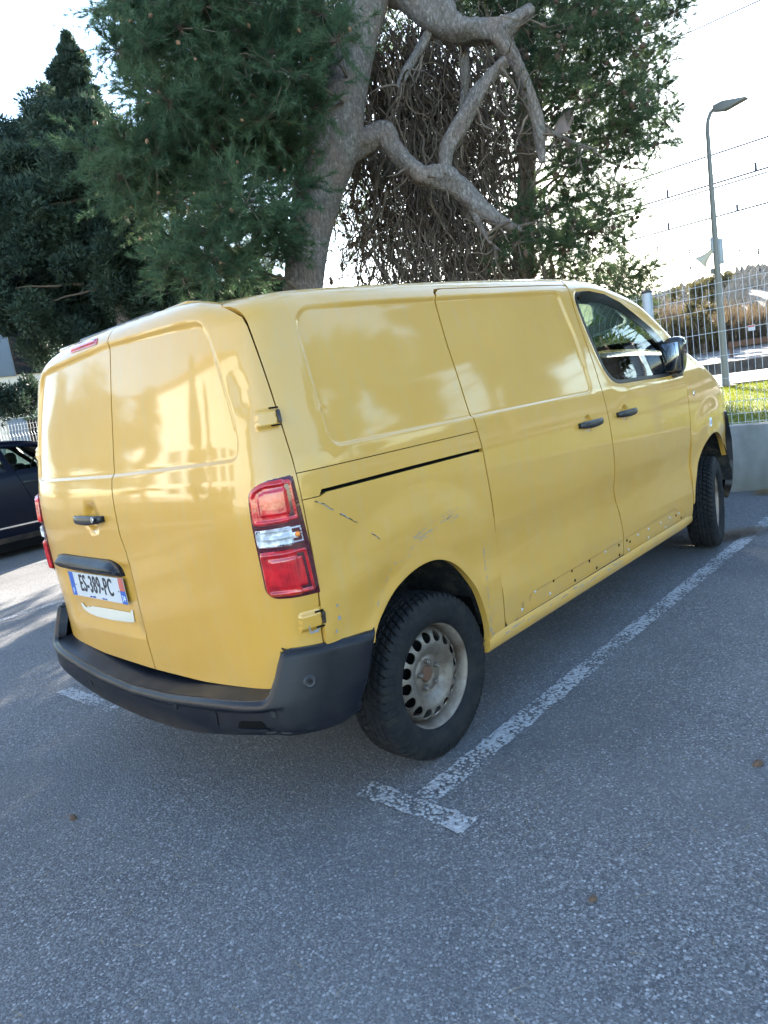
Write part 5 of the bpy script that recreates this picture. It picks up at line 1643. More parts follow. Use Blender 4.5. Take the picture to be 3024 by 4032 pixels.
PINE_RIGHT = [(14.25,4.93,7.31,0.33),(13.31,4.40,7.57,0.40),(12.47,6.51,4.01,0.56),(11.80,4.41,6.65,0.53),(11.96,2.87,5.77,0.57),(12.53,5.13,3.61,0.41),(12.78,3.68,5.58,0.39),(15.60,3.61,6.39,0.53),(11.24,2.51,7.00,0.42),(11.44,1.84,6.93,0.37),(13.81,4.55,5.87,0.41),(11.84,3.44,4.20,0.53),(12.65,3.96,8.41,0.58),(13.29,3.64,7.13,0.52),(14.37,3.61,6.84,0.45),(13.70,5.56,7.20,0.51),(12.46,4.61,3.36,0.47),(10.37,2.64,5.60,0.43),(11.94,5.53,3.83,0.35),(10.56,3.82,7.38,0.47),(9.49,3.96,3.08,0.49),(14.14,4.54,9.54,0.54),(12.11,2.37,7.14,0.45),(11.22,1.94,7.25,0.57),(12.43,3.21,5.27,0.57),(13.70,5.13,5.50,0.54),(11.13,3.38,3.24,0.53),(12.58,3.31,4.16,0.34),(10.28,3.15,5.49,0.33),(13.94,3.02,7.57,0.38),(9.86,3.29,5.67,0.55),(12.15,3.41,6.57,0.54),(10.75,2.94,6.28,0.58),(11.73,3.77,4.85,0.42),(13.64,3.01,8.51,0.47),(11.14,5.04,4.05,0.39),(11.70,2.29,5.99,0.38),(12.30,2.71,6.34,0.33),(10.56,2.50,7.34,0.52),(13.40,3.26,7.24,0.41),(12.76,6.48,4.32,0.42),(12.57,2.79,7.52,0.43),(12.33,3.30,6.06,0.35),(12.67,5.65,4.21,0.56),(13.53,5.55,9.83,0.33),(11.72,3.37,3.81,0.37),(13.36,2.76,6.87,0.45),(12.61,4.95,7.46,0.43),(14.42,3.74,5.96,0.46),(10.98,5.20,3.50,0.34),(13.72,4.29,7.68,0.51),(10.97,3.86,4.38,0.54),(15.55,3.64,8.96,0.52),(12.96,2.55,5.91,0.32),(12.13,4.32,6.19,0.57),(13.50,4.20,6.58,0.49),(13.28,4.11,8.12,0.33),(12.41,5.34,4.44,0.47),(12.84,5.71,4.94,0.53),(12.87,5.93,4.77,0.49),(12.25,4.55,8.55,0.33),(10.41,3.56,5.07,0.54),(12.77,3.74,8.38,0.49),(10.95,4.16,3.95,0.42),(14.12,2.72,8.31,0.32),(13.04,3.07,7.49,0.36),(13.41,3.42,8.41,0.41),(11.49,2.46,7.62,0.40),(11.37,3.40,7.58,0.50),(10.94,2.55,6.50,0.32),(12.40,1.99,7.77,0.52),(10.51,2.63,4.62,0.53),(13.68,4.25,7.90,0.39),(13.48,5.24,6.42,0.52),(9.94,3.04,3.68,0.47),(11.29,3.50,8.10,0.40),(12.42,5.13,4.73,0.52),(11.80,4.00,7.49,0.57),(12.55,5.00,7.71,0.45),(11.12,2.14,5.39,0.51),(10.33,2.72,6.99,0.37),(9.78,3.29,6.58,0.56),(10.19,2.92,3.61,0.40),(10.10,3.08,3.35,0.49),(14.31,5.16,5.96,0.34),(12.00,4.54,6.22,0.38),(10.70,3.63,3.45,0.34),(10.73,3.53,4.41,0.56),(13.58,4.23,6.13,0.38),(10.12,3.07,6.86,0.46),(12.07,5.04,3.83,0.53),(9.36,3.52,6.55,0.54),(11.34,2.97,4.33,0.45),(11.12,2.64,5.33,0.35),(10.94,3.06,4.32,0.51),(11.08,3.91,8.20,0.53),(11.22,3.92,3.91,0.52),(14.11,4.97,8.99,0.56),(9.72,3.62,7.48,0.57),(12.22,4.14,6.86,0.56),(11.97,3.18,7.78,0.37),(11.41,2.28,5.00,0.49),(13.08,4.63,7.56,0.49),(12.30,6.63,3.71,0.35),(13.59,5.79,8.79,0.34),(12.96,3.86,3.72,0.39),(12.62,3.40,7.48,0.49),(12.60,4.12,5.86,0.58),(14.98,3.71,6.21,0.44),(15.36,4.14,7.60,0.33),(13.91,4.23,5.21,0.56),(10.79,3.96,7.23,0.37),(13.32,3.02,7.03,0.34),(13.11,5.81,3.80,0.56),(13.01,3.49,6.58,0.47),(14.28,3.53,8.59,0.33),(13.17,5.43,5.25,0.42),(14.05,2.81,7.56,0.34),(13.67,4.37,7.22,0.41),(13.26,3.23,8.68,0.38),(13.03,4.49,9.24,0.32),(12.99,2.58,8.28,0.35),(11.83,3.20,5.67,0.42),(11.94,6.47,4.17,0.54),(13.78,4.02,4.23,0.35),(11.04,2.31,5.53,0.41),(10.73,3.32,7.63,0.40),(14.49,4.93,7.06,0.45),(14.07,5.10,4.92,0.49),(13.89,4.69,8.07,0.46),(14.42,4.84,3.37,0.54),(11.62,4.51,6.86,0.57),(13.02,4.25,4.63,0.56),(10.97,3.86,6.57,0.34),(10.74,5.92,3.77,0.37),(13.43,4.79,6.28,0.53),(12.43,3.37,7.65,0.32),(9.97,3.62,3.53,0.38),(13.17,4.84,4.54,0.35),(11.01,3.71,7.43,0.41),(9.43,2.32,4.81,0.40),(8.56,3.24,3.50,0.36),(8.05,2.91,3.62,0.42),(9.51,2.94,4.87,0.33),(9.11,2.60,6.67,0.41),(8.96,3.04,6.16,0.40),(7.68,3.05,3.35,0.41),(9.20,3.31,6.67,0.33),(9.67,2.37,6.07,0.44),(9.14,3.31,7.20,0.37),(9.51,2.81,4.16,0.39),(8.77,2.39,5.29,0.41),(9.89,1.83,5.77,0.44),(8.54,2.59,3.50,0.34),(8.41,2.39,5.95,0.43),(9.15,1.94,5.36,0.32),(9.53,1.92,5.14,0.42),(8.38,2.83,5.67,0.37),(9.38,3.06,4.11,0.43),(8.73,3.10,3.93,0.31),(9.54,1.81,5.93,0.43),(8.64,2.68,4.46,0.33),(8.58,2.78,3.31,0.33),(9.29,2.04,6.49,0.37),(9.39,1.99,4.86,0.31),(8.86,2.26,6.21,0.36),(8.23,3.65,3.38,0.33),(9.88,1.91,6.53,0.34),(9.34,2.32,3.75,0.44),(8.49,2.40,5.48,0.30),(9.35,2.66,4.50,0.36),(9.15,2.31,6.66,0.37),(9.08,1.67,5.25,0.40),(9.75,2.07,4.65,0.41),(10.22,1.97,5.17,0.38),(9.41,2.54,5.89,0.35),(9.34,1.91,6.13,0.36),(8.78,2.49,6.28,0.37),(8.81,2.75,6.91,0.44),(8.94,3.15,6.86,0.40),(8.17,3.28,3.93,0.41),(9.53,2.44,5.57,0.32),(9.58,2.32,6.46,0.37),(8.22,3.98,7.39,0.38),(9.13,4.17,7.81,0.37),(9.53,3.94,7.55,0.42),(8.23,4.46,7.67,0.39),(8.25,4.99,8.08,0.43),(9.39,3.87,7.82,0.36),(8.96,4.44,7.46,0.40),(9.29,3.56,7.20,0.41),(9.31,3.57,7.53,0.43),(8.53,3.73,7.17,0.34),(8.64,4.41,7.91,0.34),(8.77,4.70,7.64,0.38),(8.35,4.87,7.87,0.40),(8.97,3.81,7.15,0.33)]
PINE_BACK = [(8.99,6.76,5.02,0.57),(9.52,4.94,5.65,0.74),(10.07,4.48,7.72,0.67),(7.84,6.35,4.27,0.56),(9.88,5.75,4.74,0.74),(8.70,5.67,6.03,0.63),(11.03,7.80,9.57,0.52),(9.86,6.54,7.46,0.76),(10.18,6.65,7.07,0.52),(10.14,5.87,8.32,0.71),(9.17,5.32,5.27,0.66),(10.20,7.26,6.04,0.54),(12.21,6.14,8.20,0.77),(11.44,4.76,8.19,0.77),(11.71,6.23,7.14,0.59),(8.60,6.09,5.91,0.61),(10.00,6.68,8.48,0.73),(11.75,6.08,5.54,0.54),(11.25,7.47,4.91,0.56),(10.50,7.77,9.12,0.64),(13.07,5.97,7.64,0.58),(12.19,5.90,9.29,0.77),(11.44,5.22,6.15,0.66),(12.62,6.52,7.73,0.63),(10.56,5.59,5.70,0.71),(8.68,5.77,4.58,0.62),(9.85,7.00,7.03,0.53),(9.30,5.10,4.80,0.79),(9.00,7.09,6.12,0.71),(11.42,6.05,8.50,0.75),(8.66,5.98,7.08,0.54),(9.49,5.37,4.22,0.63),(11.38,6.54,7.48,0.69),(9.86,7.70,4.49,0.61),(13.26,5.72,8.58,0.71),(11.11,5.01,6.61,0.69),(9.46,7.93,5.40,0.64),(10.90,6.56,8.35,0.52),(9.84,7.30,7.34,0.77),(9.43,5.77,5.70,0.55),(11.06,6.56,7.92,0.71),(10.11,5.33,8.54,0.77),(12.25,5.99,5.80,0.50),(9.68,6.29,7.72,0.69),(11.58,6.40,8.34,0.66),(9.86,7.56,7.03,0.76),(12.79,6.44,8.12,0.59),(9.41,7.19,5.98,0.66),(10.20,6.21,4.58,0.68),(12.69,6.47,9.40,0.70),(9.54,5.71,6.75,0.68),(8.19,6.24,4.43,0.55),(13.33,5.84,6.83,0.54),(9.48,6.64,5.30,0.66),(8.64,6.28,8.49,0.75),(10.57,6.97,5.72,0.68),(10.06,6.35,8.69,0.80),(10.86,7.89,5.11,0.76),(11.63,4.95,8.86,0.73),(9.56,6.15,6.03,0.75),(10.65,4.24,6.70,0.62),(11.81,7.11,7.26,0.77),(9.88,6.47,8.92,0.53),(10.45,7.85,8.41,0.69),(10.91,5.53,6.43,0.53),(9.85,6.90,8.17,0.63),(10.43,6.68,5.08,0.59),(8.82,7.62,5.00,0.73),(9.61,6.58,4.40,0.79),(11.89,6.72,6.95,0.63),(12.71,6.06,8.24,0.64),(10.29,4.96,5.79,0.58),(12.56,5.76,6.19,0.68),(9.44,4.99,7.94,0.64),(13.41,5.50,9.64,0.74),(11.71,5.20,8.19,0.54),(13.41,5.64,8.15,0.70),(11.28,6.29,5.00,0.56),(9.47,7.36,5.51,0.57),(11.34,7.18,5.64,0.58),(10.39,8.21,7.04,0.75),(9.67,6.00,7.30,0.56),(11.33,7.23,6.92,0.59),(11.68,7.31,9.92,0.62)]
CYPRESS = [(4.64,12.01,3.80,0.34),(5.12,8.65,3.88,0.47),(3.92,10.07,5.76,0.48),(5.81,10.54,5.03,0.41),(5.50,11.36,4.38,0.37),(5.31,9.67,5.90,0.36),(4.34,9.17,4.29,0.48),(3.40,11.55,2.37,0.38),(4.19,10.38,6.34,0.44),(5.12,11.65,7.18,0.40),(4.77,11.98,5.88,0.37),(3.69,12.13,6.08,0.45),(4.34,11.74,5.55,0.45),(4.98,12.01,6.20,0.44),(4.91,9.92,3.92,0.51),(6.13,11.04,5.71,0.38),(3.81,10.42,5.91,0.41),(4.04,11.49,6.47,0.39),(4.78,8.58,3.72,0.48),(5.70,10.63,7.28,0.55),(4.40,8.58,4.39,0.48),(3.29,9.51,3.74,0.48),(4.22,11.11,4.18,0.47),(6.17,10.34,6.48,0.42),(2.95,10.41,3.69,0.45),(4.60,9.45,6.47,0.39),(6.02,10.82,4.35,0.53),(4.60,10.49,3.98,0.52),(4.65,12.07,4.18,0.55),(4.74,11.32,4.13,0.42),(2.73,9.94,4.43,0.37),(5.00,11.76,6.60,0.40),(4.50,9.61,6.72,0.52),(5.45,10.52,6.19,0.46),(5.86,10.08,5.02,0.36),(4.03,11.95,5.87,0.43),(2.77,10.48,4.36,0.35),(3.98,10.67,4.34,0.44),(5.36,8.81,4.39,0.48),(4.81,9.03,5.90,0.41),(5.69,10.78,6.81,0.46),(5.39,9.64,6.77,0.47),(2.78,10.02,5.16,0.48),(4.49,9.22,4.57,0.50),(3.55,12.87,4.32,0.52),(5.56,11.59,4.21,0.45),(3.69,10.80,4.15,0.54),(6.03,11.14,6.08,0.52),(4.50,12.30,3.61,0.48),(5.42,11.40,6.57,0.41),(4.50,8.80,4.27,0.51),(6.09,10.20,6.24,0.42),(4.17,10.21,5.13,0.42),(5.65,9.67,5.84,0.35),(5.80,11.38,5.38,0.52),(3.88,9.23,4.91,0.48),(3.58,11.16,4.78,0.53),(4.36,10.48,4.51,0.35),(4.94,11.47,5.13,0.42),(4.25,10.66,4.61,0.49),(4.42,9.12,4.89,0.38),(4.55,8.87,5.16,0.38),(4.81,9.89,6.43,0.47),(3.41,9.94,5.55,0.37),(4.03,8.72,5.79,0.52),(3.64,10.71,6.56,0.46),(4.54,11.05,5.12,0.39),(3.86,9.43,3.26,0.39),(4.16,12.03,4.62,0.35),(3.94,12.66,5.39,0.36),(4.24,9.46,5.48,0.48),(3.95,10.13,3.36,0.43),(4.14,12.79,5.83,0.50),(5.66,9.67,4.27,0.36),(4.88,11.08,3.88,0.47),(4.20,11.78,3.32,0.46),(3.68,12.81,4.18,0.52),(4.72,8.88,4.81,0.49),(3.82,9.43,5.53,0.51),(4.19,11.25,7.00,0.52),(5.74,10.41,4.54,0.55),(6.26,10.74,4.83,0.45),(5.19,10.51,5.55,0.51),(3.76,10.40,6.13,0.55),(4.89,8.82,5.31,0.44),(4.33,8.77,3.94,0.52),(3.70,10.86,6.42,0.35),(3.05,11.12,2.44,0.50),(3.99,11.52,5.21,0.50),(3.72,9.33,5.02,0.47),(5.03,11.09,4.40,0.53),(4.52,11.55,6.58,0.49),(3.73,11.42,4.62,0.34),(3.58,11.48,2.53,0.41),(4.68,10.77,4.43,0.39),(3.29,10.56,4.11,0.48),(3.49,11.50,4.19,0.54),(6.31,10.84,5.71,0.39),(3.38,9.24,5.14,0.50),(3.20,9.45,5.18,0.47),(4.33,11.06,4.85,0.45),(3.79,10.37,4.70,0.35),(4.51,9.94,3.76,0.49),(3.76,10.39,5.66,0.43),(4.38,10.71,3.73,0.47),(4.13,9.33,6.78,0.48),(3.18,10.31,5.74,0.44),(3.94,8.89,5.83,0.47),(5.07,10.06,6.98,0.40),(4.02,11.87,6.08,0.55),(5.16,9.98,3.60,0.48),(4.97,9.12,4.45,0.52),(3.47,10.13,3.64,0.55),(3.19,9.52,4.47,0.39),(5.53,9.76,3.53,0.41),(3.55,10.99,6.34,0.44),(5.15,9.62,3.87,0.46),(3.33,9.79,5.09,0.43),(4.64,9.39,6.87,0.39),(2.90,9.86,4.07,0.39),(5.01,8.33,4.09,0.35),(4.53,8.67,6.19,0.35),(5.59,9.76,6.57,0.53),(4.22,11.54,5.15,0.42),(4.55,10.62,6.47,0.49),(3.78,10.22,6.31,0.39),(5.21,10.12,4.09,0.38),(4.80,9.06,3.34,0.54),(5.26,11.03,5.79,0.36),(5.22,11.71,7.53,0.53),(4.70,11.66,7.37,0.34),(5.29,8.83,4.94,0.41),(5.90,9.91,5.71,0.53),(4.65,9.06,6.73,0.41),(5.71,9.62,3.81,0.47),(3.44,10.90,4.91,0.47),(4.86,10.40,4.97,0.43),(3.77,11.55,6.76,0.51),(2.95,9.95,3.73,0.51),(3.50,10.59,5.17,0.40),(4.69,8.21,5.76,0.41),(4.49,11.62,5.31,0.43),(4.65,9.94,4.30,0.55),(3.04,11.33,4.25,0.49),(4.06,10.18,4.09,0.49),(3.85,9.04,4.30,0.40),(4.73,10.30,4.52,0.48),(4.88,9.63,6.13,0.38),(4.23,9.89,6.90,0.42),(5.16,11.45,5.72,0.38),(4.90,9.90,5.76,0.54),(4.41,10.13,3.53,0.40),(3.40,11.64,4.48,0.48),(4.43,12.17,4.83,0.38),(4.58,8.51,5.86,0.48),(5.40,11.25,7.72,0.44),(4.29,12.57,6.50,0.37),(6.87,8.25,4.20,0.41),(6.55,9.09,3.85,0.43),(5.62,9.56,3.95,0.40),(5.50,8.16,3.82,0.44),(6.04,9.00,4.40,0.36),(5.84,8.78,3.33,0.43),(6.61,8.89,4.24,0.49),(5.71,9.36,4.40,0.49),(5.28,9.39,3.52,0.46),(5.88,7.47,3.83,0.36),(6.53,8.03,3.50,0.35),(5.65,9.45,3.55,0.38),(6.03,7.71,3.64,0.40),(5.38,9.98,3.46,0.42),(5.99,9.55,4.21,0.47),(5.82,9.14,3.70,0.42),(6.19,8.79,3.30,0.44),(7.02,7.95,3.44,0.49),(6.71,7.54,3.63,0.37),(5.98,8.56,4.19,0.38),(6.44,8.67,3.48,0.45),(7.06,8.55,3.34,0.41),(6.50,8.38,3.32,0.46),(6.90,8.36,3.90,0.45),(5.02,8.30,3.13,0.46),(5.37,9.68,3.81,0.40)]
CYPTIP = [(5.14,10.03,8.43,0.16),(5.07,10.09,8.26,0.20),(5.16,10.01,8.15,0.22),(5.04,10.11,8.01,0.25),(4.92,10.22,7.86,0.25),(5.18,9.99,7.81,0.25),(5.01,10.14,7.67,0.30),(4.74,10.36,7.55,0.25),(5.22,9.96,7.49,0.25),(4.96,10.18,7.42,0.35),(4.59,10.49,7.37,0.22),(5.24,9.94,7.27,0.30),(4.76,10.35,7.33,0.32)]
# ------------------------------------------------------------------ trees
m = M['bark'] = mat('grey_pine_bark', (.22, .19, .17), .95)
k = NT(m)
vec0 = k.obj((1, 1, .6))
nzv = k.n('ShaderNodeTexNoise'); nzv.inputs['Scale'].default_value = 9; nzv.inputs['Detail'].default_value = 4; k.l(vec0, nzv.inputs['Vector'])
vec = k.mix(.09, vec0, nzv.outputs['Color'])
vb = k.n('ShaderNodeTexVoronoi', feature='F1'); vb.inputs['Scale'].default_value = 38; k.l(vec, vb.inputs['Vector'])
sp = k.n('ShaderNodeSeparateColor'); k.l(vb.outputs['Color'], sp.inputs[0])
ve = k.voro(38, 'DISTANCE_TO_EDGE', vec)
c = k.ramp(sp.outputs[0], [(.0, (.18, .15, .13)), (.5, (.27, .235, .21)), (1.0, (.38, .335, .305))])
c = k.mix(k.math('MULTIPLY', k.ramp(k.noise(2.2, 5), [(.45, 0.0), (.65, 1.0)]), .6), c, (.30, .205, .16))
fl = k.noise(26, 8, .7, k.obj((1, 1, .4)))
c = k.mix(k.ramp(fl, [(.40, .75), (.58, 0.0)]), c, (.13, .105, .09))
c = k.mix(k.ramp(ve, [(.0, .5), (.10, 0.0)]), c, (.12, .10, .09))
k.color(c)
k.bump(k.math('ADD', k.math('MULTIPLY', fl, 2.0), k.math('MULTIPLY', sp.outputs[1], .6)), 1.0, .03)
M['deadwood'] = mat('dead_brown_twig', (.12, .085, .06), .95)
k = NT(M['deadwood']); k.color(k.mix(k.ramp(k.noise(4, 4), [(.35, 0.0), (.65, 1.0)]), (.075, .055, .042), (.18, .135, .10)))
M['cone'] = mat('pine_cone', (.10, .065, .045), .9)

def foliage_mat(name, a, b, trans=.35, scale=1.2):
    m = mat(name, a, .65, spec=.3)
    k = NT(m)
    c = k.mix(k.ramp(k.noise(scale, 5, .6), [(.33, 0.0), (.67, 1.0)]), a, b); k.color(c)
    tl = k.n('ShaderNodeBsdfTranslucent'); k.l(c, tl.inputs[0]); mx = k.n('ShaderNodeMixShader'); mx.inputs[0].default_value = trans
    k.l(k.b.outputs[0], mx.inputs[1]); k.l(tl.outputs[0], mx.inputs[2]); k.l(mx.outputs[0], k.out.inputs[0])
    return m
M['needle'] = foliage_mat('pine_needles', (.046, .096, .052), (.095, .15, .072), .35)
M['needle2'] = foliage_mat('far_pine_needles', (.050, .090, .045), (.10, .135, .06), .45)
M['cypress'] = foliage_mat('cypress_sprays', (.020, .042, .032), (.050, .078, .046), .22)

def unit(v): return v / (np.linalg.norm(v, axis=-1, keepdims=True) + 1e-9)

def pine_clumps(clumps, twigs, per, K, L, w_, seed, droop=0.1):
    """tufts of needles on short shoots filling each clump; returns needle tris and shoot quads"""
    r_ = np.random.default_rng(seed)
    NV = []; TV = []
    for (x, y, z, r) in clumps:
        c = np.array([x, y, z])
        d = unit(r_.normal(0, 1, (twigs, 3)) * np.array([1, 1, .75]))
        ln = r * r_.uniform(.65, 1.25, twigs)
        t = r_.uniform(.25, 1.0, (twigs, per)); t[:, 0] = 1.0
        bend = r_.normal(0, .18, (twigs, 3)) + np.array([0, 0, -droop])
        P = c + d[:, None] * (t * ln[:, None])[..., None] + bend[:, None] * (t ** 2 * ln[:, None])[..., None]
        D = unit(d[:, None] + 2 * bend[:, None] * t[..., None] + np.array([0, 0, .25]) + r_.normal(0, .35, P.shape))
        P = P.reshape(-1, 3); D = D.reshape(-1, 3)
        n = len(P)
        q = unit(r_.normal(0, 1, (n, K, 3)))
        q = q - D[:, None] * (q * D[:, None]).sum(-1, keepdims=True)
        dirs = unit(D[:, None] * r_.uniform(.5, 1.4, (n, K, 1)) + unit(q) * r_.uniform(.35, 1.0, (n, K, 1)))
        LL = L * r_.uniform(.65, 1.15, (n, K, 1))
        side = unit(np.cross(dirs, r_.normal(0, 1, (n, K, 3)))) * w_
        B = P[:, None] + D[:, None] * r_.uniform(-.03, .03, (n, K, 1))
        tri = np.stack([B - side, B + side, B + dirs * LL], 2)
        NV.append(tri.reshape(-1, 3))
        # shoots as thin triangles
        e = unit(np.cross(d, r_.normal(0, 1, (twigs, 3)))) * .006
        tip = c + d * ln[:, None] + bend * ln[:, None]
        midp = c + d * ln[:, None] * .5 + bend * ln[:, None] * .25
        TV.append(np.stack([c - e, c + e, midp + e, c - e, midp + e, midp - e, midp - e, midp + e, tip], 1).reshape(-1, 3))
    NV = np.concatenate(NV); TV = np.concatenate(TV)
    return NV, TV

def tri_obj(name, V, m_, parent):
    o = obj_from(name, mesh_np(name, V, np.arange(len(V)).reshape(-1, 3), False, [m_]))
    if parent: place(o, parent)
    return o

def knobby(mb, pts, sides=16, seed=0, amp=.06, steps=7):
    """limb as a bumpy tube through (x,y,z,r) stations"""
    r_ = np.random.default_rng(seed)
    P = np.array(pts, float)
    t = np.arange(len(P)); tt = np.linspace(0, len(P) - 1, (len(P) - 1) * steps + 1)
    Q = np.stack([pchip(t, P[:, i])(tt) for i in range(4)], 1)
    n = len(Q)
    T = unit(np.gradient(Q[:, :3], axis=0))
    a = unit(np.cross(T[0], [0.3, .2, 1.0]))
    th = np.linspace(0, 2 * np.pi, sides, endpoint=False)
    V = []
    ph = r_.uniform(0, 6.28, 6)
    for i in range(n):
        a = unit(a - T[i] * (a @ T[i])); b = np.cross(T[i], a)
        s_ = tt[i]
        rad = Q[i, 3] * (1 + amp * np.sin(2 * th + ph[0] + s_ * 1.3) + amp * .7 * np.sin(3 * th + ph[1] - s_ * 2.1) + amp * .5 * np.sin(5 * th + ph[2] + s_ * 3) + r_.normal(0, amp * .22, sides))
        V.append(Q[i, :3] + rad[:, None] * (np.cos(th)[:, None] * a + np.sin(th)[:, None] * b))
    V = np.concatenate(V)
    F = [(i * sides + j, i * sides + (j + 1) % sides, (i + 1) * sides + (j + 1) % sides, (i + 1) * sides + j) for i in range(n - 1) for j in range(sides)]
    F.append(tuple((n - 1) * sides + j for j in range(sides)))
    mb.add(V, F)
    return Q

def connect(mb, trunkQ, clumps, r0=.045, seed=0, rise=.0, wob=1.0):
    """branches from the trunk out to each clump"""
    r_ = np.random.default_rng(seed)
    for (x, y, z, r) in clumps:
        c = np.array([x, y, z])
        d = np.linalg.norm(trunkQ[:, :2] - c[:2], axis=1) * .6 + np.abs(trunkQ[:, 2] - (z - rise))
        b = trunkQ[np.argmin(d)]
        s0 = b[:3]
        L = np.linalg.norm(c - s0)
        mid = (s0 + c) / 2 + r_.normal(0, .10, 3) * L * wob + np.array([0, 0, .08 * L])
        t = np.linspace(0, 1, 9)[:, None]
        P = (1 - t) ** 2 * s0 + 2 * t * (1 - t) * mid + t * t * c + r_.normal(0, .028, (9, 3)) * L * wob
        rr = (r0 * (.5 + .18 * L)) * (1 - .82 * t[:, 0])
        mb.tube(P, np.maximum(rr, .006), 6)

def cone_cluster(pts, seed, s_=1.0):
    r_ = np.random.default_rng(seed)
    mb = MB()
    for p in pts:
        L = .045 * r_.uniform(.7, 1.3) * s_
        a = unit(r_.normal(0, 1, 3) + np.array([0, 0, -1.0]))
        prof = [(-1, .1), (-.8, .55), (-.65, .45), (-.45, .72), (-.3, .58), (-.05, .72), (.1, .55), (.4, .52), (.55, .35), (.85, .2), (1, .05)]
        mb.tube([p + a * L * t for t, r in prof], [L * r for t, r in prof], 7)
    return mb

# --- big pine behind the van
pine = empty('pine_tree', (5.05, 5.85, .05), 'big pine with a leaning grey trunk and hanging dead branches behind the van', 'tree')
mb = MB()
base = [(4.95, 5.92, -.05, .50), (5.05, 5.84, .5, .40), (5.12, 5.76, 1.3, .35)]
TQ = knobby(mb, base + TRUNK, 24, 1, .035, 8)
mb.build('trunk', M['bark'], pine, angle=80)
limbs = {}
for i, L in enumerate((LIMB_A, LIMB_B, LIMB_C, LIMB_D, LIMB_F, LIMB_G, LIMB_H, LIMB_E)):
    mb = MB(); limbs[i] = knobby(mb, [(a_, b_, c_, d_ * .91) for a_, b_, c_, d_ in L], 18, 20 + i, .13, 9)
    mb.build('limb', M['bark'], pine, angle=80)
    rr_ = np.random.default_rng(400 + i); mt = MB()
    for _ in range(14):
        q = limbs[i][rr_.integers(len(limbs[i]) // 4, len(limbs[i]))]
        d_ = unit(rr_.normal(0, 1, 3) + np.array([0, 0, -.7])); pt = [q[:3]]
        for _2 in range(7):
            d_ = unit(d_ + rr_.normal(0, .35, 3) + np.array([0, 0, -.12])); pt.append(pt[-1] + d_ * rr_.uniform(.04, .14))
        mt.tube(np.array(pt), np.linspace(rr_.uniform(.012, .028), .004, 8), 5)
    tag(mt.build('dead_twigs', M['deadwood'], pine, smooth=False), kind='stuff')
mb = MB(); connect(mb, TQ[30:], PINE_LEFT[::2], .03, 3); mb.build('branches', M['deadwood'], pine)
NV, TV = pine_clumps(PINE_LEFT, 32, 11, 10, .12, .0034, 31, .05)
tri_obj('crown', NV, M['needle'], pine); tri_obj('twigs', TV, M['deadwood'], pine)
M['budcone'] = mat('orange_brown_cone', (.20, .115, .06), .8)
r_ = np.random.default_rng(78)
pts = [np.array(c_[:3]) + unit(r_.normal(0, 1, 3) + np.array([-.5, -.6, .2])) * c_[3] * .9 for c_ in PINE_LEFT]
tag(cone_cluster(pts, 8, .62).build('cones', M['budcone'], pine, smooth=False), kind='stuff')
# the crown goes on above: shade for the car park
r_ = np.random.default_rng(77)
UP = []
while len(UP) < 30:
    p = r_.normal(0, 1, 3) * np.array([2.6, 2.6, 1.3]) + np.array([6.3, 4.6, 9.3])
    if p[2] > 7.9 and p[2] < 12: UP.append((*p, r_.uniform(.6, .95)))
NV, TV = pine_clumps(UP, 34, 9, 8, .16, .006, 32, .05)
tri_obj('upper_crown', NV, M['needle'], pine)
mb = MB(); connect(mb, TQ[60:], UP, .05, 5); mb.build('branches', M['deadwood'], pine)

LOW = [(r_.uniform(4.6, 9.2), r_.uniform(3.9, 7.6), r_.uniform(1.5, 2.7), r_.uniform(.4, .6)) for _ in range(46)]  # unseen low clumps, added to keep the sun off the asphalt
NV, TV = pine_clumps(LOW, 24, 9, 8, .13, .005, 36, .15)
tri_obj('sun_block_clumps', NV, M['needle'], pine)

# --- hanging dead branches with cones
def strands(n, seed):
    r_ = np.random.default_rng(seed)
    mb = MB(); cones = []
    t_ = r_.random((150, 1)) * 1.16
    nodes = np.concatenate([6.35 + 2.35 * t_, 5.35 - 2.05 * t_, 0 * t_], 1) + np.array([.64, .77, 0]) * r_.uniform(-.1, 1.9, (150, 1))
    for i in range(n):
        s_ = r_.random() ** 1.15 * 1.16
        lo = r_.random() < .42
        p = np.array([6.35 + 2.35 * s_, 5.35 - 2.05 * s_, 0.0]) + np.array([.64, .77, 0]) * r_.uniform(-.1, 1.9)
        p = nodes[r_.integers(0, 150)] * .55 + p * .45 + r_.normal(0, .07, 3)
        p[2] = r_.uniform(2.9, 5.0) if lo else r_.uniform(5.0, 7.3)
        L = r_.uniform(.5, 1.9)
        nseg = 9
        d = np.array([r_.normal(0, .5), r_.normal(0, .5), -1.0])
        P = [p.copy()]
        q = p.copy()
        for s2 in range(nseg):
            d = d * .72 + np.array([0, 0, -.25]) + r_.normal(0, .25, 3)
            d = d / np.linalg.norm(d)
            q = q + d * L / nseg
            P.append(q.copy())
        P = np.array(P)
        if P[-1, 2] < 1.5: continue
        r0 = r_.uniform(.006, .016) if r_.random() < .85 else r_.uniform(.018, .032)
        mb.tube(P, np.linspace(r0, max(.003, r0 * .3), nseg + 1), 4, cap=False)
        for _ in range(r_.integers(0, 4)):
            k0 = r_.integers(2, nseg)
            dd = unit(np.array([r_.normal(0, .8), r_.normal(0, .8), -.6]))
            tw = [P[k0]]
            for s2 in range(4):
                dd = unit(dd + r_.normal(0, .3, 3) + np.array([0, 0, -.12])); tw.append(tw[-1] + dd * r_.uniform(.05, .12))
            mb.tube(np.array(tw), np.linspace(.006, .002, 5), 3, cap=False)
        if r_.random() < .28: cones.append(P[r_.integers(3, nseg)] + r_.normal(0, .02, 3))
    return mb, cones
mb, cones = strands(2500, 9)
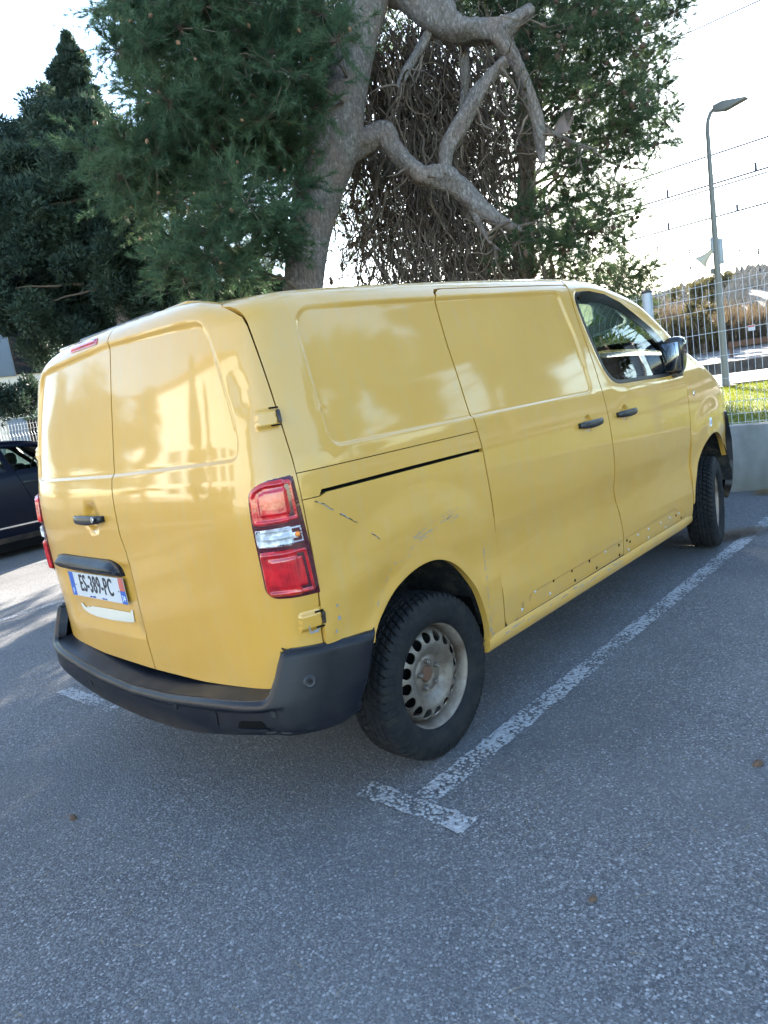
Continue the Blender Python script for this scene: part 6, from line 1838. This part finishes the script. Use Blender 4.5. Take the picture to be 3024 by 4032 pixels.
tag(mb.build('dead_branches', M['deadwood'], pine, smooth=False), kind='stuff')
tag(cone_cluster(cones, 4).build('cones', M['cone'], pine, smooth=False), kind='stuff')

LOW2 = [(r_.uniform(11.5, 15), r_.uniform(3.6, 7.0), r_.uniform(2.1, 3.5), r_.uniform(.4, .6)) for _ in range(24)] + [(r_.uniform(12, 13.6), r_.uniform(3.3, 4.5), r_.uniform(2.3, 3.4), .5) for _ in range(12)]  # low clumps added to the second pine to block a patch of sun
# --- second pine, further back to the right
pine2 = empty('pine_tree', (13.2, 6.4, .62), 'backlit open-crowned pine behind the van\'s cab, sky showing through', 'tree')
mb = MB()
T2 = [(13.2, 6.4, .55, .30), (13.15, 6.3, 2.2, .26), (13.0, 6.1, 4.0, .23), (13.1, 5.8, 6.0, .20), (13.0, 5.6, 8.0, .15), (13.1, 5.5, 10.5, .07)]
TQ2 = knobby(mb, T2, 14, 41, .06, 6)
mb.build('trunk', M['bark'], pine2, angle=80)
mb = MB(); connect(mb, TQ2[6:], PINE_RIGHT[::3] + PINE_BACK[::3], .032, 6); mb.build('branches', M['deadwood'], pine2)
NV, TV = pine_clumps(PINE_RIGHT + LOW2, 21, 10, 9, .115, .0032, 33, .1)
NV2, TV2 = pine_clumps(PINE_BACK, 22, 10, 9, .12, .0045, 34, .1)
tri_obj('crown', np.concatenate([NV, NV2]), M['needle2'], pine2); tri_obj('twigs', np.concatenate([TV, TV2]), M['deadwood'], pine2)
UP = []
while len(UP) < 24:
    p = r_.normal(0, 1, 3) * np.array([2.2, 2.6, 1.3]) + np.array([13.4, 4.9, 10.2])
    if p[2] > 9.2 and p[2] < 13: UP.append((*p, r_.uniform(.6, .95)))
NV, TV = pine_clumps(UP, 30, 9, 8, .16, .006, 35, .05)
tri_obj('upper_crown', NV, M['needle2'], pine2)
pts = [np.array(c_[:3]) + r_.normal(0, .13, 3) for c_ in PINE_RIGHT for _ in range(3)]
tag(cone_cluster(pts, 6, 1.1).build('cones', M['cone'], pine2, smooth=False), kind='stuff')

# --- plastic bag caught in the branches
def bag():
    r_ = np.random.default_rng(3)
    n = 14; V = []; F = []
    for i in range(n):
        for j in range(n):
            u, v = i / (n - 1) - .5, j / (n - 1) - .5
            wdt = .26 * (1 - .5 * (v + .5)) 
            V.append((8.86 + u * wdt * .75 + .10 * v, 2.70 - u * wdt * .62 + .06 * math.sin(7 * u + 5 * v), 5.10 + v * .35 + .03 * math.sin(9 * u) + r_.normal(0, .006)))
    for i in range(n - 1):
        for j in range(n - 1): F.append((i * n + j, (i + 1) * n + j, (i + 1) * n + j + 1, i * n + j + 1))
    mb = MB(); mb.add(V, F)
    m_ = foliage_mat('thin_white_plastic', (.26, .20, .185), (.34, .27, .25), .3)
    o = mb.build('plastic_bag', m_)
    md = o.modifiers.new('thick', 'SOLIDIFY'); md.thickness = .003
    tag(o, 'torn whitish plastic bag caught in the pine branches', 'bag')
bag()

# --- cypresses at the left
def sprays(clumps, per, size, seed):
    """flat scaly sprays: small rough fans"""
    r_ = np.random.default_rng(seed)
    out_ = []
    for (x, y, z, r) in clumps:
        c = np.array([x, y, z])
        lobes = c + unit(r_.normal(0, 1, (9, 3))) * r * r_.uniform(.3, .8, (9, 1))
        n = per
        li = r_.integers(0, 9, n)
        d = unit(r_.normal(0, 1, (n, 3)))
        P = lobes[li] + d * (r * .42 * r_.random((n, 1)) ** .45)
        up = unit(d + np.array([0, 0, .35]) + r_.normal(0, .5, (n, 3)))
        sd = unit(np.cross(up, r_.normal(0, 1, (n, 3))))
        L = size * r_.uniform(.6, 1.4, (n, 1)); w_ = L * r_.uniform(.18, .36, (n, 1))
        out_.append(np.stack([P - sd * w_ * .4, P + sd * w_, P + up * L], 1).reshape(-1, 3))
    return np.concatenate(out_)
CYP = sorted(CYPRESS, key=lambda c_: c_[0] * .77 - c_[1] * .64)
def cypress(name, loc, top, clumps, lab, seed, per=2300, size=.075):
    t = empty(name, loc, lab, 'tree', 'cypress trees')
    mb = MB()
    TQ_ = knobby(mb, [(loc[0], loc[1], loc[2] - .05, .26), (loc[0] + .05, loc[1], loc[2] + 1.5, .22), (loc[0], loc[1] + .05, (loc[2] + top) / 2, .15), (loc[0], loc[1], top, .03)], 12, seed, .07, 6)
    mb.build('trunk', M['bark'], t, angle=80)
    mb = MB(); connect(mb, TQ_[2:], clumps[::2], .035, seed, wob=.3); mb.build('branches', M['deadwood'], t)
    tri_obj('crown', sprays(clumps, per, size, seed), M['cypress'], t)
    return t
h_ = len(CYP) // 2
lowC = [c_ for c_ in CYPRESS if c_[2] < 8]
near = [c_ for c_ in CYPRESS if (c_[0] * .643 + c_[1] * .766) < 9.7]
farc = [c_ for c_ in CYPRESS if (c_[0] * .643 + c_[1] * .766) >= 9.7]
cypress('cypress_tree', (4.5, 9.0, .05), 5.4, near, 'dense dark cypress directly left of the big pine', 51)
cypress('cypress_tree', (5.12, 10.05, .05), 8.2, farc + CYPTIP, 'dark cypress with the pointed top at the left', 52)
# planting bed under the trees
M['litter'] = mat('needle_litter', (.11, .075, .045), .95)
k = NT(M['litter']); k.color(k.mix(k.noise(8, 6), (.06, .045, .03), (.17, .115, .07))); k.bump(k.noise(40, 4), .6, .03)
mb = MB(); mb.box((6.95, 7.9, .03), (5.2, 8.7, .06)); tag(mb.build('planting_bed', M['litter'], bevel=.02), kind='structure')
# ------------------------------------------------------------------ dark blue car at the left
M['navy'] = mat('dark_blue_car_paint', (.0015, .003, .010), .30, coat=.0, spec=.25)
car = empty('parked_car', (1.9, 8.9, 0), 'dark blue car with a chrome side strip parked at the left edge', 'car')
CY0 = 8.9
c_roof = pchip([-.45, -.30, .0, .5, 1.0, 1.8, 2.4, 2.9, 3.3, 3.6, 4.0], [1.02, 1.30, 1.52, 1.61, 1.645, 1.655, 1.61, 1.45, 1.22, 1.12, 1.00])
c_half = pchip([.15, .30, .50, .75, .95, 1.12, 1.18, 1.35, 1.52, 1.62, 1.70], [.80, .86, .895, .905, .90, .88, .86, .79, .71, .64, .50])
c_nose = pchip([-.5, -.3, .1, 3.0, 3.6, 3.95, 4.1], [.20, .08, 0, 0, .06, .22, .45])
def CARS(x, z):
    x = np.asarray(x, float); z = np.asarray(z, float)
    h_ = np.clip(c_roof(x) - z, 0, .09)
    y = c_half(z) - c_nose(x) - .07 * (1 - h_ / .09) ** 2
    return np.stack([x, CY0 - y, z], -1)
CF = -1.0 if normals_of(CARS, np.array([1.0]), np.array([.8]))[0][1] > 0 else 1.0
ctop = lambda a, b, n=24: [(float(x), float(c_roof(x)) - .002) for x in np.linspace(a, b, n)]
def carch(cx, r, a0=math.pi, a1=0.0): return [(cx + r * math.cos(t), .33 + r * math.sin(t)) for t in np.linspace(a0, a1, 18)]
xB = pchip([.2, .45, .75, 1.0, 1.18, 1.62], [2.38, 2.36, 2.26, 2.18, 2.13, 2.02])
seamB = lambda dx, z0, z1: [(float(xB(z)) + dx, float(z)) for z in np.linspace(z0, z1, 16)]
wf = rounded([(2.10, 1.205), (2.98, 1.19), (2.62, 1.50), (2.06, 1.555)], [.02, .03, .04, .03], 4)
wr = rounded([(1.08, 1.225), (2.03, 1.205), (1.97, 1.555), (1.28, 1.55)], [.03, .02, .03, .05], 4)
wq = rounded([(.30, 1.26), (1.00, 1.228), (1.18, 1.52), (.62, 1.47)], [.04, .03, .03, .05], 4)
fd = panel('front_door', seamB(.004, .27, 1.60) + [(2.40, 1.595), (2.75, 1.50), (3.06, 1.20), (3.10, .80), (3.06, .30)], CARS, M['navy'], car, holes=[wf], h=.05, flip=CF, flange=.03)
rd = panel('rear_door', [(1.18, .30), (1.02, .60), (1.03, 1.22), (1.24, 1.585), (1.5, 1.612)] + seamB(-.004, 1.61, .27), CARS, M['navy'], car, holes=[wr], h=.05, flip=CF, flange=.03)
panel('rear_wing', [(-.42, .32), (-.40, .95)] + ctop(-.30, 1.20) + [(1.02, 1.22), (1.01, .60), (1.10, .34)] + carch(.68, .375, .0, math.pi), CARS, M['navy'], car, holes=[wq], h=.05, flip=CF, flange=.03)
panel('front_wing', [(3.07, .30), (3.11, .80), (3.075, 1.20), (3.30, 1.19)] + ctop(3.36, 3.98, 10) + [(4.02, .9), (4.0, .32), (3.86, .34)] + carch(3.48, .375, 0.0, math.pi), CARS, M['navy'], car, h=.05, flip=CF, flange=.03)
panel('roof_rail', [(1.205, 1.588)] + [(1.5, 1.618), (2.0, 1.612), (2.42, 1.60), (2.78, 1.505), (3.09, 1.205)] + [(3.30, 1.21)] + ctop(3.30, 1.205, 30), CARS, M['navy'], car, h=.04, flip=CF, flange=.03)
for p_, wn in ((fd, wf), (rd, wr)):
    panel('window_glass', shrink(wn, .004), CARS, M['glass'], p_, h=.08, flip=CF, lift=-.012, flange=0)
panel('sill_trim', rounded([(1.12, .22), (3.06, .22), (3.06, .295), (1.12, .295)], .01, 3), CARS, M['plastic'], car, h=.05, flip=CF, lift=.008, flange=.02)
for p_, a, b in ((rd, 1.14, 2.345), (fd, 2.372, 3.05)):
    panel('chrome_strip', [(a, .425), (b, .425), (b, .447), (a, .447)], CARS, M['chrome'], p_, h=.05, flip=CF, lift=.010, flange=.01)
handle('door_handle', fd, CARS, 2.29, 1.02, CF, .21, .03); handle('door_handle', rd, CARS, 1.25, 1.04, CF, .21, .03)
for o in [o for o in car.children if o.name.split('.')[0] in ('front_door', 'rear_door', 'rear_wing', 'front_wing', 'roof_rail')]:
    # other flank
    c_ = o.copy(); COL.objects.link(c_); c_.scale = (1, -1, 1); c_.location = Vector((-1.9, 8.9, 0)) ; c_.parent = car
    for g_ in o.children:
        if g_.name.split('.')[0] == 'door_handle': continue
        d_ = g_.copy(); COL.objects.link(d_); d_.parent = c_
mb = MB(); V = []; ny = 13; xs_ = np.linspace(-.44, 4.02, 50)
for x in xs_:
    zt = float(c_roof(x)) - .002
    ye = float((CARS(np.array([x]), np.array([zt]))[0])[1]); hw = CY0 - ye
    for t in np.linspace(-1, 1, ny): V.append((x, CY0 + t * hw, zt + .03 * (1 - t * t)))
mb.add(V, [(i * ny + j, i * ny + j + 1, (i + 1) * ny + j + 1, (i + 1) * ny + j) for i in range(49) for j in range(ny - 1) ], 0)
o = mb.build('roof', [M['navy'], M['darkglass']], car)
for pl_ in o.data.polygons:
    cx = pl_.center.x + 1.9
    if 2.45 < cx < 3.25 or -.25 < cx < .25: pl_.material_index = 1
mb = MB(); mb.box((1.8, CY0, .25), (4.2, 1.66, .30)); mb.box((1.8, CY0, .60), (3.6, 1.60, .45)); mb.build('floor_pan', M['gap'], car)
for x, y in ((1.45, 8.5), (1.45, 9.3), (2.35, 8.5), (2.35, 9.3)):
    mb = MB(); mb.box((x, y, .98), (.16, .46, .60), rot=Matrix.Rotation(-.2, 3, 'Y')); mb.box((x - .08, y, 1.36), (.10, .26, .18)); mb.build('seat', M['seat'], car, bevel=.05, seg=3)
mb = MB(); V = [(2.86 + .05 * math.sin(a), 9.28 + .18 * math.cos(a), 1.13 + .17 * math.sin(a)) for a in np.linspace(0, 6.283, 25)]; mb.tube(V, .016, 8, cap=False); mb.build('steering_wheel', M['trim'], car)
mb = MB(); mb.box((3.0, CY0, 1.03), (.3, 1.5, .22)); mb.build('dashboard', M['gap'], car, bevel=.04)
mb = MB(); mb.box((2.98, 7.98, 1.24), (.12, .16, .15)); mb.build('door_mirror', M['navy'], car, bevel=.04, seg=3)
for x in (.68, 3.48):
    for sg in (-1, 1):
        t = bpy.data.objects.new('wheel', None); COL.objects.link(t); t.location = (x - 1.9, sg * .79, .325); t.scale = (.97, .97, .97)
        t.rotation_euler = (0, .3, 0 if sg < 0 else math.pi); t.parent = car
        for nm, me in (('tyre', TY), ('rim_disc', DI), ('rim_barrel', BA)):
            q_ = bpy.data.objects.new(nm, me); COL.objects.link(q_); q_.parent = t

car.location.x -= .30

# ------------------------------------------------------------------ buildings
M['render'] = mat('beige_render', (.55, .47, .37), .9)
k = NT(M['render']); k.color(k.mix(k.ramp(k.noise(.8, 6), [(.35, 0.0), (.7, 1.0)]), (.72, .65, .54), (.80, .73, .62))); k.bump(k.noise(60, 3), .2, .01)
M['tile'] = mat('clay_tile', (.36, .16, .09), .85)
k = NT(M['tile']); wv_ = k.n('ShaderNodeTexWave'); wv_.inputs['Scale'].default_value = 2.2; k.l(k.tc.outputs['Object'], wv_.inputs[0]); k.color(k.mix(wv_.outputs[1], (.26, .11, .06), (.42, .20, .11))); k.bump(wv_.outputs[1], .8, .06)
M['shutter'] = mat('grey_blue_shutter', (.16, .20, .24), .7)
def house(name, loc, size, rz, label, wins, m_wall):
    """box house with plinth, tiled roof, windows on the +x and -y sides; local origin at base centre"""
    t = empty(name, loc, label, 'building'); t.rotation_euler = (0, 0, rz)
    L, W_, H_ = size
    def put(mb, nm, m_, bev=.0, par=t):
        o = mb.build(nm, m_, bevel=bev); o.parent = par; o.location = (0, 0, 0); return o
    mb = MB(); mb.box((0, 0, H_ / 2), (L, W_, H_)); wall = put(mb, 'wall', m_wall)
    mb = MB(); mb.box((0, 0, .3), (L + .06, W_ + .06, .6)); put(mb, 'plinth', M['concrete'])
    mb = MB(); e = .5; hh = 1.5
    mb.add([(-L / 2 - e, -W_ / 2 - e, H_), (L / 2 + e, -W_ / 2 - e, H_), (L / 2 + e, W_ / 2 + e, H_), (-L / 2 - e, W_ / 2 + e, H_), (-L / 2 + 2, 0, H_ + hh), (L / 2 - 2, 0, H_ + hh)], [(0, 1, 5, 4), (1, 2, 5), (2, 3, 4, 5), (3, 0, 4), (0, 3, 2, 1)])
    put(mb, 'roof', M['tile'])
    for sd, a, z in wins:
        c = (a, -W_ / 2 - .01, z) if sd == 'y' else (L / 2 + .01, a, z)
        d = (1.0, .06, 1.3) if sd == 'y' else (.06, 1.0, 1.3)
        mb = MB(); mb.box(c, d); f = put(mb, 'window', M['darkglass'])
        for e_ in (-1, 1):
            c2 = (c[0] + e_ * .78, c[1] - .02, c[2]) if sd == 'y' else (c[0] + .02, c[1] + e_ * .78, c[2])
            d2 = (.5, .05, 1.35) if sd == 'y' else (.05, .5, 1.35)
            mb = MB(); mb.box(c2, d2); o = mb.build('shutter', M['shutter'], bevel=.01); o.parent = f; o.location = (0, 0, 0)
    return t
house('house', (6.5, 21.5, 0), (12, 7, 5.6), 0, 'pale beige house glimpsed behind the cypress and white fence', [('y', a, z) for a in (0, 2.7, 5) for z in (1.7, 4.2)], M['render'])
M['render2'] = mat('pale_cream_render', (.55, .54, .51), .9)
house('house', (-20, 15, 0), (9, 26, 8.6), 0, 'sunlit cream house behind the photographer, reflected in the rear doors', [('x', a, z) for a in (-8, -5, -2, 1, 4, 7) for z in (1.8, 4.8)], M['render2'])

# trees behind the photographer, mirrored in the van's rear doors
M['oak'] = foliage_mat('round_tree_leaves', (.05, .08, .03), (.10, .13, .05), .3)
def back_tree(x, y, kind, h, r, lab, seed, per=420):
    t = empty('cypress_tree' if kind else 'shade_tree', (x, y, 0), lab, 'tree', 'trees behind the photographer')
    r2 = np.random.default_rng(seed)
    mb = MB(); TQ_ = knobby(mb, [(x, y, -.05, .2), (x, y, h * .4, .16), (x + .1, y, h * .95, .04)], 10, seed, .07, 6); mb.build('trunk', M['bark'], t)
    cl = []
    for i in range(26 if kind else 34):
        if kind:
            z = r2.uniform(.6, h); w_ = r * (1 - (z / h) ** 2 * .85)
        else:
            z = h * .62 + r2.normal(0, 1) * h * .16; w_ = r * math.sqrt(max(.1, 1 - ((z - h * .62) / (h * .4)) ** 2))
        a = r2.uniform(0, 6.28); q = w_ * math.sqrt(r2.random())
        cl.append((x + q * math.cos(a), y + q * math.sin(a), z, r2.uniform(.5, .9) * (1 if not kind else .6)))
    tri_obj('crown', sprays(cl, per, .22, seed), M['cypress'] if kind else M['oak'], t)
back_tree(-6.0, 14.8, 0, 5.6, 1.9, 'round leafy tree behind the photographer, reflected in the left rear door', 61)
back_tree(-13.5, 15.5, 1, 8.5, .8, 'tall thin cypress behind the photographer, left of the round tree', 62)
back_tree(-15.0, 17.6, 1, 7.8, .8, 'second thin cypress behind the photographer beside the cream house', 63)
back_tree(-12.0, 20.0, 1, 7.2, .9, 'farthest cypress behind the photographer', 64)

for i, (x, y, h_, lab) in enumerate(((14.5, -6.5, 9.0, 'nearest leafy tree beyond the fence, right of the view'), (16.0, -11.0, 9.5, 'tall leafy tree beyond the fence, further right'), (13.0, -15.0, 9.0, 'leafy tree beyond the right end of the fence'), (20, -5.0, 10.0, 'farthest leafy tree to the right beyond the fence'))):
    back_tree(x, y, 0, h_, 3.2, lab, 80 + i, 1500)

M['shrub'] = foliage_mat('dry_yellow_shrub', (.075, .065, .022), (.12, .10, .035), .3)
M['shrub2'] = foliage_mat('dull_green_shrub', (.028, .040, .018), (.055, .065, .030), .25)
def shrub(x, y, h_, r, m_, lab, seed):
    t = empty('scrub_bush', (x, y, 1.13), lab, 'bush', 'bushes beyond the railway')
    r2 = np.random.default_rng(seed)
    mb = MB()
    for i in range(7):
        a = r2.uniform(0, 6.28); mb.tube([(x, y, 1.1), (x + .25 * r * math.cos(a), y + .25 * r * math.sin(a), 1.1 + h_ * .45), (x + .6 * r * math.cos(a), y + .6 * r * math.sin(a), 1.1 + h_ * .8)], [.04, .025, .01], 5)
    mb.build('stems', M['deadwood'], t)
    cl = [(x + r * r2.normal(0, .42), y + r * r2.normal(0, .42), 1.15 + h_ * (.2 + .75 * r2.random()), r * r2.uniform(.22, .4)) for _ in range(22)]
    tri_obj('foliage', sprays(cl, 260, .17, seed), M[m_], t)
shrub(33.5, 11.6, 3.0, 1.3, 'shrub', 'yellow dry bush beyond the platform, just right of the fence post', 91)
shrub(34.0, 9.3, 3.3, 1.2, 'shrub', 'yellow-brown bush beyond the platform, left of the lamp post', 92)
shrub(34.5, 13.8, 2.4, 1.4, 'shrub2', 'dull green bush behind the fence post', 93)
shrub(34.0, 5.2, 2.0, 1.0, 'shrub2', 'low green bush beyond the platform at the right edge', 94)

# ------------------------------------------------------------------ litter on the asphalt
def ground_cone(x, y, s_, lab, rz):
    me = cone_cluster([np.array([0, 0, 0.0])], int(abs(x * 100)), s_).build('pine_cone', M['cone'])
    me.location = (x, y, .02 * s_); me.rotation_euler = (1.3, .3, rz)
    tag(me, lab, 'pine cone', 'fallen pine cones')
ground_cone(-1.08, .13, .34, 'round brown pine cone lying alone left behind the bumper', .3)
ground_cone(.41, -1.93, .34, 'brown pine cone at the right edge beyond the white line', 1.2)
ground_cone(-.46, -1.75, .26, 'small pale pine cone in the right foreground', 2.0)
M['straw'] = mat('dry_needle_litter', (.26, .19, .11), .9)
def heap(cx, cy, rx, ry, n, lab, seed, name='debris_pile', h_=.035, ang=0.0):
    r2 = np.random.default_rng(seed)
    q = r2.normal(0, .42, (n, 2)); ca, sa = math.cos(ang), math.sin(ang)
    a = cx + q[:, 0] * rx * ca - q[:, 1] * ry * sa; b = cy + q[:, 0] * rx * sa + q[:, 1] * ry * ca
    z = .004 + h_ * np.exp(-(q ** 2).sum(1) * 2) * r2.random(n)
    th = r2.uniform(0, 6.28, n); L = r2.uniform(.02, .07, n); w_ = r2.uniform(.001, .0028, n)
    d = np.stack([np.cos(th) * L, np.sin(th) * L, r2.normal(0, .008, n)], 1); sd = np.stack([-np.sin(th) * w_, np.cos(th) * w_, np.zeros(n)], 1)
    P = np.stack([a, b, z], 1)
    V = np.stack([P - sd, P + sd, P + d + sd * .5 + [0, 0, .002]], 1).reshape(-1, 3)
    V[:, 2] = np.maximum(V[:, 2], .003)
    o = obj_from(name, mesh_np(name, V, np.arange(len(V)).reshape(-1, 3), False, [M['deadwood' if n > 1000 else 'straw']]))
    return tag(o, lab, 'litter', kind='stuff')
heap(3.56, -.93, .34, .13, 2600, 'brown heap of pine needles by the front wheel', 71, ang=-.5)
heap(5.2, -.70, .12, .08, 900, 'small heap of needles at the foot of the wall', 72)
def loose(n, seed):
    r2 = np.random.default_rng(seed)
    a = r2.uniform(-1.8, 4.8, n); b = r2.uniform(-3.2, 1.0, n)
    th = r2.uniform(0, 6.28, n); L = r2.uniform(.03, .09, n); w_ = np.full(n, .0011)
    d = np.stack([np.cos(th) * L, np.sin(th) * L, r2.normal(0, .003, n)], 1); sd = np.stack([-np.sin(th) * w_, np.cos(th) * w_, np.zeros(n)], 1)
    P = np.stack([a, b, np.full(n, .0045)], 1)
    V = np.stack([P - sd, P + sd, P + d], 1).reshape(-1, 3); V[:, 2] = np.maximum(V[:, 2], .003)
    tag(obj_from('needle_litter', mesh_np('needle_litter', V, np.arange(len(V)).reshape(-1, 3), False, [M['straw']])), 'loose dry pine needles strewn over the asphalt', 'litter', kind='stuff')
loose(700, 73)

# ------------------------------------------------------------------ thin evening haze
hz = bpy.data.materials.new('thin_haze'); hz.use_nodes = True
hz.node_tree.nodes.clear()
_o = hz.node_tree.nodes.new('ShaderNodeOutputMaterial'); _v = hz.node_tree.nodes.new('ShaderNodeVolumePrincipled')
_v.inputs['Color'].default_value = (.92, .94, 1.0, 1)
_v.inputs['Density'].default_value = .00010
_v.inputs['Anisotropy'].default_value = .3
hz.node_tree.links.new(_v.outputs[0], _o.inputs['Volume'])
mb = MB(); mb.box((120, 60, 24.5), (900, 1100, 52))
tag(mb.build('haze', hz, smooth=False), 'thin pale haze over the whole place', 'haze', kind='stuff')
